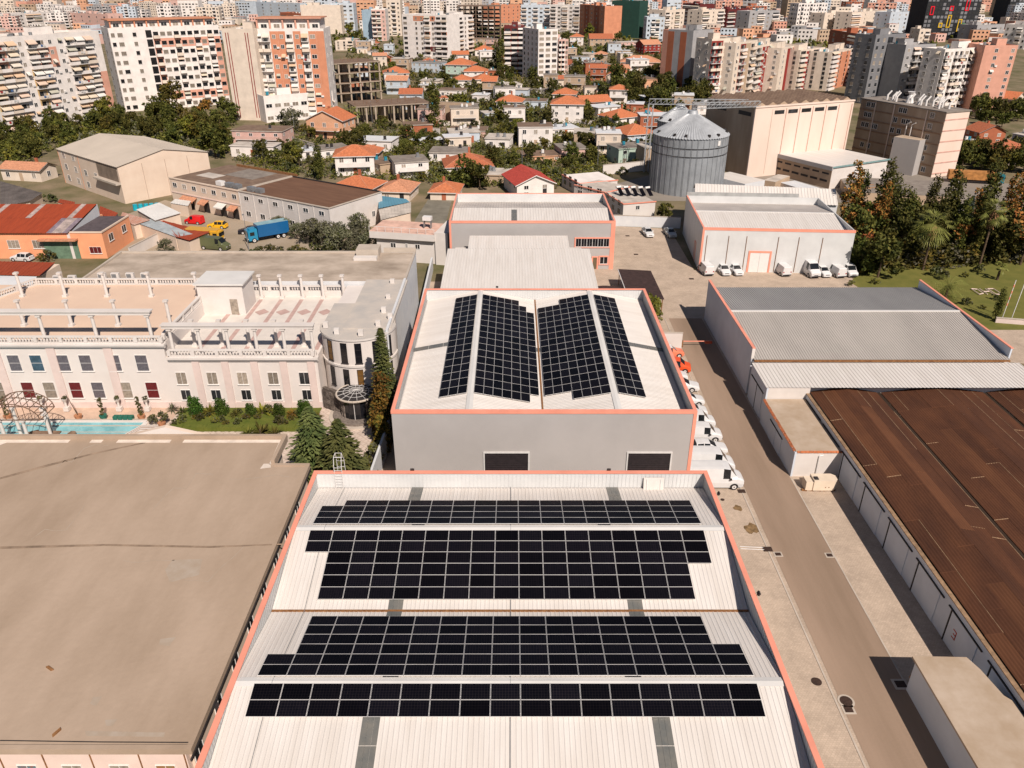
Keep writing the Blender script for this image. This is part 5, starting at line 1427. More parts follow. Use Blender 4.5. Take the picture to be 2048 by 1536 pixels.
# conifer with layered boughs
def fir(H, R, n, seed, m=LF_FIR, base=.08, droop=.25, dens=1.0):
    r = random.Random(seed); b = MB()
    for k in range(n):
        f = (k + r.random()) / n
        z = H * (base + (1 - base) * f)
        L = R * (1 - f) ** .78 * r.uniform(.75, 1.12) + .15
        a = k * 2.39996 + r.uniform(-.3, .3)
        d = Vector((math.cos(a), math.sin(a), 0)); sd = Vector((-d.y, d.x, 0))
        segs = max(4, int(L / .26 * dens))
        for j in range(segs):
            t = (j + .5) / segs
            c = d * (L * t) + Vector((0, 0, z + .35 * L * t - droop * L * t * t * 1.9))
            wd = (.12 + .42 * (1 - t)) * L * .55 + .1
            for q in range(4 if t < .8 else 2):
                o = sd * r.uniform(-wd, wd) * .8 + Vector((0, 0, r.uniform(-.12, .05)))
                s = r.uniform(.2, .34)
                u = (d + sd * (r.uniform(-.5, .5) + o.dot(sd) * .9)).normalized(); w = Vector((-u.y, u.x, r.uniform(-.3, .3)))
                p = c + o
                b.face([p - u * s, p - w * s * .45 + Vector((0, 0, -.02)), p + u * s + Vector((0, 0, -.07)), p + w * s * .45], m)
    return b.mesh('crown')
def fir_trunk(H, r0):
    b = MB(); b.tube((0, 0, 0), (0, 0, H * .97), r0, BARK, 7, .03); return b.mesh('trunk')
# palms
def palm(H, label, x, y, R=2.2, skirt=True, fan=True, z=0, name='palm_tree', cat='palm', seed=1, nf=34, group=None):
    r = random.Random(seed)
    rt = empty(name, (x, y, z), 0, label, cat, group)
    b = MB(); 
    zz = 0
    while zz < H:
        z2 = min(H, zz + .45); b.cyl((0.02 * zz * 0, 0), .24 - .08 * zz / H, .21 - .08 * zz / H, zz, z2, BARK, 8); zz = z2
    b.build('trunk', rt)
    G = LF_MID if fan else LF_DARK
    YG = mat('palm_frond', (.13, .15, .025), .6, .2, 1.2, col2=(.22, .21, .06))
    for k in range(nf):
        el = math.radians(r.uniform(-50, 80)); a = r.uniform(0, 2 * PI)
        b = MB(Matrix.Translation((0, 0, H)) @ RZ(a))
        L = R * r.uniform(.8, 1.1)
        pts = []
        for j in range(6):
            t = j / 5
            e = el - t * t * .9
            pts.append(Vector((L * t * math.cos(el) , 0, L * t * math.sin(el) - L * t * t * .45)))
        for j in range(5): b.tube(pts[j], pts[j + 1], .02, YG, 3)
        if fan:
            c = pts[3]; dd = (pts[4] - pts[2]).normalized()
            for q in range(11):
                an = math.radians(-75 + 150 * q / 10)
                v = dd * math.cos(an) + Vector((0, math.sin(an), 0)); v.z -= .25
                w = v.cross(Vector((0, 0, 1))).normalized() * .07
                ll = L * .5
                b.face([c, c + v * ll * .5 + w, c + v * ll, c + v * ll * .5 - w], YG)
        else:
            for j in range(1, 6):
                for s in (-1, 1):
                    for q in (0, .5):
                        c = pts[j - 1].lerp(pts[j], q) if j else pts[0]
                        v = Vector((.45, s * .8, -.3)) * L * .25
                        w = Vector((.05, 0, 0)); b.face([c - w, c + v, c + w], YG)
        b.build('frond', rt)
    if skirt:
        b = MB(); DRY = mat('dry_fronds', (.30, .16, .07), .9, .3, 2, col2=(.18, .09, .04))
        for k in range(150):
            a = r.uniform(0, 2 * PI); z0 = H - r.uniform(0, .45) * H * .55; rr = .2 + (1 - (H - z0) / (H * .6)) * .9 * r.uniform(.6, 1)
            c = Vector((math.cos(a) * .15, math.sin(a) * .15, z0)); e = Vector((math.cos(a) * rr, math.sin(a) * rr, z0 - r.uniform(.7, 1.3)))
            w = Vector((-math.sin(a), math.cos(a), 0)) * .12
            b.face([c - w * .3, e - w, e + w, c + w * .3], DRY)
        b.build('dead_frond_skirt', rt)
    return rt
def spiky(x, y, s, label, m=None, cat='shrub', seed=1, n=46, group=None, name='spiky_shrub', z=0):
    r = random.Random(seed); rt = empty(name, (x, y, z), 0, label, cat, group); b = MB()
    for k in range(n):
        a = r.uniform(0, 6.28); el = math.radians(r.uniform(5, 80)); L = s * r.uniform(.7, 1.1)
        d = Vector((math.cos(a) * math.cos(el), math.sin(a) * math.cos(el), math.sin(el))); w = Vector((-math.sin(a), math.cos(a), 0)) * .06 * s
        mid = d * L * .55; tip = d * L - Vector((0, 0, L * .3 * math.cos(el)))
        b.face([Vector((0, 0, .1)) - w * .5, mid - w, tip, mid + w], m or LF_MID)
    b.build('leaves', rt)
    b = MB(); b.tube((0, 0, 0), (0, 0, .3 * s), .07 * s, BARK, 6); b.build('stem', rt)
    return rt

# ---- near planting
f1, f1t = fir(9.8, 4.3, 200, 5), fir_trunk(9.5, .22)
f2, f2t = fir(8.8, 4.1, 180, 9), fir_trunk(8.0, .2)
f3, f3t = fir(13.2, 2.4, 230, 4, LF_FIR, .1, .5), fir_trunk(13.2, .2)
def firtree(me, tme, x, y, label, s=1):
    r = empty('fir_tree', (x, y, 0), 0, label, 'tree'); r.scale = (s, s, s); put('trunk', tme, r); put('crown', me, r); return r
firtree(f1, f1t, -20.0, 66.0, 'broad dark green fir, the taller left one of the pair by the sandy roof')
firtree(f2, f2t, -16.9, 64.4, 'broad fir, the lower right one of the pair, behind the roof ladder', 1.06)
firtree(fir(6.8, 2.9, 110, 15), fir_trunk(6.5, .2), -20.0, 61.6, 'low fir in front of the pair, touching the sandy roof')
firtree(f3, f3t, -14.4, 77.5, 'slender tall spruce rising beside the round hotel corner')
def vine(x, y, z0, H, R, label, seed):
    r = random.Random(seed); rt = empty('creeper', (x, y, 0), 0, label, 'creeper')
    bl = [(r.uniform(-.3, .3), r.uniform(-.3, .3), z0 + k * .8, R * (1 - .4 * k * .8 / H) * r.uniform(.8, 1.1), 1) for k in range(int(H / .8))]
    put('leaves', crown(seed, bl, 3600, .16, LF_VINE, LF_MID, .35), rt)
    b = MB(); b.tube((0, 0, 0), (0, 0, H * .8), .08, BARK, 6); b.build('stem', rt)
vine(-14.5, 75.6, .6, 8.5, 1.8, 'rust and yellow creeper smothering the foot of the tall spruce', 71)
vine(-14.4, 73.2, .6, 4.0, 1.1, 'low yellow creeper on the white wall in front of the spruce', 72)
for k, (y, s) in enumerate(((71.0, .95), (69.0, .8), (67.2, .9), (65.3, .8), (63.5, .8), (61.8, .75), (60.2, .7))):
    tree(('bush0', 'bush2', 'bush1')[k % 3], -14.95 - .03 * k, y, s, 'leafy hedge bush along the white wall left of the grey warehouse', 'bush', 'hedge bushes along the white wall', 1.3)
for k in range(4): tree('bush2', -16.9, 52.8 - k * 1.0 + 2, .45, 'yellowish bush squeezed between the sandy roof and the coral coping', 'bush', 'bushes between the two roofs')
# clipped egg shaped bushes
egg = crown(81, [(0, 0, .75, .72, 1.1), (0, 0, 1.25, .5, 1.1)], 1500, .07, leafmat('clipped_leaves', (.03, .06, .008), (.06, .09, .012)))
et = trunk(.6, .06)
for (px_, py_, s, lb) in ((393, 832, 1.05, 'clipped egg shaped bush, largest and leftmost before the hotel'), (446, 832, .95, 'clipped egg shaped bush second from the left before the hotel'), (503, 833, .72, 'small clipped bush in the middle of the garden strip'), (560, 836, .8, 'clipped bush second from the right in the garden strip'), (611, 838, 1.05, 'clipped egg shaped bush at the right end of the garden strip')):
    p = at(px_, py_, 0); r = empty('clipped_bush', (p.x, p.y, .05), rnd.random(), lb, 'bush', 'clipped bushes before the hotel'); r.scale = (s * 1.35, s * 1.35, s * 1.5); put('stem', et, r); put('crown', egg, r)
for k, (px_, py_, s, lb) in enumerate(((420, 828, 1.5, 'spiky palm shrub between the two left clipped bushes'), (472, 832, 1.2, 'low spiky shrub right of the second clipped bush'), (525, 828, 1.6, 'largest spiky palm shrub in the garden strip'), (585, 832, 1.2, 'reddish spiky shrub near the right end of the garden strip'), (633, 836, 1.1, 'yellow spiky shrub nearest the stone porch'), (345, 822, 1.2, 'pale leafy shrub at the left end of the garden strip'), (365, 826, 1.0, 'dark leafy shrub at the left end of the garden strip'))):
    p = at(px_, py_, 0); spiky(p.x, p.y, s, lb, (LF_YEL, LF_MID, LF_YEL, LF_VINE, LF_YEL, LF_OLIVE, LF_DARK)[k], seed=k, z=.05)
for k, (px_, py_, s, lb) in enumerate(((522, 868, 2.0, 'tall spiky shrub with pale flower spike behind the sandy roof'), (497, 870, 1.3, 'low spiky shrub left of the flowering one'), (550, 870, 1.4, 'low spiky shrub right of the flowering one'), (394, 869, .6, 'tiny shrub on the tiled court'))):
    p = at(px_, py_, 0); spiky(p.x, p.y, s, lb, LF_MID, seed=20 + k)
TC = mat('terracotta_pot', (.45, .2, .1), .85, .15, 3); GREENP = mat('green_planter', (.02, .13, .09), .6, .1, 3)
for k, (px_, py_, kind, lb) in enumerate(((17, 838, 't', 'tall potted shrub at the left end of the pool deck'), (158, 838, 'd', 'leaning bare stem in a terracotta pot behind the pool'), (208, 838, 'g', 'tall potted shrub in the green planter by the pool'), (284, 838, 't', 'tall potted shrub near the right end of the pool'), (325, 853, 'b', 'spreading potted shrub at the pool corner'), (248, 839, 'e', 'pair of low empty green planters by the pool'))):
    p = at(px_, py_, 0); r = empty('potted_plant', (p.x, p.y, .02), 0, lb, 'planter', 'planters round the pool')
    pm_ = GREENP if kind in 'ge' else TC
    b = MB()
    if kind == 'e':
        for s in (-.9, -.3, .3, .9): b.box(s - .27, -.28, 0, s + .27, .28, .5, pm_)
    else: b.cyl((0, 0), .32, .48, 0, .55, pm_, 8)
    b.build('pot', r)
    if kind in 'tg': put('shrub', crown(90 + k, [(0, 0, .8 + q * .4, .28, 1) for q in range(6)], 700, .09, LF_MID, LF_OLIVE, .3), r)
    if kind == 'd':
        b = MB(); b.tube((0, 0, .5), (-.9, .3, 3.2), .07, BARK, 5, .03); b.build('bare_stem', r)
    if kind == 'b': put('shrub', crown(97, [(-.9, 0, 1.0, .6, 1), (.2, .3, 1.3, .6, 1)], 700, .12, LF_OLIVE, LF_MID, .4), r)
for k, px_ in enumerate((105, 152, 255, 310)):
    p = at(px_, 806, 0)
    r = empty('garden_statue', (p.x, min(p.y, 82.4), .1), 0, ('pale planted pedestal figure, leftmost by the hotel wall', 'pale planted pedestal figure second from the left by the hotel wall', 'pale planted pedestal figure second from the right by the hotel wall', 'pale planted pedestal figure at the corner of the hotel wall')[k], 'statue', 'planted pedestals along the hotel wall')
    b = MB(); b.box(-.3, -.3, 0, .3, .3, .5, PLASTER); b.cyl((0, 0), .16, .12, .5, 1.2, PLASTER, 8); b.cyl((0, 0), .16, .36, 1.2, 1.6, PLASTER, 10); b.build('pedestal', r)
    put('plant', crown(99 + k, [(0, 0, 1.75, .33, .8)], 200, .1, LF_OLIVE, LF_MID, .4), r)
rb = random.Random(66)
for k in range(24):
    x, y = -40 + k * .68, rb.uniform(78.8, 82.2)
    r = empty('bush', (x, y, .05), rb.random() * 6, 'low leafy shrub filling the garden strip before the hotel', 'bush', 'low shrubs of the garden strip'); s = rb.uniform(.28, .5); r.scale = (s, s, s)
    cme, tme, _ = TREES['bush%d' % rb.randrange(3)]; put('trunk', tme, r); put('crown', cme, r)
# tree by the dark shelter
q = at(1317, 600, 0); tree('mid1', 21.6, 110.3, .7, 'light green tree between the dark shelter and the short white wall', 'tree', None, 1.1)
# ================================================================ the town
TILER = [mat('orange_roof_tiles%d' % i, c, .85, .16, 2.2, bump=.5, bscale=5) for i, c in enumerate(((.52, .17, .075), (.43, .135, .065), (.48, .07, .05), (.56, .26, .15)))]
GREYR = mat('weathered_flat_roof', (.27, .235, .20), .9, .2, .5, col2=(.17, .14, .12))
BROWNR = mat('brown_flat_roof', (.22, .15, .105), .9, .25, .5, col2=(.14, .09, .065))
PALER = mat('pale_flat_roof', (.52, .46, .40), .9, .14, .4)
WALLC = {k: mat('wall_' + k, c, .85, .07, .35) for k, c in dict(white=(.76, .70, .655), cream=(.68, .575, .475), pink=(.62, .40, .34), salmon=(.64, .33, .24), orange=(.58, .245, .14), brick=(.38, .12, .06),
        red=(.25, .028, .022), maroon=(.13, .022, .022), grey=(.35, .34, .34), dgrey=(.19, .19, .20), mint=(.42, .52, .44), blue=(.30, .40, .48), tan=(.45, .33, .23), peach=(.66, .36, .22), ice=(.50, .55, .60), black=(.02, .022, .026), green=(.02, .06, .045), yellow=(.62, .42, .2)).items()}
AWN = [mat('awning%d' % i, c, .8, .05, 2) for i, c in enumerate(((.62, .52, .40), (.62, .46, .36), (.44, .42, .34), (.66, .63, .58), (.60, .42, .28), (.62, .55, .47)))]
WINM = {}
def apt_window(w, h, kind=0):
    k = (w, h, kind)
    if k not in WINM:
        b = MB(); g = (GLASS, CURTAIN)[kind % 2]; e = .09
        b.box(-w / 2, -.06, 0, -w / 2 + e, -.003, h, PVC); b.box(w / 2 - e, -.06, 0, w / 2, -.003, h, PVC)
        b.box(-w / 2 + e, -.06, 0, w / 2 - e, -.003, e, PVC); b.box(-w / 2 + e, -.06, h - e, w / 2 - e, -.003, h, PVC); b.box(-.04, -.05, e, .04, -.003, h - e, PVC)
        b.box(-w / 2 + e, -.02, e, -.04, -.003, h - e, g); b.box(.04, -.02, e, w / 2 - e, -.003, h - e, g)
        WINM[k] = b.mesh('window')
    return WINM[k]
BALM = {}
def apt_balcony(w, kind):
    k = (round(w, 1), kind)
    if k not in BALM:
        b = MB(); w2 = w / 2 - .08; pm_ = (WALLC['white'], WALLC['cream'], PVC)[kind % 3]
        b.box(-w2, -1.15, -.14, w2, -.003, 0, pm_)
        if kind == 2:
            for i in range(int(w / .35)): b.box(-w2 + i * .35, -1.13, .001, -w2 + i * .35 + .05, -1.09, .9, STEEL)
            b.box(-w2, -1.14, .9, w2, -1.08, .97, STEEL)
        else: b.box(-w2, -1.15, .001, w2, -1.07, .95, pm_)
        b.box(-w2, -1.06, .001, -w2 + .08, -.003, .9, pm_); b.box(w2 - .08, -1.06, .001, w2, -.003, .9, pm_)
        b.box(-w2 * .75, -.03, 0.01, w2 * .15, -.003, 2.2, GLASS); b.box(w2 * .15 + .08, -.03, .8, w2 * .7, -.003, 2.2, CURTAIN)
        b.box(w2 * .15, -.05, 0.01, w2 * .15 + .08, -.003, 2.2, PVC)
        BALM[k] = b.mesh('balcony')
    return BALM[k]
AWM = {}
def awning(w, i, d):
    k = (round(w, 1), i, d)
    if k not in AWM:
        b = MB(); a = w / 2 - .15
        b.face([(-a, -.05, 2.55), (-a, -1.5 * d, 2.55 - 1.1 * d), (a, -1.5 * d, 2.55 - 1.1 * d), (a, -.05, 2.55)], AWN[i])
        b.face([(-a, -.05, 2.52), (a, -.05, 2.52), (a, -1.5 * d, 2.52 - 1.1 * d), (-a, -1.5 * d, 2.52 - 1.1 * d)], AWN[i])
        b.face([(-a, -1.5 * d, 2.55 - 1.1 * d), (-a, -1.52 * d, 2.3 - 1.1 * d), (a, -1.52 * d, 2.3 - 1.1 * d), (a, -1.5 * d, 2.55 - 1.1 * d)], AWN[i])
        AWM[k] = b.mesh('awning')
    return AWM[k]
ACM = MB(); ACM.box(-.45, -.38, 0, .45, -.06, .6, PVC); ACM.cyl((-.1, 0), .01, .01, .3, .31, DARKMETAL, 3); ACM = ACM.mesh('air_conditioner')
LAUN = []
for c in (('signal_w', (.6, .58, .56)), ('laundry_red', (.4, .05, .05)), ('laundry_blue', (.08, .16, .35))):
    q = MB(); q.box(-.9, -1.3, .35, -.1, -1.27, .95, mat(c[0], c[1])); q.box(.05, -1.3, .2, .8, -1.27, .95, mat('signal_w', (.6, .58, .56))); LAUN.append(q.mesh('laundry'))
def facade(rt, Fm, Wd, h, fl, pat, colf, near, r, ground=True, WB=None, BB=None, aw=.4):
    """pat: one letter per bay. w window, v wide window, b balcony, x dark loggia, . blank; colf(bay, floor) -> strip colour or None"""
    nb = len(pat); bw = Wd / nb; fh = h / fl
    for i, ch in enumerate(pat):
        f0 = 0
        while f0 < fl:         # colour strips, merged upwards
            c = colf(i, f0); f1 = f0
            while f1 < fl and colf(i, f1) == c: f1 += 1
            if c:
                b = MB(Fm); b.box(i * bw + .02, -.05, f0 * fh, (i + 1) * bw - .02, -.002, f1 * fh - .03, WALLC[c]); b.build('wall_panel', rt)
            f0 = f1
        for f in range(fl):
            u, z = (i + .5) * bw, f * fh + .85
            o = -.052 if colf(i, f) else 0
            if ch == '.': continue
            if ch in 'wv':
                w_ = min(bw * .7, 1.3 if ch == 'w' else 2.6); M = Fm @ T((u, o, z))
                k = r.randrange(2)
                if near: put('window', apt_window(round(w_, 1), 1.4, k), rt, M)
                else:
                    WB.M = M; WB.box(-w_ / 2, -.05, 0, w_ / 2, 0, 1.4, (GLASS, CURTAIN)[k]); WB.box(-w_ / 2 - .1, -.12, -.1, w_ / 2 + .1, 0, -.01, PVC)
                if near and r.random() < .22: put('air_conditioner', ACM, rt, Fm @ T((u + w_ * .5 + .5, o, z + .1)))
                if r.random() < aw * .3:
                    if near: put('awning', awning(w_ + .4, r.randrange(6), r.choice((.5, .8))), rt, Fm @ T((u, o, z - .9)))
            elif ch == 'x':
                b = WB if not near else MB(); b.M = Fm @ T((u, 0, f * fh)); b.box(-bw * .42, -.04, .3, bw * .42, -.003, fh - .3, GLASS)
                if near: b.M = Fm @ T((u, 0, f * fh)); b.build('loggia', rt)
            else:
                M = Fm @ T((u, o, f * fh + .02)); kd = r.choice((0, 0, 1, 2))
                if near:
                    put('balcony', apt_balcony(bw, kd), rt, M)
                    if r.random() < .3: put('laundry', LAUN[r.randrange(3)], rt, M)
                    if r.random() < aw: put('awning', awning(bw, r.randrange(6), r.choice((.6, .9, 1.0))), rt, M)
                else:
                    BB.M = M; w2 = bw / 2 - .1
                    BB.box(-w2, -1.1, -.1, w2, 0, .95, WALLC['white'] if kd != 1 else WALLC['cream'])
                    WB.M = M; WB.box(-w2 * .8, -.04, .96, w2 * .8, 0, 2.3, GLASS)
                    if r.random() < aw * .7: BB.face([(-w2, -.05, 2.6), (-w2, -1.3, 1.8), (w2, -1.3, 1.8), (w2, -.05, 2.6)], AWN[r.randrange(6)])
def rooftop(rt, Wd, D, h, r, n=2, m=None, near=True):
    m = m or WALLC['white']
    b = MB()
    for (x0, y0, x1, y1) in ((0, 0, Wd, .2), (0, D - .2, Wd, D), (0, .2, .2, D - .2), (Wd - .2, .2, Wd, D - .2)): b.box(x0, y0, h + .003, x1, y1, h + .8, m)
    b.build('parapet', rt)
    for k in range(n):
        x, y = r.uniform(.1, .7) * Wd, r.uniform(.25, .6) * D; a = min(5.5, Wd * .3)
        b = MB(); b.box(x, y, h + .003, x + a, y + min(4, D * .35), h + 2.7, m, top=GREYR); b.build('stair_head', rt)
    b = MB()
    for k in range(3 + int(Wd / 6)):
        if near: b = MB()
        x, y = r.uniform(.08, .9) * Wd, r.uniform(.12, .85) * D
        if r.random() < .6: b.cyl((x, y), .55, .55, h + .3, h + 1.5, r.choice((PVC, STEEL, STEEL, PVC, mat('blue_tank', (.03, .25, .35), .5))), 7)
        else: b.box(x, y, h + .1, x + 1.6, y + .9, h + .8, r.choice((STEEL, DARKMETAL, PVC)))
        if near: b.build('roof_tank', rt)
    if not near: b.build('roof_tanks', rt, kind='stuff')
def frame2(x1, y1, x2, y2, yb):
    p, h = stand(x1, y1, yb); q = at(x2, y2, h)
    return p, h, math.atan2(q.y - p.y, q.x - p.x), (Vector((q.x, q.y, 0)) - Vector((p.x, p.y, 0))).length
def apartment(x1, y1, x2, y2, yb, D, fl, pat, label, wall='white', side='', sidepat='ww', cols=None, near=None, pent=None, seed=0, cat='apartment block', aw=.4, roofm=None):
    p, h, a, Wd = frame2(x1, y1, x2, y2, yb)
    r = random.Random(seed + x1)
    rt = empty('apartment_building', (p.x, p.y, 0), a, label, cat); foot(rt, Wd, D, 1.5)
    if near is None: near = p.length < 330
    b = MB(); b.box(0, 0, 0, Wd, D, h, WALLC[wall], top=roofm or PALER); b.build('wall', rt)
    WB, BB = MB(), MB()
    cf = cols or (lambda i, f: None)
    I = Matrix.Identity(4)
    facade(rt, I, Wd, h, fl, pat, cf, near, r, WB=WB, BB=BB, aw=aw)
    none = lambda i, f: None
    if 'r' in side: facade(rt, T((Wd, 0, 0)) @ RZ(PI / 2), D, h, fl, sidepat, none, near, r, WB=WB, BB=BB, aw=aw)
    if 'l' in side: facade(rt, T((0, D, 0)) @ RZ(-PI / 2), D, h, fl, sidepat, none, near, r, WB=WB, BB=BB, aw=aw)
    for q, nm in ((WB, 'windows'), (BB, 'balconies')):
        q.M = I
        if q.f: q.build(nm, rt, kind='stuff')
    rooftop(rt, Wd, D, h, r, 2 if Wd > 14 else 1, WALLC[wall], near)
    if pent:
        c, ph = pent
        b = MB(); b.box(1.5, 1.8, h + .01, Wd - 1.5, D - 1.5, h + ph, WALLC['white']); b.build('penthouse', rt)
        n = int(Wd / 4.2)
        for k in range(n):
            b = MB(); b.box(1.0 + k * (Wd - 2) / n, .9, h, 1.5 + k * (Wd - 2) / n, 1.5, h + ph, WALLC[c]); b.build('pillar', rt)
            put('window', apt_window(2.2, 1.4, k % 2), rt, T((1.2 + (k + .5) * (Wd - 2) / n, 1.8, h + .9)))
        b = MB(); b.box(.6, .5, h + ph, Wd - .6, D - .8, h + ph + .35, WALLC[c], top=TILER[3]); b.build('penthouse_roof', rt)
    return rt, Wd, h
def strip(m):      # colours by bay: string of letters
    K = dict(R='red', M='maroon', O='orange', S='salmon', G='grey', D='dgrey', C='cream', P='pink', B='brick', I='ice', K='black', T='tan')
    return lambda i, f: K.get(m[i])
# ---- the big slabs on the left
def a1c(i, f):
    if f in (6, 7) and i in (1, 5, 6): return 'pink' if 0 else 'salmon'
    if i in (0,) and f < 8: return 'yellow' if f < 5 else None
    if i in (4, 9) and f < 6: return 'yellow'
    if i == 11 and 0 < f < 5: return 'salmon'
rt, W_, H_ = apartment(-40, 82.5, 197, 66, 270, 16, 9, 'bbbwbbwwbbb.', 'long balconied apartment slab with many awnings at the left edge', 'white', 'r', '..', a1c, aw=.75)
def a2c(i, f):
    if f in (7,) or f == 1: return 'salmon' if i > 5 else None
    if i in (6, 15) and 1 < f < 7: return 'salmon'
rt, W_, H_ = apartment(216, 61, 437, 54, 224, 15, 9, 'wv.w.xbvvbvvbvbv', 'long white apartment slab with a salmon rectangle framed on its facade', 'white', 'l', 'w.w', a2c, pent=('orange', 3.2), aw=.4)
apartment(443, 62, 506, 62.5, 240, 14, 9, '....', 'blank cream end tower with thin red stripes left of the orange tower', 'cream', '', 'w', aw=0)
sp, sh_, sa, sw = frame2(443, 62, 506, 62.5, 240)
o = empty('wall_stripes', (sp.x, sp.y, 0), sa, 'thin dark red lines running down the blank cream end tower', 'stripes')
for f in (.1, .18, .72, .8): 
    b = MB(); b.box(sw * f, -.08, 1, sw * f + .28, -.004, sh_ - .5, WALLC['red']); b.build('stripe', o)
def a3c(i, f): return {0: None, 1: None, 2: 'orange', 3: None if f % 9 == 9 else 'orange', 5: 'orange', 7: 'orange', 8: 'orange'}.get(i)
apartment(507, 62.5, 647, 62, 238, 16, 9, 'bbwwbwbv.', 'tall orange and white apartment tower with an orange roof canopy', 'white', 'r', 'ww', a3c, pent=('salmon', 4.0), aw=.5)
rt, W_, H_ = apartment(527, 197, 665, 186, 246, 9, 2, 'vvvvvvvv', 'low white podium building with long window band below the orange tower', 'white', 'r', 'vv', aw=0)
apartment(670, 84, 706, 84, 101, 10, 3, 'wwb', 'small cream block behind the concrete skeleton', 'cream', 'r', 'ww', near=False)
# ---- concrete skeletons
CSK = mat('raw_concrete', (.42, .345, .27), .95, .15, .8, col2=(.32, .25, .19))
def skeleton(x1, y1, x2, y2, yb, D, fl, nx, ny, label, rust=True, m=None):
    p, h, a, Wd = frame2(x1, y1, x2, y2, yb); m = m or CSK
    rt = empty('concrete_frame', (p.x, p.y, 0), a, label, 'unfinished building'); foot(rt, Wd, D)
    for f in range(1, fl + 1):
        z = h * f / fl; b = MB(); b.box(-.6, -.6, z - .3, Wd + .6, D + .6, z, m, top=BROWNR); b.build('floor_slab', rt)
    for i in range(nx):
        for j in range(ny):
            x, y = Wd * i / (nx - 1), D * j / (ny - 1)
            for f in range(fl):
                b = MB(); b.box(x - .3, y - .3, h * f / fl, x + .3, y + .3, h * (f + 1) / fl - .302, m); b.build('column', rt)
    b = MB(); b.box(Wd * .36, D * .3, 0, Wd * .46, D * .6, h * .999, m); b.build('lift_core', rt)
    for i in range(nx * 4):
        x = Wd * rnd.random(); y = D * rnd.random(); b = MB(); b.tube((x, y, h), (x + rnd.uniform(-.1, .1), y, h + rnd.uniform(.8, 1.6)), .05, RUST, 3); b.build('rebar', rt)
skeleton(655, 128, 757, 122, 208, 16, 4, 6, 4, 'tall bare concrete frame of an unfinished building beside the orange tower')
skeleton(713, 213, 858, 205, 250, 15, 1, 9, 4, 'low unfinished concrete floor slab with rusty starter bars')
skeleton(915, 12, 1000, 12, 86, 30, 9, 8, 3, 'distant bare concrete frame behind the white and orange block', m=mat('dark_concrete', (.16, .11, .08), .95))
# ---- blocks in the middle and on the right
def b1c(i, f): return 'orange' if f == 8 and i in (2, 3, 5) else ('maroon' if f in (2,) and i > 3 and i < 8 else ('orange' if f == 5 and i in (4, 7) else None))
apartment(804, 31, 893, 33, 120, 16, 9, 'v.wwbwbb', 'white block with scattered orange panels left of the bare frame', 'white', 'l', '..', b1c, near=False)
apartment(894, 36, 945, 32, 118, 16, 9, 'wbbwb', 'white balconied block joined to the block with orange panels', 'white', '', 'w', near=False)
apartment(1077, 62, 1116, 61, 162, 20, 9, 'vvv', 'slim white block with a pink rear wing and rounded corner', 'white', 'l', 'wwww', near=False)
apartment(1117, 82, 1137, 81.5, 150, 14, 7, 'bbw', 'pink balconied wing behind the slim white block', 'pink', '', 'w', near=False)
apartment(1008, 56, 1050, 56, 148, 14, 9, 'bbb', 'dark red block half hidden behind the slim white block', 'maroon', 'l', 'ww', near=False)
def b9c(i, f): return None
rt, W_, H_ = apartment(1387, 66, 1425, 64, 172, 20, 8, 'vbw', 'salmon balconied block beside the grey slab with brick squares', 'salmon', '', 'w', near=True)
rt, W_, H_ = apartment(1337, 62, 1387, 65, 182, 14, 9, '....', 'grey end wall with two columns of brick red squares', 'grey', '', 'w', lambda i, f: 'brick' if i in (0, 2) else None, near=True, aw=0)
P10 = [(1424, 82, 1470, 80, 200, 'bbwb', 'RR..', 'cream', 'cream block with two dark red strips, leftmost of the cream row'), (1472, 90, 1512, 84, 200, 'wb.b', '.RT.', 'cream', 'cream block with a tan strip, second of the cream row'),
       (1513, 96, 1562, 88, 190, 'bwbw', '.R..', 'cream', 'cream block with one dark red strip, third of the cream row'), (1563, 100, 1600, 92, 186, 'wRb', '.R.', 'cream', 'narrow cream block with red window strip behind the long mill'),
       (1601, 104, 1650, 98, 182, 'bwb.', '.RR.', 'cream', 'cream block with a wide dark red strip, fourth of the cream row'), (1664, 108, 1725, 96, 182, 'bwwb.', '.OO..', 'cream', 'cream block with an orange strip right of the row'),
       (1660, 62, 1770, 80, 150, 'vvbvv', 'BBBBB', 'brick', 'brick red block with flat roof behind the cream row')]
for (x1, y1, x2, y2, yb, pt, cs, w_, lb) in P10:
    pt = pt.replace('R', 'w'); apartment(x1, y1, x2, y2, yb, 10, 8, pt, lb, w_, 'l', 'ww', strip(cs), near=x1 < 1600)
apartment(1752, 74, 1812, 71, 208, 10, 9, 'wwxww', 'tall dark grey block left of the white pipe', 'dgrey', 'l', 'ww', near=False)
apartment(1812, 94, 1872, 92, 212, 10, 8, 'wbbw', 'grey balconied block in front of the tall dark grey one', 'grey', 'r', 'ww', near=True)
apartment(1890, 103, 1969, 98, 226, 9, 9, 'bwbbvb.b', 'white balconied block with a salmon end wall at the right edge', 'white', 'l', 'ww', lambda i, f: 'salmon' if i == 7 and f < 7 else None, near=True)
apartment(1970, 95, 2036, 95, 224, 15, 9, '.w.w', 'salmon end tower with small slot windows at the right edge', 'salmon', '', 'w', near=True, aw=.2)
tl = stand(1812, 75, 205)[0]
pp = empty('white_pipe', (tl.x - 4, tl.y - 6, 0), 0, 'tall thin white flue in front of the grey blocks', 'pipe'); b = MB(); b.tube((0, 0, 0), (1.5, 0, 24), .35, PVC, 8); b.build('flue', pp)
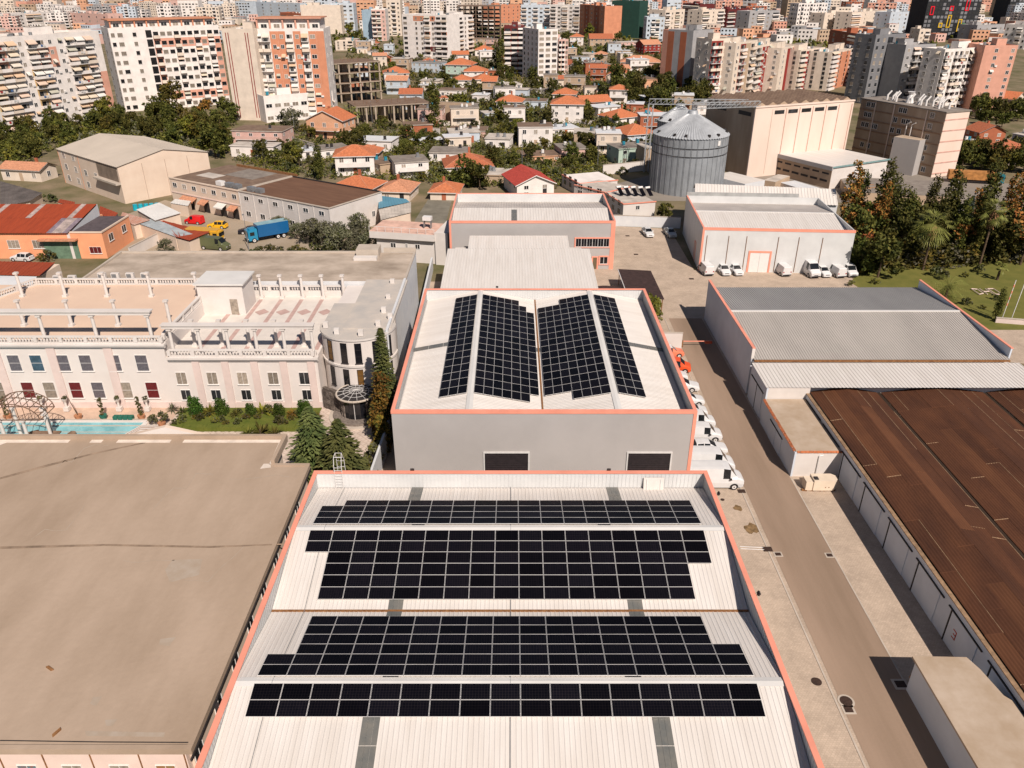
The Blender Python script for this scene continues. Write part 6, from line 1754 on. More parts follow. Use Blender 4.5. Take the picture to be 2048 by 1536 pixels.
# black tower with coloured window frames
def btower(x1, y1, x2, y2, yb, label, seed):
    p, h, a, Wd = frame2(x1, y1, x2, y2, yb); r = random.Random(seed)
    rt = empty('tower', (p.x, p.y, 0), a, label, 'tower'); foot(rt, Wd, 30)
    b = MB(); b.box(0, 0, 0, Wd, 30, h, WALLC['black']); b.build('wall', rt)
    b = MB(); nx, nz = int(Wd / 3), int(h / 3)
    for i in range(nx):
        for k in range(nz): b.box(i * Wd / nx + .5, -.05, k * h / nz + .6, (i + 1) * Wd / nx - .5, -.002, (k + 1) * h / nz - .5, WALLC['dgrey'] if r.random() < .5 else GLASS)
    b.build('windows', rt, kind='stuff')
    for q in range(max(4, nx // 2)):
        c = r.choice((mat('signal_red', (.75, .01, .03), .5),) * 5 + (mat('signal_green', (.02, .4, .08), .5), mat('signal_yellow', (.7, .45, .03), .5)))
        i, k = r.randrange(nx), r.randrange(nz - 2); w_, l = 3.2, r.choice((3, 6, 9, 12))
        b = MB(); x, z = i * Wd / nx, k * h / nz
        for (a0, c0, a1, c1) in ((0, 0, w_, .7), (0, l, w_, l + .7), (0, .7, .7, l), (w_ - .7, .7, w_, l)): b.box(x + a0, -.5, z + c0, x + a1, -.06, min(h, z + c1), c)
        b.build('coloured_frame', rt)
btower(1858, -4, 1966, -4, 80, 'black tower with red, green and yellow window frames at top right', 4)
btower(2022, -2, 2080, -2, 48, 'second black tower with red frames at the right edge', 9)
FAR = [(600, 12, 680, 12, 68, '........', 'cream', '', 'blank cream slab behind the orange tower'), (560, 26, 632, 30, 60, 'bbbbb', 'brick', 'BBBBB', 'low brick red block left of the blank cream slab'), (660, 8, 706, 8, 66, 'vvvv', 'ice', '', 'grey blue block right of the blank cream slab'),
       (723, 22, 742, 22, 80, '...', 'blue', '', 'pale blue narrow tower'), (742, 20, 770, 20, 82, 'bbw', 'white', 'PPP', 'narrow tower with pink balconies'), (772, 2, 800, 2, 72, 'wbw', 'cream', '', 'cream tower left of the white block with orange panels'),
       (985, 12, 1040, 10, 54, 'wwwwww', 'orange', '', 'orange block right of the distant bare frame'), (1042, 12, 1100, 12, 62, 'bvbvb', 'ice', '', 'left half of the long pale grey blocks'), (1101, 11, 1160, 12, 64, 'bvbvb', 'white', '', 'right half of the long pale grey blocks'),
       (1160, 10, 1210, 14, 70, 'wwvww', 'orange', 'OBOBO', 'orange and brown block left of the netted block'), (1211, 6, 1224, 6, 70, 'b.', 'white', '', 'slim white block left of the netted block'), (1224, 3, 1280, 4, 74, '......', 'green', '', 'block wrapped in dark green building net'),
       (1281, 12, 1300, 12, 66, 'bb', 'cream', '', 'slim cream block right of the netted block'), (1294, 36, 1330, 36, 84, 'wbbw', 'ice', '', 'pale blue and yellow block before the skyline'), (1331, 22, 1370, 20, 80, 'bwbw', 'cream', '', 'cream block with staggered balconies'),
       (1366, 8, 1400, 10, 60, 'bb', 'maroon', '', 'dark red block behind the cream one'), (1405, 22, 1450, 20, 70, 'bwb', 'cream', '', 'cream block with orange balcony dots'), (1456, 20, 1500, 18, 62, 'bvb', 'maroon', '', 'maroon balconied block on the skyline right of centre'),
       (1500, 24, 1560, 22, 66, 'vbvb', 'grey', '', 'grey block on the skyline right of centre'), (1650, 28, 1700, 26, 66, 'wbw', 'cream', '', 'cream block left of the white five storey one'), (1704, 26, 1776, 22, 68, 'bwwb', 'cream', '', 'broad cream block left of the pale grey one'),
       (1782, 26, 1832, 24, 68, 'wwvv', 'ice', '', 'pale grey block left of the black tower'), (1955, 52, 2010, 50, 84, 'wwbw', 'grey', '', 'stepped grey block below the black towers'), (2012, 50, 2060, 52, 96, 'wwbw', 'white', '', 'white block at the right edge below the black towers'),
       (0, 30, 110, 24, 60, 'bbvbbvb', 'white', '', 'white block with long loggias beyond the left slab'), (112, 26, 215, 30, 58, 'vwvwvwv', 'pink', '', 'pale pink block with roof garden beyond the left slab'), (280, 8, 420, 12, 30, 'vvvvvvvv', 'white', '', 'long low white block near the top left'),
       (470, 4, 600, 8, 34, 'vvvvvvvv', 'ice', '', 'long pale office block with dark window bands'), (0, 4, 60, 4, 26, 'wwww', 'yellow', '', 'yellowish block in the top left corner'), (1840, 60, 1862, 60, 90, 'wb', 'cream', '', 'slim cream block beside the black tower')]
for (x1, y1, x2, y2, yb, pt, w_, cs, lb) in FAR:
    p = stand(x1, y1, yb)[0]
    apartment(x1, y1, x2, y2, yb, 16, max(3, int(stand(x1, y1, yb)[1] / 3.2)), pt, lb, w_, 'r' if x1 < 1024 else 'l', 'ww', strip(cs) if cs else None, near=False)
# ---- anonymous skyline: fourteen kinds of far block, placed singly
FARM = []
for i in range(14):
    r = random.Random(300 + i); b = MB(); Wd, D, h = r.uniform(16, 34), r.uniform(12, 18), r.uniform(14, 27)
    c = WALLC[('white', 'cream', 'white', 'pink', 'ice', 'grey', 'cream', 'salmon', 'white', 'tan', 'white', 'peach', 'ice', 'brick')[i]]
    b.box(-Wd / 2, 0, 0, Wd / 2, D, h, c, top=PALER)
    fl = int(h / 3.1); nb = int(Wd / 3.3)
    for f in range(fl):
        z = f * h / fl
        for (n, L_, Fm) in ((nb, Wd, T((-Wd / 2, 0, 0))), (4, D, T((Wd / 2, 0, 0)) @ RZ(PI / 2)), (4, D, T((-Wd / 2, D, 0)) @ RZ(-PI / 2))):
            b.M = Fm
            for k in range(n):
                u = (k + .5) * L_ / n
                if (k + i) % 3 == 0: b.box(u - L_ / n * .45, -1.0, z, u + L_ / n * .45, -.01, z + 1.0, WALLC['white']); b.face([(u - L_ / n * .4, -.05, z + 1), (u + L_ / n * .4, -.05, z + 1), (u + L_ / n * .4, -.05, z + 2.6), (u - L_ / n * .4, -.05, z + 2.6)], GLASS)
                else: b.face([(u - .7, -.05, z + .9), (u + .7, -.05, z + .9), (u + .7, -.05, z + 2.3), (u - .7, -.05, z + 2.3)], GLASS if (k * 7 + f * 3 + i) % 3 else CURTAIN)
        b.M = Matrix.Identity(4)
    b.box(-Wd * .2, D * .3, h, Wd * .1, D * .7, h + 2.8, c, top=GREYR)
    for k in range(5): b.box(-Wd * .4 + k * Wd * .18, D * .2, h, -Wd * .4 + k * Wd * .18 + 1, D * .2 + 1, h + 1.2, STEEL)
    FARM.append((b.mesh('far_block'), Wd, D, h))
PAL = ('white', 'cream', 'white', 'pink', 'pale blue', 'grey', 'cream', 'salmon', 'white', 'tan', 'white', 'peach', 'pale blue', 'brick red')
cnt = 0
rf = random.Random(5)
for tries in range(6000):
    if cnt >= 290: break
    px_, py_ = rf.uniform(-60, 2110), rf.uniform(-26, 62) if tries % 3 else rf.uniform(-24, 20)
    if 560 < px_ < 1330 and py_ > 40: continue
    p = at(px_, py_, 0)
    if p.y < 520 or not free(p.x, p.y, 6): continue
    me, Wd, D, h = FARM[rf.randrange(14)]
    k = [q[0] for q in FARM].index(me)
    o = put('far_block', me, None, None, label=near_label(p.x, p.y, '%s %s apartment block' % (('low', 'mid height', 'tall')[int(h > 17) + int(h > 23)], PAL[k]), 'small %s apartment block far off among the crowded blocks of the skyline' % PAL[k], 520), category='apartment block', group='%s blocks of the skyline' % PAL[k])
    if cnt >= 0: o.location = (p.x, p.y, 0); o.rotation_euler = (0, 0, rf.choice((0, .3, -.35, .15)) + rf.uniform(-.1, .1)); o.scale = (1, 1, rf.uniform(.75, 1.15))
    FOOT.append((p.x - Wd / 2, p.y, 1, 0, Wd, D, 4)); cnt += 1

# beyond the three hundred largest: the rest of the skyline in one mass
b = MB(); rf = random.Random(55); k = 0
BP = [WALLC[c] for c in ('white', 'cream', 'white', 'pink', 'ice', 'grey', 'salmon', 'tan', 'peach', 'white')]
for t in range(16000):
    if k > 2300: break
    py_ = rf.uniform(-36, 40) if k % 2 else rf.uniform(-36, 6); p = at(rf.uniform(-80, 2130), py_)
    if p.y < 640 or not free(p.x, p.y, 5): continue
    w_, d_, hh = rf.uniform(12, 26), rf.uniform(10, 16), rf.uniform(9, 26)
    FOOT.append((p.x, p.y, 1, 0, w_, d_, 2)); k += 1
    b.M = T((p.x, p.y, 0)) @ RZ(rf.uniform(-.35, .35)); b.box(0, 0, 0, w_, d_, hh, rf.choice(BP), top=rf.choice((PALER, GREYR, TILER[1], PALER)), bottom=False)
    for f in range(int(hh / 3.2)):
        n = int(w_ / 4)
        for j in range(n):
            if rf.random() < .85: b.face([(w_ * j / n + .8, -.12, f * 3.2 + .9), (w_ * (j + 1) / n - .8, -.12, f * 3.2 + .9), (w_ * (j + 1) / n - .8, -.12, f * 3.2 + 2.3), (w_ * j / n + .8, -.12, f * 3.2 + 2.3)], GLASS if rf.random() < .7 else CURTAIN)
k = 0
for t in range(9000):
    if k > 420: break
    x_, y_ = rf.uniform(-60, 2110), rf.uniform(44, 88)
    if 640 < x_ < 1340 and y_ > 64: continue
    p = at(x_, y_)
    if not free(p.x, p.y, 2) or not free(p.x + 12, p.y + 6, 2): continue
    w_, d_, hh = rf.uniform(8, 15), rf.uniform(7, 12), rf.choice((3.2, 5, 6.4, 6.4, 9.5))
    FOOT.append((p.x, p.y, 1, 0, w_, d_, 2)); k += 1
    b.M = T((p.x, p.y, 0)) @ RZ(rf.uniform(-.5, .5)); b.box(0, 0, 0, w_, d_, hh, rf.choice(BP), bottom=False, top=rf.choice((TILER[0], GREYR, TILER[1], PALER)))
    for f in range(int(hh / 3.1)):
        for j in range(int(w_ / 3)): b.face([(j * 3 + .8, -.08, f * 3.1 + .9), (j * 3 + 2.2, -.08, f * 3.1 + .9), (j * 3 + 2.2, -.08, f * 3.1 + 2.2), (j * 3 + .8, -.08, f * 3.1 + 2.2)], GLASS)
b.M = Matrix.Identity(4)
b.build('far_town', None, kind='stuff', label='farthest crowded apartment blocks of the city along the top edge', category='far town')
# ================================================================ houses
GROUNDS = []
def house(x1, y1, x2, y2, yb, D, roof, wall, rc, fl, label, seed=0, side='', cat='house', name='house', porch=False):
    p, h, a, Wd = frame2(x1, y1, x2, y2, yb); r = random.Random(seed + x1 * 7)
    rt = empty(name, (p.x, p.y, 0), a, label, cat); foot(rt, Wd, D, .8)
    wm = WALLC[wall]
    b = MB(); b.box(0, 0, 0, Wd, D, h, wm); b.build('wall', rt)
    rm = TILER[rc] if isinstance(rc, int) else {'g': GREYR, 'b': BROWNR, 'p': PALER, 'w': WHITEWALL}[rc]
    o = .55; b = MB()
    if roof == 'hip':
        e = min(Wd, D) / 2 + o; z = h; t = h + e * .42
        if Wd >= D: A, B = (Wd / 2 - max(0, Wd / 2 + o - e), D / 2), (Wd / 2 + max(0, Wd / 2 + o - e), D / 2)
        else: A, B = (Wd / 2, D / 2 - max(0, D / 2 + o - e)), (Wd / 2, D / 2 + max(0, D / 2 + o - e))
        c = [(-o, -o, z), (Wd + o, -o, z), (Wd + o, D + o, z), (-o, D + o, z)]; A3, B3 = (*A, t), (*B, t)
        if Wd >= D: fs = ([c[0], c[1], B3, A3], [c[1], c[2], B3], [c[2], c[3], A3, B3], [c[3], c[0], A3])
        else: fs = ([c[0], c[1], A3], [c[1], c[2], B3, A3], [c[2], c[3], B3], [c[3], c[0], A3, B3])
        for q in fs: b.face(q, rm)
        b.box(-o, -o, z - .16, Wd + o, D + o, z - .01, PVC); rf_ = b.build('roof', rt)
        b = MB()
        for k in range(4): b.tube(c[k], A3 if (k in (0, 3) if Wd >= D else k in (0, 1)) else B3, .09, TILER[3] if isinstance(rc, int) else rm, 4)
        b.tube(A3, B3, .09, TILER[3], 4); b.build('ridge_tiles', rf_)
    elif roof in ('gable', 'gablef'):
        t = h + (D if roof == 'gable' else Wd) * .24
        if roof == 'gable':
            y0, y1, m_ = -o, D + o, D / 2; s_ = (t - h) / (D / 2 + o); zl = t - s_ * (D / 2 + o)
            for s in (0, .14):
                mm = rm if s else PVC
                b.face([(-o, y0, h + s), (Wd + o, y0, h + s), (Wd + o, m_, t + s), (-o, m_, t + s)], mm); b.face([(Wd + o, y1, h + s), (-o, y1, h + s), (-o, m_, t + s), (Wd + o, m_, t + s)], mm)
            g = MB(); g.face([(0, 0, h), (0, m_, t), (0, D, h)], wm); g.face([(Wd, 0, h), (Wd, D, h), (Wd, m_, t)], wm)
        else:
            m_ = Wd / 2
            for s in (0, .14):
                mm = rm if s else PVC
                b.face([(-o, -o, h + s), (m_, -o, t + s), (m_, D + o, t + s), (-o, D + o, h + s)], mm); b.face([(m_, -o, t + s), (Wd + o, -o, h + s), (Wd + o, D + o, h + s), (m_, D + o, t + s)], mm)
            b.face([(-o, -o, h - .05), (m_, -o, t - .05), (m_, -o, t + .14), (-o, -o, h + .14)], PVC); b.face([(m_, -o, t - .05), (Wd + o, -o, h - .05), (Wd + o, -o, h + .14), (m_, -o, t + .14)], PVC)
            g = MB(); g.face([(0, 0, h), (Wd, 0, h), (m_, 0, t)], wm); g.face([(0, D, h), (m_, D, t), (Wd, D, h)], wm)
        b.build('roof', rt); g.build('gable', rt)
    else:
        b.box(-.25, -.25, h, Wd + .25, D + .25, h + .22, wm if r.random() < .5 else PALER, top=rm); b.build('roof', rt)
        for k in range(r.randrange(1, 4)): b = MB(); x, y = r.uniform(.2, .8) * Wd, r.uniform(.2, .8) * D; b.cyl((x, y), .45, .45, h + .4, h + 1.3, r.choice((PVC, STEEL, PVC, STEEL, DARKMETAL, mat('blue_tank', (.03, .25, .35), .5))), 8); b.box(x - .5, y - .5, h + .22, x + .5, y + .5, h + .4, STEEL); b.build('water_tank', rt)
    if roof != 'flat' and r.random() < .5:
        x, y = Wd * r.uniform(.3, .7), D * .6; b = MB(); b.box(x, y, h, x + .6, y + .5, h + min(Wd, D) * .3 + .6, WALLC['brick']); b.build('chimney', rt)
    fh = h / fl
    for (Fm, L_, skip) in ((Matrix.Identity(4), Wd, 0), (T((Wd, 0, 0)) @ RZ(PI / 2), D, 1), (T((0, D, 0)) @ RZ(-PI / 2), D, 1)):
        n = max(1, int(L_ / 3.3))
        for f in range(fl):
            for k in range(n):
                if skip and r.random() < .4: continue
                u = (k + .5) * L_ / n
                if f == 0 and k == n // 2 and not skip:
                    b = MB(Fm); b.box(u - .5, -.06, 0, u + .5, -.003, 2.1, r.choice((WALLC['brick'], DARKMETAL, WALLC['tan']))); b.build('door', rt); continue
                put('window', apt_window(1.2, 1.4 if fh > 2.4 else 1.0, r.randrange(2)), rt, Fm @ T((u, 0, f * fh + min(.9, fh * .35))))
        if fl > 1 and not skip and r.random() < .55:
            b = MB(Fm); b.box(L_ * .1, -1.3, fh - .15, L_ * .9, -.003, fh, PVC); b.box(L_ * .1, -1.3, fh + .001, L_ * .9, -1.22, fh + .9, wm); b.build('balcony', rt)
    return rt
HOUSES = [
 (612, 240, 684, 243, 277, 10, 'gablef', 'peach', 0, 2, 'orange brick house with bright gable roof below the low podium'),
 (669, 313, 747, 311, 352, 9, 'hip', 'white', 0, 2, 'white two storey house with bright orange hip roof and red shutters'),
 (660, 374, 737, 380, 396, 9, 'hip', 'cream', 0, 1, 'orange hip roof peeping over the brown roof of the long building'),
 (758, 382, 818, 384, 402, 9, 'hip', 'cream', 3, 1, 'pale orange hip roof just behind the blue sheet roof'),
 (860, 384, 915, 385, 400, 8, 'hip', 'cream', 0, 1, 'small orange hip roof beside the far grey hall'),
 (790, 327, 857, 323, 357, 9, 'flat', 'white', 'g', 2, 'plain white cube house with grey flat roof and one shuttered window'),
 (760, 330, 790, 326, 350, 8, 'flat', 'tan', 'b', 1, 'small brownish flat house left of the plain white cube'),
 (893, 335, 985, 332, 350, 11, 'hip', 'white', 1, 1, 'wide low house with orange hip roof and a water heater'),
 (946, 350, 1020, 352, 364, 8, 'flat', 'tan', 'p', 1, 'low pinkish brick house right of the wide orange roof'),
 (858, 306, 932, 307, 324, 9, 'flat', 'white', 'g', 1, 'white house with dark grey flat roof above the wide orange one'),
 (1034, 372, 1108, 367, 398, 12, 'gablef', 'white', 2, 2, 'white house with bright red gable roof behind the far grey hall'),
 (768, 147, 818, 146, 168, 12, 'hip', 'white', 0, 2, 'white house with double orange roof right of the tall bare frame'),
 (755, 117, 790, 116, 127, 10, 'gablef', 'brick', 1, 1, 'small dark orange gable house above the white one'),
 (823, 125, 877, 127, 144, 11, 'flat', 'ice', 'g', 2, 'white and grey flat house in front of the white block with orange panels'),
 (891, 129, 942, 130, 156, 12, 'hip', 'mint', 0, 3, 'pale green three storey house with orange hip roof'),
 (928, 143, 974, 143, 162, 10, 'hip', 'white', 0, 2, 'orange roofed house behind the pale green one'),
 (905, 160, 941, 160, 177, 9, 'hip', 'white', 0, 2, 'front left house of the orange roofed cluster'),
 (952, 159, 990, 158, 172, 9, 'hip', 'cream', 0, 2, 'front right house of the orange roofed cluster'),
 (988, 171, 1044, 169, 184, 10, 'flat', 'white', 'p', 2, 'long white flat house right of the orange cluster'),
 (993, 203, 1042, 204, 222, 9, 'hip', 'white', 0, 2, 'white house with orange hip roof above the earth bank'),
 (897, 262, 970, 263, 273, 9, 'flat', 'pink', 'b', 1, 'low pink house with reddish grey roof right of the poplar'),
 (822, 284, 886, 281, 290, 6, 'flat', 'white', 'w', 1, 'long white shed among the dark trees'),
 (689, 272, 721, 271, 278, 5, 'flat', 'white', 'w', 1, 'tiny white shed right of the orange brick house'),
 (463, 262, 563, 264, 292, 10, 'flat', 'pink', 'b', 2, 'worn pink brick building with a brown roof left of the grey tree'),
 (460, 292, 546, 294, 313, 6, 'flat', 'white', 'p', 1, 'white lower house in front of the worn pink one'),
 (478, 304, 514, 303, 312, 6, 'hip', 'cream', 1, 1, 'little pyramid tiled roof in front of the white lower house'),
 (596, 305, 634, 302, 322, 6, 'flat', 'white', 'w', 1, 'white lean-to shed with pale roof left of the orange hip house'),
 (640, 302, 700, 296, 318, 8, 'flat', 'white', 'g', 1, 'grey roofed low house behind the orange hip house'),
 (1103, 208, 1167, 209, 246, 10, 'hip', 'white', 0, 3, 'white three storey house with orange hip roof at the centre'),
 (1106, 188, 1150, 189, 206, 9, 'hip', 'white', 0, 2, 'orange roofed rear wing behind the three storey house'),
 (1166, 206, 1222, 203, 219, 9, 'gable', 'orange', 0, 1, 'long orange gable roofed house with orange walls'),
 (1197, 217, 1245, 213, 233, 9, 'flat', 'white', 'w', 2, 'white cube house between two orange roofs'),
 (1232, 237, 1280, 232, 251, 10, 'hip', 'white', 0, 1, 'white house with orange hip roof right of the white cube'),
 (1296, 232, 1334, 228, 241, 9, 'hip', 'tan', 1, 1, 'small orange roof just left of the rear silo'),
 (1256, 270, 1314, 266, 290, 11, 'hip', 'ice', 0, 2, 'pale blue house with steep orange hip roof left of the big silo'),
 (1238, 299, 1312, 294, 330, 8, 'flat', 'mint', 'g', 2, 'mint green two storey house touching the big silo'),
 (1198, 264, 1256, 266, 274, 9, 'flat', 'tan', 'b', 1, 'low house with brown flat roof behind the mint one'),
 (1104, 260, 1160, 257, 272, 9, 'flat', 'white', 'w', 1, 'low white house with white flat roof before the three storey one'),
 (1124, 300, 1175, 298, 321, 9, 'flat', 'pink', 'g', 1, 'pink house with grey flat roof and a small porch'),
 (1048, 314, 1126, 312, 324, 8, 'flat', 'peach', 'b', 1, 'low peach house with brown flat roof left of the pink one'),
 (1070, 183, 1113, 181, 189, 8, 'flat', 'white', 'g', 1, 'low white house with a grey porch roof before the pink wing'),
 (1044, 203, 1091, 204, 216, 9, 'flat', 'ice', 'b', 1, 'small white house with brown roof left of the three storey one'),
 (1215, 151, 1260, 152, 174, 12, 'gablef', 'cream', 0, 2, 'cream house with several orange gables before the grey slab'),
 (1242, 124, 1320, 125, 138, 14, 'hip', 'pink', 3, 1, 'long building with broad orange hip roof and dormers'),
 (1288, 90, 1322, 89, 109, 12, 'gable', 'red', 3, 3, 'pink and red three storey house with white balconies'),
 (1236, 86, 1288, 84, 96, 12, 'flat', 'pink', 'p', 2, 'pink and white low house left of the red one'),
 (1136, 132, 1170, 131, 147, 12, 'gablef', 'cream', 1, 2, 'orange gabled house at the foot of the pink wing'),
 (1160, 108, 1200, 109, 122, 12, 'flat', 'cream', 'p', 2, 'cream flat house below the orange and brown block'),
 (1180, 78, 1225, 78, 92, 14, 'gable', 'tan', 1, 2, 'brown roofed house below the netted block'),
 (1290, 160, 1352, 157, 182, 12, 'flat', 'peach', 'b', 1, 'ivy topped flat house below the grey slab'),
 (1930, 258, 1960, 266, 282, 9, 'gable', 'brick', 1, 2, 'orange roofed house close to the flour mill end wall'),
 (1958, 292, 2012, 302, 322, 10, 'hip', 'cream', 1, 2, 'cream house with brick red hip roof and pink balcony'),
 (2026, 268, 2060, 274, 312, 10, 'flat', 'white', 'p', 3, 'white balconied house at the right edge'),
 (1924, 284, 1950, 286, 300, 6, 'flat', 'white', 'p', 1, 'small white box house left of the brick red hip roof'),
 (1990, 196, 2030, 200, 222, 10, 'gable', 'cream', 0, 2, 'orange gabled house below the salmon end tower'),
 (0, 338, 78, 342, 360, 6, 'gable', 'cream', 3, 1, 'long cream shed with pale blue roof at the left edge'),
 (862, 198, 896, 197, 206, 8, 'flat', 'cream', 0, 1, 'small cream house with orange edge near the poplar'),
 (970, 228, 1012, 226, 238, 7, 'flat', 'ice', 'p', 1, 'small pale gatehouse below the earth bank'),
 (700, 262, 0, 0, 0, 0, '', '', 0, 0, ''),
 (735, 104, 752, 104, 110, 10, 'flat', 'white', 'g', 1, 'tiny white house under the yellow tree'),
 (940, 78, 985, 78, 92, 14, 'flat', 'tan', 'b', 2, 'brownish house at the foot of the distant bare frame'),
 (950, 100, 985, 100, 112, 12, 'hip', 'white', 0, 1, 'small orange roof below the distant bare frame'),
 (1330, 258, 0, 0, 0, 0, '', '', 0, 0, ''),
 (1400, 205, 1480, 212, 222, 7, 'flat', 'white', 'w', 1, 'white low building with turquoise roof edge behind the rear silo')]
for k, q in enumerate(HOUSES):
    if q[2]: house(*q[:11], seed=k)
rf = random.Random(21); k = 0
for t in range(4000):
    if k > 84: break
    x, y = rf.uniform(690, 1420), rf.uniform(88, 352)
    if (y > 250 and (x < 560 or x > 1290)) or (y < 230 and x > 1250 + (y - 88)) or (y > 330 and 900 < x < 1130): continue
    p = at(x, y); w_, d_, hh = rf.uniform(6, 11), rf.uniform(6, 9), rf.choice((3, 3, 3.4, 5.8, 6))
    if not free(p.x, p.y, 1) or not free(p.x + w_, p.y, 1) or not free(p.x + w_, p.y + d_, 1) or not free(p.x, p.y + d_, 1): continue
    # same house maker, placed from its eaves line
    q = [p + Vector((0, 0, hh)), p + Vector((w_, rf.uniform(-2, 2), hh))]
    pr = []
    for v in q:
        dd = v.y * CS + (CAM_H - v.z) * SN; pr += [CX + F_PX * v.x / dd, CY + F_PX * (-v.y * SN + (CAM_H - v.z) * CS) / dd]
    rk_ = rf.choice(('flat', 'flat', 'flat', 'flat', 'flat', 'hip', 'gable')); wc = rf.choice(('white', 'white', 'cream', 'tan', 'pink', 'ice', 'brick'))
    rc_ = rf.choice(('g', 'b', 'p', 'w')) if rk_ == 'flat' else rf.choice((0, 0, 1, 3))
    house(*pr, y, d_, rk_, wc, rc_, 1 if hh < 5 else 2, near_label(p.x, p.y, '%s %s roofed %s house' % ('low' if hh < 5 else 'tall', {'g': 'grey', 'b': 'brown', 'p': 'pale', 'w': 'white'}.get(rc_, 'orange'), wc if wc != 'ice' else 'bluish'), 'small house among the trees', 90), seed=900 + k)
    k += 1
# ================================================================ industrial quarter
def cblock(xl, yl, xc, yc, xr, yr, yb, label, name, cat, wall=None, top=None, parapet=0.0, body=True, wname='wall'):
    """box seen on its corner: left, nearest and right top corners, and the row of the nearest foot"""
    p, h = stand(xc, yc, yb); q = at(xr, yr, h); l = at(xl, yl, h)
    a = math.atan2(q.y - p.y, q.x - p.x); Wd = math.hypot(q.x - p.x, q.y - p.y)
    n = Vector((-math.sin(a), math.cos(a), 0)); D = abs((l - q).dot(n)) if False else abs((Vector((l.x, l.y, 0)) - Vector((p.x, p.y, 0))).dot(n))
    rt = empty(name, (p.x, p.y, 0), a, label, cat); foot(rt, Wd, D)
    if body:
        b = MB(); b.box(0, 0, 0, Wd, D, h, wall or CREAMPL, top=top or PALER); b.build(wname, rt)
    return rt, Wd, D, h
FL_, FR_ = Matrix.Identity(4), None
def leftface(D): return T((0, D, 0)) @ RZ(-PI / 2)

# silos
SILOM = mat('silo_sheet', (.33, .35, .37), .5, .08, .5, metal=.3, bump=.1)
SILOR = mat('silo_roof', (.44, .455, .47), .45, .08, .6, metal=.3)
def silo(x, y, r, z, top, label, n=40):
    rt = empty('grain_silo', (x, y, 0), 0, label, 'silo'); FOOT.append((x - r, y - r, 1, 0, 2 * r, 2 * r, 1))
    rings = [0, z * .7, z * .84, z]
    for k in range(3):
        b = MB(); b.cyl((0, 0), r, r, rings[k] + (.05 if k else 0), rings[k + 1] - .02, SILOM, n * 2, cap=False); b.build('shell_ring', rt)
    for k in range(n):
        a = 2 * PI * k / n; b = MB(T((math.cos(a) * r, math.sin(a) * r, 0)) @ RZ(a)); b.box(-.01, -.07, 0, .12, .07, z, DARKMETAL if 0 else SILOM); b.box(-.01, .071, 0, .02, .14, z, DARKMETAL); b.build('stiffener', rt)
    for zz in rings[1:3]:
        b = MB(); b.cyl((0, 0), r + .14, r + .14, zz - .1, zz + .04, DARKMETAL, n * 2, cap=False); b.build('hoop', rt)
    b = MB()
    for k in range(n * 2):
        a0, a1 = PI * k / n, PI * (k + 1) / n; am = (a0 + a1) / 2
        R1, R2 = r + .25, 1.2
        P_ = lambda a, R, h: (math.cos(a) * R, math.sin(a) * R, h)
        b.face([P_(a0, R1, z), P_(am, R1, z + .16), P_(am, R2, top + .06), P_(a0, R2, top)], SILOR); b.face([P_(am, R1, z + .16), P_(a1, R1, z), P_(a1, R2, top), P_(am, R2, top + .06)], SILOR)
    b.build('cone_roof', rt)
    b = MB(); b.cyl((0, 0), 1.35, 1.1, top - .1, top + .7, SILOR, 20); b.build('roof_cap', rt)
    for k in (0, 2, 3, 5, 6, 8, 9):
        a = -2.9 + k * .33; b = MB(T((math.cos(a) * r * .93, math.sin(a) * r * .93, z + .4)) @ RZ(a)); b.box(-.3, -.25, 0, .3, .25, .6, DARKMETAL); b.build('roof_vent', rt)
    b = MB(T((math.cos(-.95) * r, math.sin(-.95) * r, z - 1.6)) @ RZ(-.95)); b.box(.05, -.4, 0, .15, .4, 1.1, PVC); b.build('plate', rt)
    return rt
silo(43.6, 195.6, 9.0, 13.4, 18.0, 'big galvanised grain silo with conical roof beside the mill')
silo(44.8, 216.5, 5.6, 13.2, 16.6, 'smaller galvanised silo half hidden behind the big one')
gt = empty('conveyor', (35, 209, 0), 0, 'galvanised conveyor gantry crossing above the silo roofs to the mill', 'conveyor')
def gantry(p, q, label):
    p, q = Vector(p), Vector(q); L_ = (q - p).length; n = int(L_ / 1.5); b = MB()
    for dz in (0, 1.3):
        for dy in (-.5, .5): b.tube(p + Vector((0, dy, dz)), q + Vector((0, dy, dz)), .06, SILOR, 4)
    for k in range(n + 1):
        c = p.lerp(q, k / n)
        for dy in (-.5, .5): b.tube(c + Vector((0, dy, 0)), c + Vector((0, dy, 1.3)), .04, SILOR, 4); 
        if k < n: b.tube(c + Vector((0, -.5, 0)), p.lerp(q, (k + 1) / n) + Vector((0, -.5, 1.3)), .05, SILOR, 4)
    b.M = T(-gt.location); bb = MB(T(-gt.location)); bb.v = [v - gt.location for v in b.v]; bb.f, bb.mi, bb.ml = b.f, b.mi, b.ml; bb.build(label, gt)
gantry((36, 214, 17.6), (62, 214, 17.4), 'truss'); gantry((43.6, 196, 19), (62, 204, 18.4), 'truss')
for x in (36.5, 60.5): 
    b = MB(T(-gt.location)); 
    for s in (-.6, .6): b.tube((x + s, 213.5, 0), (x + s, 213.5, 17.6), .1, SILOR, 4); b.tube((x + s, 214.7, 0), (x + s, 214.7, 17.6), .1, SILOR, 4)
    for k in range(8): b.tube((x - .6, 213.5, k * 2.2), (x + .6, 213.5, k * 2.2 + 2.2), .06, SILOR, 4)
    b.build('trestle', gt)

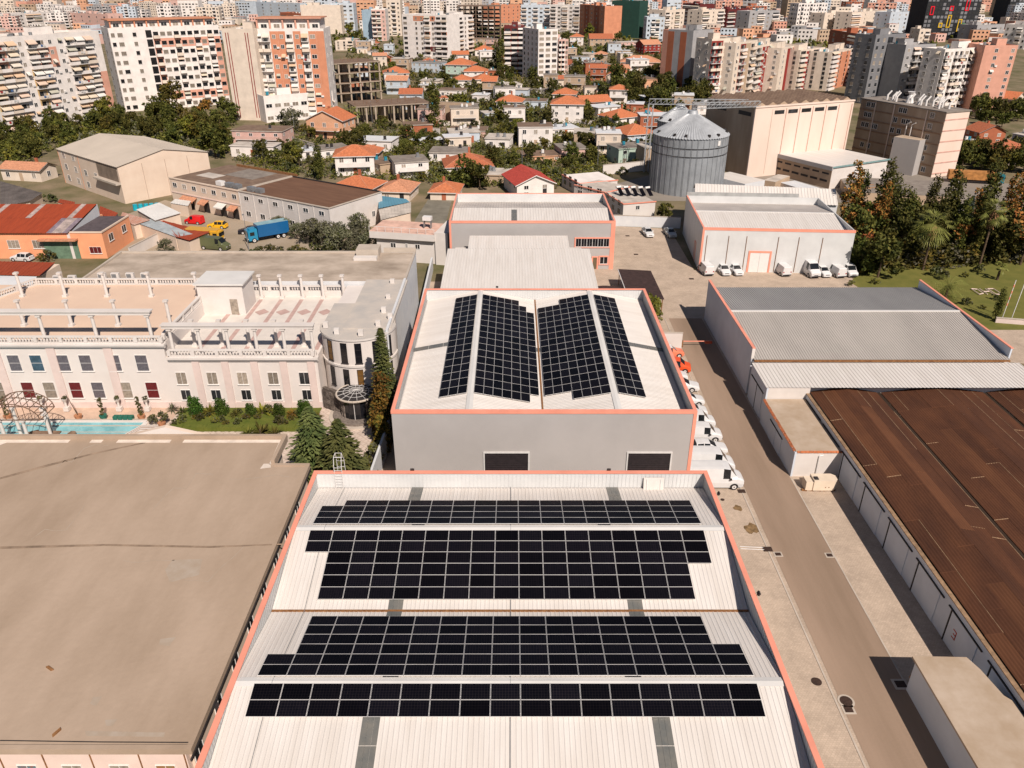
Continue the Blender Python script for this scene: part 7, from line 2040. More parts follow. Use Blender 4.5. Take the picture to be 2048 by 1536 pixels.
# mill: tall blank pinkish block
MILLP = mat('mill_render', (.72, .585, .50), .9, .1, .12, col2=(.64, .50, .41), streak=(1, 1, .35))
MILLT = mat('mill_render_stained', (.44, .34, .25), .9, .2, .2, col2=(.30, .21, .145), streak=(1, 1, .3))  # brown copy with the shade of the left faces put into the colour
rt, Wd, D, h = cblock(1436, 194, 1512, 216, 1709, 202, 356, 'tall windowless pinkish grain store with brown corrugated roof bays', 'grain_store', 'industrial building', body=False)
M1W, M1D, M1H = Wd, D, h
b = MB(); b.box(0, 0, 0, Wd, .4, h, MILLP); b.build('wall', rt)
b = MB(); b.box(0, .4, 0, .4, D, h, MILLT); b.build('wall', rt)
b = MB(); b.box(Wd - .4, .4, 0, Wd, D, h, MILLP); b.build('wall', rt)
b = MB(); b.box(.4, D - .4, 0, Wd - .4, D, h, MILLP); b.build('wall', rt)
for k in range(7):
    b = MB(); x = Wd * (.17 + .135 * k); b.box(x - .09, -.12, 0 if k else h * .05, x + .09, -.003, h - .6, mat('red_stained_joint', (.58, .36, .28), .9) if k else MILLP); b.build('pilaster', rt)
for k in range(5):
    b = MB(); x0, x1 = Wd * (.19 + .135 * k), Wd * (.285 + .135 * k); b.box(x0, -.05, h - 1.9, x1, -.004, h - .95, GLASS); b.build('window_slot', rt)
b = MB(); b.box(-.1, -.2, h, Wd + .1, .5, h + .35, MILLP); b.build('cornice', rt)
lf = leftface(D)
for k in range(2):
    b = MB(lf); x = D * (.18 + .5 * k); b.box(x, -.05, h - 2.3, x + D * .25, -.004, h - 1.3, DARKMETAL); b.build('window_slot', rt)
nb = 9
for k in range(nb):
    x0, x1 = .4 + (Wd - .8) * k / nb, .4 + (Wd - .8) * (k + 1) / nb; xm = (x0 + x1) / 2
    b = MB(); ribs(b, (x0, D - .5, h + .1), (x0, .6, h + .1), (xm, .6, h + 1.1), (xm, D - .5, h + 1.1), 1.2, .08, BROWNR); ribs(b, (xm, D - .5, h + 1.1), (xm, .6, h + 1.1), (x1, .6, h + .1), (x1, D - .5, h + .1), 1.2, .08, BR2); b.build('roof_bay', rt)
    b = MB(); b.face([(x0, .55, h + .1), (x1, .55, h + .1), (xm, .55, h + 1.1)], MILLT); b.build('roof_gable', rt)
# brown office and mill block
rt, Wd, D, h = cblock(1720, 198, 1893, 226, 1940, 222, 355, 'tall brown mill building with rows of small windows and a pink end wall', 'flour_mill', 'industrial building', MILLT, GREYR)
b = MB(); b.box(.02, -.1, 0, Wd - .02, -.002, h - .1, MILLP); b.build('end_wall', rt)  # lit end face: its lighter tone is put into the colour
for k in range(6): 
    b = MB(); b.box(0, -.16, h * k / 6 + .8, Wd, -.101, h * k / 6 + 1.1, mat('pink_stripe', (.58, .33, .27), .9)); b.build('stripe', rt)
lf = leftface(D)
for k in range(1, 6):
    b = MB(lf); b.box(0, -.12, h * k / 6, D, -.003, h * k / 6 + .35, mat('brown_band', (.30, .19, .12), .9)); b.build('floor_band', rt)
for f in (.19, .42, .80):
    b = MB(lf); b.box(D * f, -.25, 0, D * f + .3, -.121, h, MILLP); b.build('pilaster', rt)
for (f, fl) in ((.10, 5), (.16, 5), (.09, 4), (.14, 4), (.08, 3), (.13, 3), (.2, 3), (.24, 3), (.5, 5), (.55, 5), (.46, 4), (.56, 4), (.61, 4), (.45, 3), (.53, 3), (.5, 2), (.52, 1), (.86, 5), (.86, 4), (.86, 3), (.86, 2), (.86, 1), (.9, 0), (.12, 1), (.2, 1)):
    put('window', apt_window(1.4, 1.4, 0), rt, lf @ T((D * f, 0, h * fl / 6 + .9)))
b = MB(); b.box(-.3, -.3, h, Wd + .3, D + .3, h + .3, GREYR); b.build('roof_slab', rt)
rp = MB()
for k in range(16):
    y = D * (.12 + .045 * k); x = Wd * rnd.uniform(.3, .7)
    b = MB(); b.tube((x, y, h + .3), (x, y, h + 1.6), .28, PVC, 7); b.tube((x, y, h + 1.5), (x + .9, y - .3, h + 2.7), .22, PVC, 6); b.build('vent_pipe', rt)
b = MB(); b.cyl((Wd * .5, D * .55), 1.1, .5, h + .3, h + 2.4, PVC, 10); b.cyl((Wd * .5, D * .55), .5, 1.0, h + 2.4, h + 3.2, PVC, 10); b.build('cyclone', rt)
for s in (0, 1.6):
    b = MB(lf); b.tube((D * .62 + s, -.4, h * .38), (D * .62 + s, -.4, h * .74), .14, PVC, 6); b.tube((D * .62 + s, -.4, h * .74), (D * .66 + s, -.4, h * .78), .14, PVC, 6); b.build('pipe', rt)
cblock(1799, 271, 1840, 281, 1857, 277, 352, 'plain grey sheet clad tower leaning against the brown mill', 'clad_tower', 'tower', GREY_SHEET, ANNEXC)
rt, Wd, D, h = cblock(1574, 303, 1666, 334, 1777, 318, 378, 'tan two storey annex with white roof and narrow window strips', 'mill_annex', 'industrial building', PLASTER, ROOF_SHEET)
lf = leftface(D)
b = MB(lf); b.box(0, -.08, 0, D, -.002, h * .82, MILLT if 0 else WALLC['tan']); b.build('front_panel', rt)
b = MB(lf); b.box(-.3, -.5, h - .9, D + .3, -.09, h + .1, GREY_SHEET); b.build('fascia', rt)
for k in range(6):
    b = MB(lf); b.box(D * (.05 + .16 * k), -.12, h * .62, D * (.05 + .16 * k) + D * .11, -.085, h * .7, DARKMETAL); b.build('window_strip', rt)
    b = MB(lf); b.box(D * (.03 + .16 * k), -.12, h * .28, D * (.03 + .16 * k) + D * .12, -.085, h * .38, DARKMETAL); b.build('window_strip', rt)
b = MB(); b.box(-.3, -.35, h - .25, Wd + .4, -.01, h + .05, mat('teal_edge', (.2, .32, .32), .6)); b.build('eaves', rt)
cblock(1535, 357, 1551, 364, 1580, 352, 382, 'small tan gatehouse with flat roof before the blank store', 'gatehouse', 'building', WALLC['tan'], PALER)
rt, Wd, D, h = cblock(1566, 364, 1610, 380, 1640, 376, 392, 'white low shelter with curved white roof right of the gatehouse', 'shelter', 'building', PLASTER, WHITEWALL)
rt, Wd, D, h = cblock(1446, 346, 1490, 368, 1530, 360, 392, 'low white lean-to roof at the foot of the blank store', 'lean_to', 'building', WHITEWALL, ROOF_SHEET)
sheet('mill_yard', [(q.x, q.y) for q in (at(1100, 402), at(1372, 402), at(1400, 430), at(1740, 400), at(2048, 470), at(2048, 372), at(1900, 350), at(1480, 345), at(1300, 350))], .012, TARMAC)
rt, Wd, D, h = cblock(1655, 352, 1700, 384, 1905, 394, 402, 'broad low flat roofed depot strewn with planks behind the autumn trees', 'depot', 'building', WALLC['tan'], GREYR)
for k in range(14):
    b = MB(T((rnd.uniform(.1, .45) * Wd, rnd.uniform(.2, .6) * D, h)) @ RZ(rnd.uniform(-.5, .8))); b.box(-1.8, -.12, 0.01, 1.8, .12, .2, mat('old_timber', (.36, .22, .13), .9)); b.build('plank', rt)
# white modern houses right of the far grey hall
for (a_, lb, wl2, tp) in (((1133, 349, 1159, 368, 1235, 361, 392), 'white flat roofed house with a row of dark windows right of the red roof', PLASTER, WALLC['white']), ((1176, 364, 1212, 386, 1262, 374, 412), 'white house with coral edged flat roof, middle one of three', PLASTER, PALER), ((1210, 385, 1247, 409, 1311, 404, 441), 'white house with solar water heaters on its coral edged roof', PLASTER, PALER)):
    rt, Wd, D, h = cblock(*a_, lb, 'villa', 'house', wl2, tp)
    lf = leftface(D)
    for f in range(2):
        for k in range(3): put('window', apt_window(1.6, 1.3, 0), rt, lf @ T((D * (.2 + .3 * k), 0, .9 + f * h / 2)))
    put('window', apt_window(1.0, 1.0, 0), rt, T((Wd * .45, 0, h * .6)))
    b = MB(); b.box(-.15, -.15, h + .003, Wd + .15, .15, h + .2, CORAL); b.box(-.15, .15, h + .003, .15, D, h + .2, CORAL); b.build('roof_edge', rt)
    if a_[0] == 1210:
        for k in range(5):
            c = rt.matrix_basis @ Vector((Wd * .35 + k * 1.5, D * .62 - k * .6, h + .2))
            s = empty('solar_water_heater', c, .5, 'tilted solar water heater on the coral edged roof', 'water heater', 'solar water heaters in a row on the white house')
            b = MB(Matrix.Rotation(math.radians(40), 4, 'X')); b.box(-.5, 0, 0, .5, 2.1, .08, CELLS, top=CELLS); b.build('collector', s)
            b = MB(T((0, 1.7, 1.5)) @ Matrix.Rotation(PI / 2, 4, 'Y')); b.cyl((0, 0), .26, .26, -.6, .6, PVC, 10); b.build('tank', s)
            b = MB(); b.box(-.5, 1.55, 0, -.45, 1.6, 1.5, STEEL); b.box(.45, 1.55, 0, .5, 1.6, 1.5, STEEL); b.build('stand', s)

# long two part building
p, h = stand(658, 418, 480); q = at(338, 356, h)
a = math.atan2(q.y - p.y, q.x - p.x) - PI; LWd = (Vector((q.x, q.y, 0)) - Vector((p.x, p.y, 0))).length
rt = empty('workshop_building', (q.x, q.y, 0), a, 'long two storey workshop, white at its near end and cream beyond, with brown flat roofs', 'workshop'); foot(rt, LWd, 16)
LB = rt; split = LWd * .47
b = MB(); b.box(0, 0, 0, split, 17, h, CREAMPL, top=BROWNR); b.build('wall', rt)
b = MB(); b.box(split + .003, 0, 0, LWd, 15.8, h + .05, PLASTER, top=mat('brown_ribbed_roof', (.17, .088, .052), .9, .2, .5, col2=(.12, .06, .036), streak=(.3, 2, 1))); b.build('wall', rt)
b = MB(); b.box(split, -.15, h + .06, LWd + .15, .25, h + .22, CONC3); b.box(LWd - .2, .25, h + .06, LWd + .15, 15.9, h + .22, CONC3); b.box(split, 15.6, h + .06, LWd - .2, 15.9, h + .3, DARKMETAL); b.build('roof_edge', rt)
b = MB(); b.box(-.15, -.15, h + .003, split, .2, h + .25, CREAMPL); b.box(3, 16.8, h + .003, split, 17.1, h + .5, RUST); b.box(split - .4, .2, h + .06, split - .05, 15.5, h + .4, CONC3); b.build('roof_edge', rt)
b = MB(); b.box(8, 9, h + .01, split - 6, 16.5, h + .05, GREYR); b.box(3, 5, h + .01, 9, 8.6, h + .05, PALER); b.build('roof_patch', rt)
for k in range(7): put('window', apt_window(1.5, 1.1, k % 2), rt, T((split * (k + .5) / 7, 0, h - 1.9)))
for k in range(6): put('window', apt_window(1.5, 1.0, 0), rt, T((split + (LWd - split) * (k + .5) / 6, 0, h - 1.7)))
for k in range(6): put('window', apt_window(1.5, 1.2, 0), rt, T((split + (LWd - split) * (k + .5) / 6, 0, 1.2)))
for k in range(3): put('window', apt_window(1.0, 1.3, 0), rt, T((LWd, 0, 0)) @ RZ(PI / 2) @ T((3.5 + k * 4.6, 0, 1.8 if k else 1.2)))
for k in range(7):
    b = MB(); x = split + (LWd - split) * k / 6; b.box(x - .12, -.08, 0, x + .12, -.003, h, PLASTER); b.build('pilaster', rt)
b = MB(); b.box(0, -.1, h * .5, split, -.003, h * .5 + .25, PINKPL); b.build('floor_band', rt)
for k, (x, w_) in enumerate(((6.5, 5), (11.8, 2.6), (17.5, 3.0), (21.5, 2.5))):
    b = MB(); z = h * .47; b.face([(x - w_ / 2, -.1, z), (x - w_ / 2, -1.5, z - .7), (x + w_ / 2, -1.5, z - .7), (x + w_ / 2, -.1, z)], TILER[3] if k != 2 else AWN[3]); b.face([(x - w_ / 2, -1.5, z - .7), (x - w_ / 2, -1.52, z - .95), (x + w_ / 2, -1.52, z - .95), (x + w_ / 2, -1.5, z - .7)], TILER[3] if k != 2 else AWN[3]); b.build('awning', rt)
    b = MB(); b.box(x - 1, -.05, 0, x + 1, -.003, 2.3, DARKMETAL); b.build('doorway', rt)
for k, x in enumerate((15, 18, 20.5, split + 1.5, split + 4)):
    b = MB(); b.box(x, 1.0, h + .07, x + 1.8, 2.2, h + 1.0, STEEL if k else PVC); b.build('roof_tank', rt)
sheet('workshop_yard', [(v.x, v.y) for v in (at(215, 524), at(840, 515), at(760, 460), at(500, 440), at(330, 400), at(250, 430), at(262, 470))], .012, mat('dusty_yard', (.36, .29, .22), .95, .2, .15, col2=(.28, .22, .15), coord='World'))
# cream hall with a gabled end
p, h = stand(234, 334, 408); l = at(76, 303, h); q = at(415, 304, h)
a = math.atan2(q.y - p.y, q.x - p.x); Wd = math.hypot(q.x - p.x, q.y - p.y); n_ = Vector((-math.sin(a), math.cos(a))); D = abs(Vector((l.x - p.x, l.y - p.y)).dot(n_))
rt = empty('cream_hall', (p.x, p.y, 0), a, 'large cream hall with low pale gable roof at the left', 'hall'); foot(rt, Wd, D)
b = MB(); b.box(0, 0, 0, Wd, D, h, CREAMPL); b.build('wall', rt)
b = MB(); zt = h + Wd * .1; b.face([(0, -.01, h), (Wd, -.01, h), (Wd * .5, -.01, zt)], CREAMPL); b.build('gable', rt)
HR = mat('hall_roof_sheet', (.50, .43, .355), .6, .05, .1)
for (x0, x1, z0, z1) in ((-.3, Wd / 2, h, zt + .05), (Wd / 2, Wd + .3, zt + .05, h)):
    b = MB(); ribs(b, (x0, D + .3, z0), (x0, -.3, z0), (x1, -.3, z1), (x1, D + .3, z1), 1.0, .04, HR); b.build('roof_slope', rt)
lf = leftface(D)
for f in range(3):
    for k in range(4):
        if (k, f) in ((3, 2), (2, 2), (3, 0)): continue
        put('window', apt_window(1.6, 1.5, k % 2), rt, lf @ T((D * (.1 + .17 * k), 0, h * (f + .35) / 3)))
b = MB(lf); b.box(D * .66, -.03, h * .58, D * .98, -.003, h * .96, mat('recess', (.22, .17, .13), .9)); b.box(D * .64, -1.2, h * .52, D, -.003, h * .57, CONC3); b.build('loggia', rt)
for k in range(1, 4): 
    b = MB(); b.box(Wd * k * .25, -.07, 0, Wd * k * .25 + .1, -.003, h, mat('joint_shadow', (.45, .34, .27), .9)); b.build('joint', rt)  # narrow strips in a darker tan than the wall
b = MB(lf); b.box(0, -.07, 0, .15, -.003, h, TILER[3]); b.box(D * .35, -.07, 0, D * .35 + .12, -.003, h, TILER[3]); b.build('joint', rt)
# orange workshop
p, h = stand(203, 466, 517); q = at(-60, 458, h)
a = 0; x0w = q.x - 12
rt = empty('orange_workshop', (x0w, p.y, 0), 0, 'orange painted workshop with rusty red striped roof and green gate', 'workshop'); foot(rt, p.x - x0w, 14)
OW = p.x - x0w; ORP = mat('orange_plaster', (.80, .35, .185), .85, .06, .4)
xs = at(148, 461, h).x - x0w
b = MB(); b.box(0, 0, 0, xs, 13, h, ORP); b.build('wall', rt)
b = MB(); b.box(xs + .003, 0, 0, OW, 11.5, h, ORP, top=mat('purple_grey_roof', (.10, .08, .085), .9, .15, 1)); b.build('wall', rt)
b = MB(); b.box(xs, -.1, h + .003, OW + .1, .2, h + .25, CREAMPL); b.box(OW - .2, .2, h + .003, OW + .1, 11.5, h + .25, CREAMPL); b.build('roof_edge', rt)
r_ = random.Random(3); PALERIB = mat('pale_patched_sheet', (.42, .34, .31), .7, .2, 1); LILAC = mat('lilac_sheet', (.25, .20, .23), .7, .2, 1)
k = 0; x = 0
while x < xs - .2:
    w_ = 1.0; y1 = 12.5
    for (f0, f1) in ((0, .5), (.5, 1)):
        m = R_RED
        if (8 < x % 20 < 13 and r_.random() < .75) or r_.random() < .12: m = r_.choice((PALERIB, PALERIB, LILAC))
        b = MB(); za, zb = h + .1 + 2.2 * f0, h + .1 + 2.2 * f1
        ya, yb_ = -.5 + 12.5 * f0, -.5 + 12.5 * f1
        ribs(b, (x, ya, za + .03 * (1 - f0)), (x + w_, ya, za + .03 * (1 - f0)), (x + w_, yb_, zb), (x, yb_, zb), .33, .05, m); b.build('roof_sheet', rt)
    x += w_
b = MB(); b.face([(xs, 0, h), (xs, 12, h), (xs, 12, h + 2.2)], WHITEWALL); b.face([(xs + .01, 0, h), (xs + .01, 12, h + 2.2), (xs + .01, 12, h)], WHITEWALL); b.face([(0, 12.01, h), (xs, 12.01, h), (xs, 12.01, h + 2.25), (0, 12.01, h + 2.25)], WHITEWALL); b.build('gable', rt)
gx = at(118, 500, 2).x - x0w
b = MB(); b.box(gx - 3.2, -.08, 0, gx + 3.2, -.003, h * .72, mat('green_gate', (.14, .22, .15), .7, .15, 1)); b.build('gate', rt)
b = MB(); b.box(gx - 3.5, -1.2, h * .74, gx + 3.5, -.003, h * .8, TILER[3]); b.build('canopy', rt)
b = MB(); b.box(xs - .6, -.1, 0, xs - .05, -.003, h - .1, PLASTER); b.build('pilaster', rt)
for px_ in (25, 75): window(rt, T((at(px_, 487, 3).x - x0w, 0, h * .4)), 2.2, 1.6, PVC, CURTAIN, 3)
window(rt, T((at(185, 500, 2).x - x0w, 0, 1.0)), 2.2, 1.3, PVC, REDCURT, 3)
for k in range(2): window(rt, T((OW, 0, 0)) @ RZ(PI / 2) @ T((3 + 5.5 * k, 0, 2.6)), 1.8, 1.4, PVC, GLASS, 2)
# sheds and white roofs in the workshop quarter
def lowroof(pts, zs, m, label, name='shed', rib=True, wallm=None):
    P = [at(x, y, z) for (x, y), z in zip(pts, zs)]; o0 = Vector((P[0].x, P[0].y, 0))
    rt = empty(name, o0, 0, label, name.replace('_', ' '))
    b = MB(T(-o0)); (ribs(b, *P, .8, .05, m) if rib else b.face(P, m)); b.build('roof', rt)
    c = (P[0] + P[1] + P[2] + P[3]) / 4; Q = [v.lerp(c, .06) for v in P]; z = min(zs) - .15
    b = MB(T(-o0)); b.prism([(v.x, v.y) for v in Q], 0, z, wallm or CREAMPL); b.build('wall', rt)
    xs_, ys_ = [v.x for v in P], [v.y for v in P]; FOOT.append((min(xs_), min(ys_), 1, 0, max(xs_) - min(xs_), max(ys_) - min(ys_), .2))
    return rt
lowroof(((272, 419), (310, 441), (362, 426), (318, 405)), (3.2,) * 4, WHITE_SHEET, 'white sheet roofed shed beside the bright red van')
lowroof(((340, 406), (376, 412), (382, 402), (350, 398)), (2.6,) * 4, WHITE_SHEET, 'small white canopy against the cream workshop wall')
lowroof(((274, 446), (352, 474), (385, 468), (306, 436)), (2.8,) * 4, mat('grey_blue_sheet', (.36, .39, .40), .6), 'long shed with grey blue roof half covered in red')
lowroof(((352, 474), (378, 481), (420, 464), (310, 437)), (2.85, 2.85, 2.6, 2.6), R_RED, 'dark red roof strip along the grey blue shed', 'lean_to')
lowroof(((238, 440), (268, 450), (300, 440), (245, 424)), (3,) * 4, mat('rust_striped_roof', (.42, .17, .10), .9, .4, 1.2, col2=(.5, .36, .3), streak=(4, .4, 1)), 'rust striped shed roof right of the orange workshop')
lowroof(((198, 430), (228, 436), (236, 426), (200, 412)), (3.4,) * 4, R_RED, 'small rusty red roof behind the orange workshop')
lowroof(((115, 405), (148, 412), (150, 404), (120, 398)), (3.4,) * 4, R_RED, 'narrow rusty roof patch above the striped roof')
bt = at(272, 420, 0)
tb_ = empty('water_tanks', (bt.x, bt.y, 0.0), .25, 'row of bright turquoise tanks behind the white sheet roof', 'tanks')
for k in range(5): b = MB(); b.cyl((k * 1.15, 0), .58, .5, 0, 1.3, mat('turquoise_tank', (.01, .36, .46), .5), 10); b.build('tank', tb_)
lowroof(((0, 415), (60, 402), (85, 386), (0, 362)), (2.2,) * 4, mat('dark_felt', (.13, .11, .10), .9, .2, .3), 'dark grey rounded roof at the left edge', 'hall')
lowroof(((757, 417), (820, 404), (812, 398), (757, 391)), (4.2, 4.0, 4.4, 4.8), mat('blue_sheet', (.10, .24, .32), .6, .05, .5), 'blue sheet roofed wing beside the white workshop end', 'annex')
lowroof(((762, 440), (822, 425), (822, 404), (757, 418)), (3.9,) * 4, PALER, 'white wing below the blue sheet roof', 'annex')
sheet('alley', [(v.x, v.y) for v in (at(812, 500), at(872, 520), at(908, 384), at(866, 384), at(830, 440))], .016, mat('olive_tarmac', (.20, .18, .14), .95, .15, .3, coord='World'))
# small white house with roof terrace
rt, Wd, D, h = cblock(737, 459, 742, 462, 868, 469, 522, 'small white two storey house with pink roof terrace and railing', 'terraced_house', 'house', PLASTER, TERRACE) if 0 else (None,) * 4
p, h, a, Wd = frame2(738, 462, 868, 470, 522)
rt = empty('terraced_house', (p.x, p.y, 0), a, 'small white two storey house with pink roof terrace and railing', 'house'); foot(rt, Wd, 8)
b = MB(); b.box(0, 0, h * .78, Wd, 7.5, h, PLASTER, top=mat('pink_terrace', (.66, .42, .33), .9)); b.build('terrace_slab', rt)
b = MB(); b.box(1, .8, 0, Wd, 7.5, h * .78 - .003, PLASTER); b.build('wall', rt)
b = MB(); b.box(Wd + .003, .4, 0, Wd + 2.4, 9, h * 1.05, PLASTER); b.build('stair_wing', rt)
for (x, w_) in ((4.2, 1.1), (6.8, .5), (8.9, 1.0)): put('window', apt_window(w_, 1.0, 0), rt, T((x, .8, h * .45)))
b = MB()
for k in range(9): b.box(k * Wd / 8 - .03, .1, h, k * Wd / 8 + .03, .16, h + .9, PVC)
b.box(0, .1, h + .9, Wd, .16, h + .96, PVC); b.build('railing', rt)
b = MB(); b.box(Wd - 3.2, 3.5, h + 1.5, Wd - 1.6, 4.6, h + 2.2, PVC); b.box(Wd - 3.1, 3.6, h, Wd - 3.0, 4.5, h + 1.5, STEEL); b.box(Wd - 1.8, 3.6, h, Wd - 1.7, 4.5, h + 1.5, STEEL); b.build('water_tank', rt)
# white wall line and clutter between the hotel hall and the second warehouse
lw = empty('boundary_wall', (-13.9, 104, 0), math.radians(91), 'low grey wall running back between the hotel hall and the white hall', 'wall'); b = MB(); b.box(0, -.15, 0, 30, .15, 2.4, WHITEWALL); b.build('wall_body', lw)
r_ = random.Random(8)
for k in range(16):
    x, y = r_.uniform(-14.2, -12.2), 98 + k * 1.2
    q = empty('junk_pile', (x, y, 0), r_.uniform(0, 3), 'heap of stored timber and odds in the narrow gap beside the hotel hall', 'junk', 'stored odds between the hotel hall and the warehouses')
    for j in range(3):
        b = MB(RZ(j)); b.box(-.9, -.1, j * .25, .9, .15 + .3 * r_.random(), j * .25 + .22, r_.choice((RUST, WOOD, CONC3, STEEL, mat('turquoise_tank', (.01, .36, .46), .5), DARKMETAL))); b.build('plank', q)
# boundary walls among the houses
def wallpx(x1, y1, x2, y2, hh, label, m=None):
    p, q = at(x1, y1), at(x2, y2); a = math.atan2(q.y - p.y, q.x - p.x); rt = empty('boundary_wall', (p.x, p.y, 0), a, label, 'wall')
    b = MB(); b.box(0, -.12, 0, (q - p).length, .12, hh, m or PLASTER); b.build('wall_body', rt); b = MB(); b.box(-.05, -.18, hh, (q - p).length + .05, .18, hh + .08, CONC3); b.build('coping', rt)
wallpx(1205, 350, 1300, 340, 2.6, 'pale compound wall left of the big silo')
wallpx(880, 243, 944, 247, 7.0, 'ribbed sandy retaining wall below the orange roofed cluster', WALLC['tan'])
wallpx(882, 252, 960, 250, 1.5, 'white low wall at the foot of the sandy retaining wall')
wallpx(640, 300, 590, 285, 1.4, 'low garden wall left of the orange hip house')
wallpx(1000, 240, 1060, 243, 1.5, 'white garden wall above the central trees')
wallpx(1130, 245, 1190, 250, 1.4, 'low pale wall beside the three storey house')
wallpx(820, 262, 880, 268, 1.8, 'low white wall beneath the low unfinished slab')
wallpx(262, 516, 350, 470, 2.0, 'white wall closing the workshop yard on the left')
# ================================================================ park on the right
sheet('lawn', [(v.x, v.y) for v in (at(1700, 565), at(1780, 480), at(2300, 470), at(2300, 660), at(1860, 660))], .02, mat('park_grass', (.105, .11, .02), .95, .3, .35, col2=(.16, .145, .032), coord='World', bump=.6, bscale=4))
sheet('park_path', [(v.x, v.y) for v in (at(1920, 640), at(2300, 655), at(2300, 760), at(1990, 720))], .016, PAVE)
wallpx(1990, 645, 2080, 652, .8, 'low coral edged kerb wall at the end of the lawn', PINKP)
HEDG = [MATS['old_timber']][0]
lp = at(1958, 590, .05); lt = empty('hedge_letters', (lp.x, lp.y, .05), .0, 'letters DHO set out in pale brown clipped plants on the lawn', 'planted letters')
def seg(bm, x0, y0, x1, y1): bm.tube((x0, y0, .18), (x1, y1, .18), .085, PINKPL, 5)
for k, sg in enumerate((((0, 0, 0, 2), (0, 2, 1.1, 1.8), (1.1, 1.8, 1.1, .3), (1.1, .3, 0, 0)), ((0, 0, 0, 2), (1.2, 0, 1.2, 2), (0, 1, 1.2, 1)), ((0, 0, 1.2, 0), (1.2, 0, 1.2, 2), (1.2, 2, 0, 2), (0, 2, 0, 0)))):
    b = MB(T((k * 1.7, 0, 0)))
    for s in sg: seg(b, *s)
    b.build('letter', lt)
def pt(x, y): q = at(x, y); return q.x, q.y
palm(8.5, 'tall thick palm with bright green fan crown and dry skirt on the lawn', *pt(1845, 540), R=3.6, seed=3, nf=46)
palm(10.5, 'slender palm with dry orange skirt leaning at the wood edge', *pt(1958, 532), R=2.6, seed=5, nf=36)
palm(2.6, 'small young palm on the lawn', *pt(1994, 560), R=1.3, seed=6, nf=18, skirt=False)
palm(2.2, 'dark feathery palm just behind the coral parapet', *pt(1890, 598), R=3.6, seed=7, nf=44, skirt=False, fan=False)
BELT = [0]
WOODN = ['%s tree %s from the left in the %s row of the belt behind the lawn' % (a, n, r) for r in ('rear', 'front') for a, n in zip(('dark',) * 17, ('first', 'second', 'third', 'fourth', 'fifth', 'sixth', 'seventh', 'eighth', 'ninth', 'tenth', 'eleventh', 'twelfth', 'thirteenth', 'fourteenth', 'fifteenth', 'sixteenth', 'seventeenth'))]
r_ = random.Random(12)
def treeat(kind, x, y, s, label, cat='tree', group=None, sz=None):
    q = at(x, y); BELT[0] += label is None
    label = label or WOODN[(BELT[0] - 1) % 34]
    return tree(kind, q.x, q.y, s, label, cat, group, sz)
for k in range(34):
    x = 1690 + (k % 17) * 22 + r_.uniform(-8, 8)
    treeat(r_.choice(('cypress', 'dark0', 'dark1', 'cypress', 'dark2', 'cypress_rust', 'rust0')), x, (468 if k < 17 else 505) + r_.uniform(-8, 8) + (k % 17) * .6, r_.uniform(.9, 1.1) if k % 3 else 1.25, None, 'tree', 'dark belt of trees behind the lawn', 1.0 if 0 else None)
for (x, y, kd, s, lb) in ((1700, 498, 'rust0', 1.2, 'rusty orange tree at the corner of the white hall'), (1728, 505, 'dark3', 1.35, 'dark green tree overhanging the parked white van'), (1760, 500, 'rust0', 1.35, 'bronze orange tree in the belt behind the dark one'), (1722, 545, 'dark1', 1.2, 'dark leafy tree right beside the last parked van'),
        (1755, 555, 'dark2', 1.35, 'wide dark tree nearest the lawn'), (1790, 520, 'dark0', 1.4, 'dark tree left of the tall thick palm'), (1905, 520, 'cypress', .95, 'dark slim tree right of the tall thick palm'), (1880, 505, 'dark3', 1.3, 'dark tree behind the tall thick palm'),
        (2000, 525, 'dark1', 1.3, 'dark round tree right of the slender palm'), (2040, 530, 'rust0', 1.4, 'rusty tree at the right edge of the lawn'), (1935, 512, 'dark2', 1.2, 'dark tree left of the slender palm'), (1700, 478, 'dark0', 1.2, 'dark tree behind the white hall corner'), (1740, 478, 'rust0', 1.25, 'orange brown tree crown highest behind the white hall'), (1820, 500, 'dark1', 1.3, 'dark tree in the middle of the belt'), (2030, 500, 'dark2', 1.3, 'dark tree near the right edge of the belt'), (1975, 505, 'rust0', 1.1, 'bronze tree right of the slender palm')):
    treeat(kd, x, y, s, lb)
f4 = firtree(fir(11, 2.0, 130, 21, LF_BLUE, .05, .4), fir_trunk(11, .2), *pt(1916, 505), 'bluish grey weeping conifer between the two tall palms')
for (x, y, s, lb) in ((1868, 552, .9, 'olive bush at the foot of the thick palm'), (1885, 560, .8, 'grey green bush right of the thick palm'), (1930, 555, .5, 'round dark bush in the middle of the lawn'), (1955, 545, .8, 'round bush at the foot of the slender palm'), (1990, 600, .5, 'small bush near the planted letters'), (1965, 618, .4, 'low bush in front of the planted letters'), (1930, 610, .7, 'bush left of the planted letters'), (1750, 568, .6, 'yellow bush behind the parked vans'), (1700, 572, .5, 'yellow bush at the end of the parking row')):
    treeat('bush%d' % r_.randrange(3), x, y, s, lb, 'bush')
treeat('cypress', 1990, 640, .42, 'small dense cypress at the near end of the lawn')
for (x, y, lb, f) in ((2003, 640, 'red striped pole by the small cypress', 1), (2022, 640, 'thin white flagpole near the right edge', 0)):
    q = at(x, y); fp = empty('pole', (q.x, q.y, 0), 0, lb, 'pole'); b = MB(); b.tube((0, 0, 0), (.3, 0, 6.5), .06, PVC, 6); b.build('shaft', fp)
    if f:
        for k in range(4): b = MB(); b.tube((.1 + .046 * k, 0, 2.4 + k), (.12 + .046 * k, 0, 2.8 + k), .1, CORAL, 6); b.build('red_band', fp)
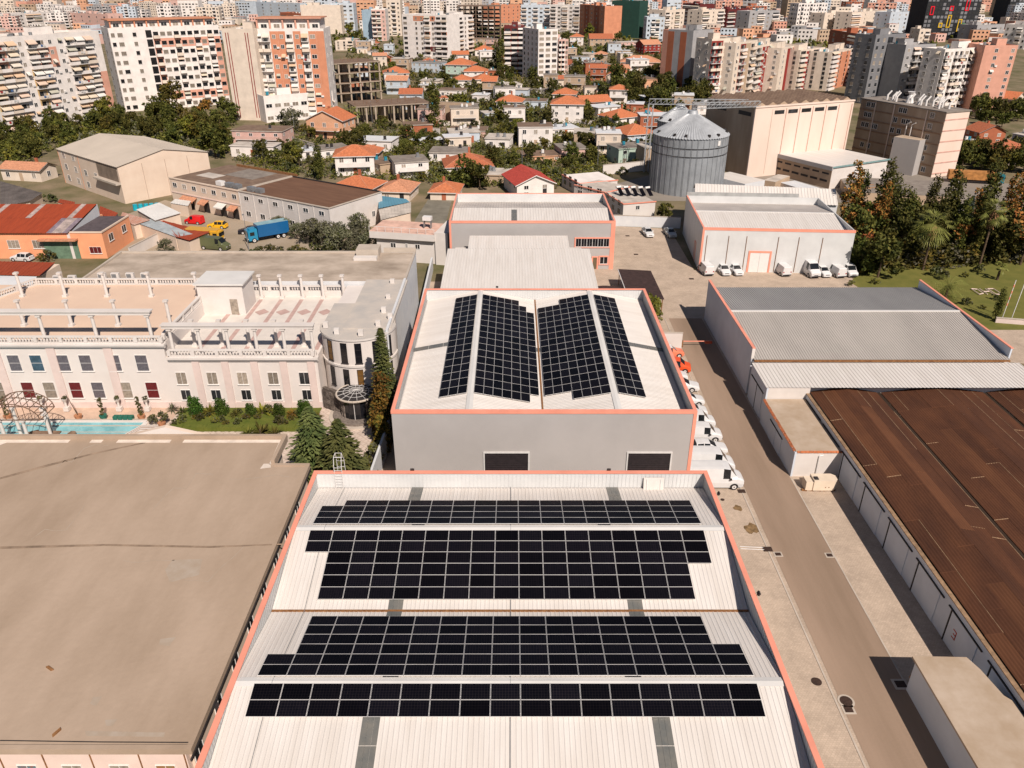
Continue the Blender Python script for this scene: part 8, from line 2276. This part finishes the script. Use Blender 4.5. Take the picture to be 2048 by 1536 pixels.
# ================================================================ trees of the town
NAMED = [(345, 236, 'mid1', 2.0, 'large bright green tree in front of the long white slab'), (318, 240, 'dark0', 1.5, 'dark tree left of the large bright one'), (415, 240, 'rust0', 1.3, 'slim brownish tree before the white slab'), (215, 255, 'yel0', 1.4, 'round yellow green tree at the corner of the two slabs'),
  (582, 262, 'olive0', 2.0, 'silvery grey tree left of the orange brick house'), (625, 280, 'yel0', .7, 'small yellow tree below the orange brick house'), (870, 265, 'poplar', 1.25, 'tall poplar right of the low unfinished slab'), (1002, 150, 'poplar', 1.5, 'tall poplar left of the slim white block'), (992, 140, 'poplar', 1.3, 'second poplar left of the slim white block'),
  (700, 78, 'yel0', 2.0, 'yellow green tree right of the blank cream slab'), (640, 360, 'cypress', .8, 'slim cypress behind the brown roof'), (432, 315, 'dark1', 1.8, 'dark tree right of the large cream hall'), (460, 240, 'dark2', 1.5, 'dark tree at the foot of the blank end tower'), (930, 372, 'dark0', 1.3, 'dark round tree left of the red gable roof'), (960, 378, 'dark2', 1.1, 'dark bushy tree beside the far grey hall roof'), (1328, 442, 'mid0', .7, 'small green tree behind the boundary wall')]
for (x, y, kd, s, lb) in NAMED: treeat(kd, x, y, s, lb)
palm(7, 'palm tree left of the low unfinished slab', *pt(697, 262), R=2.6, seed=31, nf=24)
palm(6, 'second palm in front of the unfinished slab', *pt(712, 258), R=2.3, seed=32, nf=22)
palm(5, 'palm against the low white podium', *pt(664, 250), R=2.3, seed=33, nf=20)
r_ = random.Random(77)
def inpoly(x, y, P):
    c = False
    for i in range(len(P)):
        (x0, y0), (x1, y1) = P[i], P[i - 1]
        if (y0 > y) != (y1 > y) and x < (x1 - x0) * (y - y0) / (y1 - y0) + x0: c = not c
    return c
def scatter(P, n, kinds, s0, s1, label, cat, group, pad=.5, gap=2.0):
    xs_, ys_ = [q[0] for q in P], [q[1] for q in P]; k = 0; done = []
    for t in range(n * 40):
        if k >= n: break
        x, y = r_.uniform(min(xs_), max(xs_)), r_.uniform(min(ys_), max(ys_))
        if not inpoly(x, y, P): continue
        g = at(x, y)
        if not free(g.x, g.y, pad) or any((g.x - a) ** 2 + (g.y - b_) ** 2 < gap * gap for a, b_ in done): continue
        done.append((g.x, g.y)); kd = r_.choice(kinds); s = r_.uniform(s0, s1)
        tone = 'dark' if 'dark' in kd else ('yellowish' if 'yel' in kd else ('silvery' if 'olive' in kd else 'mid green'))
        lb = near_label(g.x, g.y, '%s %s %s' % ('tall' if s > (s0 + s1) / 2 else 'small', tone, cat), label)
        tree(kd, g.x, g.y, s, lb, cat, group); k += 1
D_ = ('dark0', 'dark1', 'dark2', 'dark3', 'mid0', 'mid2', 'mid1')
scatter([(-30, 262), (236, 236), (300, 240), (80, 300), (70, 322), (-30, 320)], 36, D_ + ('yel0',), .6, 1.15, 'leafy tree in the thicket below the left slab', 'tree', 'thicket below the left slab', .5, 4)
scatter([(236, 236), (470, 240), (465, 300), (420, 300), (300, 284), (200, 268)], 36, D_ + ('yel0',), .65, 1.25, 'leafy tree in the thicket below the long white slab', 'tree', 'thicket below the white slab', .5, 4)
scatter([(560, 250), (1000, 250), (1330, 240), (1330, 345), (1180, 345), (1120, 372), (560, 345), (480, 320)], 78, D_ + ('yel0', 'mid3'), .45, .95, 'garden tree among the low houses before the centre', 'tree', 'garden trees of the nearer houses', .2, 3)
scatter([(720, 130), (1000, 110), (1330, 110), (1420, 200), (1330, 240), (1000, 250), (860, 210), (760, 180)], 74, D_ + ('yel0', 'mid3'), .6, 1.25, 'tree among the middle houses before the far blocks', 'tree', 'trees of the middle gardens', .3, 5)
scatter([(1210, 160), (1400, 185), (1420, 205), (1310, 225), (1200, 195)], 22, ('dark0', 'dark1', 'mid2', 'dark3'), 1.2, 1.8, 'tall dark tree in the grove left of the mill', 'tree', 'grove left of the mill', .3, 5)
scatter([(700, 60), (1350, 80), (1350, 112), (1000, 110), (700, 108)], 22, D_, 1.1, 1.9, 'distant tree at the foot of the far blocks', 'tree', 'distant trees before the skyline', 1, 8)
scatter([(1900, 305), (2048, 320), (2048, 350), (1905, 342)], 18, D_, .8, 1.2, 'tree beside the lorry behind the mill', 'tree', 'trees behind the mill', .3, 3)
scatter([(1950, 210), (2048, 225), (2048, 262), (1950, 250)], 12, D_, .9, 1.4, 'tree near the salmon end tower', 'tree', 'trees by the salmon tower', .5, 4)
scatter([(560, 452), (735, 470), (745, 512), (690, 512), (560, 470)], 17, ('olive0', 'olive1'), .8, 1.25, 'olive tree in the row before the white workshop', 'tree', 'olive trees before the white workshop', 0, 2.4)
scatter([(275, 455), (300, 460), (370, 490), (340, 512), (290, 505), (262, 470)], 14, ('bush0', 'bush1', 'olive0'), .6, .9, 'scrubby bush on the waste ground by the orange workshop', 'bush', 'scrub by the orange workshop', 0, 1.5)
scatter([(478, 515), (740, 512), (740, 520), (478, 523)], 16, ('bush0', 'bush1', 'bush2'), .8, 1.3, 'bush along the back edge of the hotel hall', 'bush', 'bushes behind the hotel hall', -1.5, 1.5)
scatter([(5, 495), (100, 500), (105, 522), (5, 520)], 9, ('bush2', 'bush0'), .6, 1.1, 'bush before the orange workshop wall', 'bush', 'bushes before the orange workshop', 0, 1.2)
scatter([(40, 398), (110, 395), (110, 405), (40, 405)], 6, ('bush2', 'bush1'), 1, 1.5, 'bush behind the striped roof', 'bush', 'bushes behind the striped roof', 0, 1.5)
scatter([(560, 255), (1330, 245), (1330, 345), (1120, 380), (560, 350)], 130, ('bush0', 'bush1', 'bush2'), .7, 1.5, 'low garden bush among the nearer houses', 'bush', 'garden bushes of the nearer houses', -.2, 1.5)
scatter([(720, 130), (1330, 110), (1420, 220), (1000, 250), (860, 210)], 90, ('bush0', 'bush1', 'bush2'), 1.2, 2.4, 'low bush among the middle gardens', 'bush', 'bushes of the middle gardens', 0, 2.5)
# undergrowth: leaf masses nobody could count
def undergrowth(P, n, s0, s1, hmax, name='undergrowth', pad=-.3, label=''):
    b = MB(); xs_, ys_ = [q[0] for q in P], [q[1] for q in P]; c = 0
    ms = (LF_DARK, LF_MID, LF_DARK, LF_OLIVE, LF_MID, LF_YEL)
    for t in range(n * 6):
        if c >= n: break
        x, y = r_.uniform(min(xs_), max(xs_)), r_.uniform(min(ys_), max(ys_))
        if not inpoly(x, y, P): continue
        g = at(x, y)
        if not free(g.x, g.y, pad): continue
        c += 1; m = r_.choice(ms); R = r_.uniform(.6, 2.0); H_ = r_.uniform(.3, 1) * hmax
        for j in range(int(16 * R)):
            a, q = r_.uniform(0, 6.28), R * math.sqrt(r_.random())
            leaf(b, Vector((g.x + math.cos(a) * q, g.y + math.sin(a) * q, H_ * (1 - (q / R) ** 2) * r_.uniform(.5, 1) + .1)), r_.uniform(s0, s1), m, 1.2, r_)
    b.build(name, None, kind='stuff', label=label, category='undergrowth')
undergrowth([(-30, 258), (236, 236), (470, 240), (465, 305), (300, 290), (80, 305), (70, 325), (-30, 325)], 900, .3, .6, 3.0, label='tangled green thicket floor below the long apartment slabs')
undergrowth([(560, 255), (1330, 245), (1300, 330), (1195, 345), (1120, 380), (560, 352), (470, 320)], 1800, .22, .4, 2.4, label='weeds and low growth filling the gardens of the nearer houses')
undergrowth([(690, 110), (1330, 100), (1430, 205), (1330, 245), (1000, 250), (860, 210), (760, 180)], 2600, .32, .6, 3.8, label='green scrub filling the ground among the middle houses')
undergrowth([(-30, 40), (2080, 40), (2080, 90), (1350, 100), (1000, 110), (700, 108), (-30, 64)], 1300, .8, 1.4, 5, label='distant scrub and treetops between the far blocks')
undergrowth([(1690, 470), (2060, 470), (2060, 525), (1700, 545)], 750, .25, .5, 5.0, label='dark undergrowth beneath the tree belt behind the lawn')
lt.scale = (.82, 1.3, .82)
# poles and small things of the quarter
for (x, y, hh, lb) in ((1044, 335, 9, 'tall thin street lamp left of the red gable roof'), (590, 268, 9, 'street lamp by the silvery tree'), (745, 250, 8, 'lamp pole before the low slab'), (1195, 335, 7, 'pole beside the pale compound wall'), (498, 500, 7, 'lamp pole in front of the olive van')):
    q = at(x, y); o = empty('street_lamp', (q.x, q.y, 0), 0, lb, 'street lamp'); b = MB(); b.tube((0, 0, 0), (0, 0, hh), .09, STEEL, 6, .05); b.build('pole', o); b = MB(); b.box(-.1, -.6, hh, .1, .1, hh + .12, STEEL); b.build('lamp_head', o)
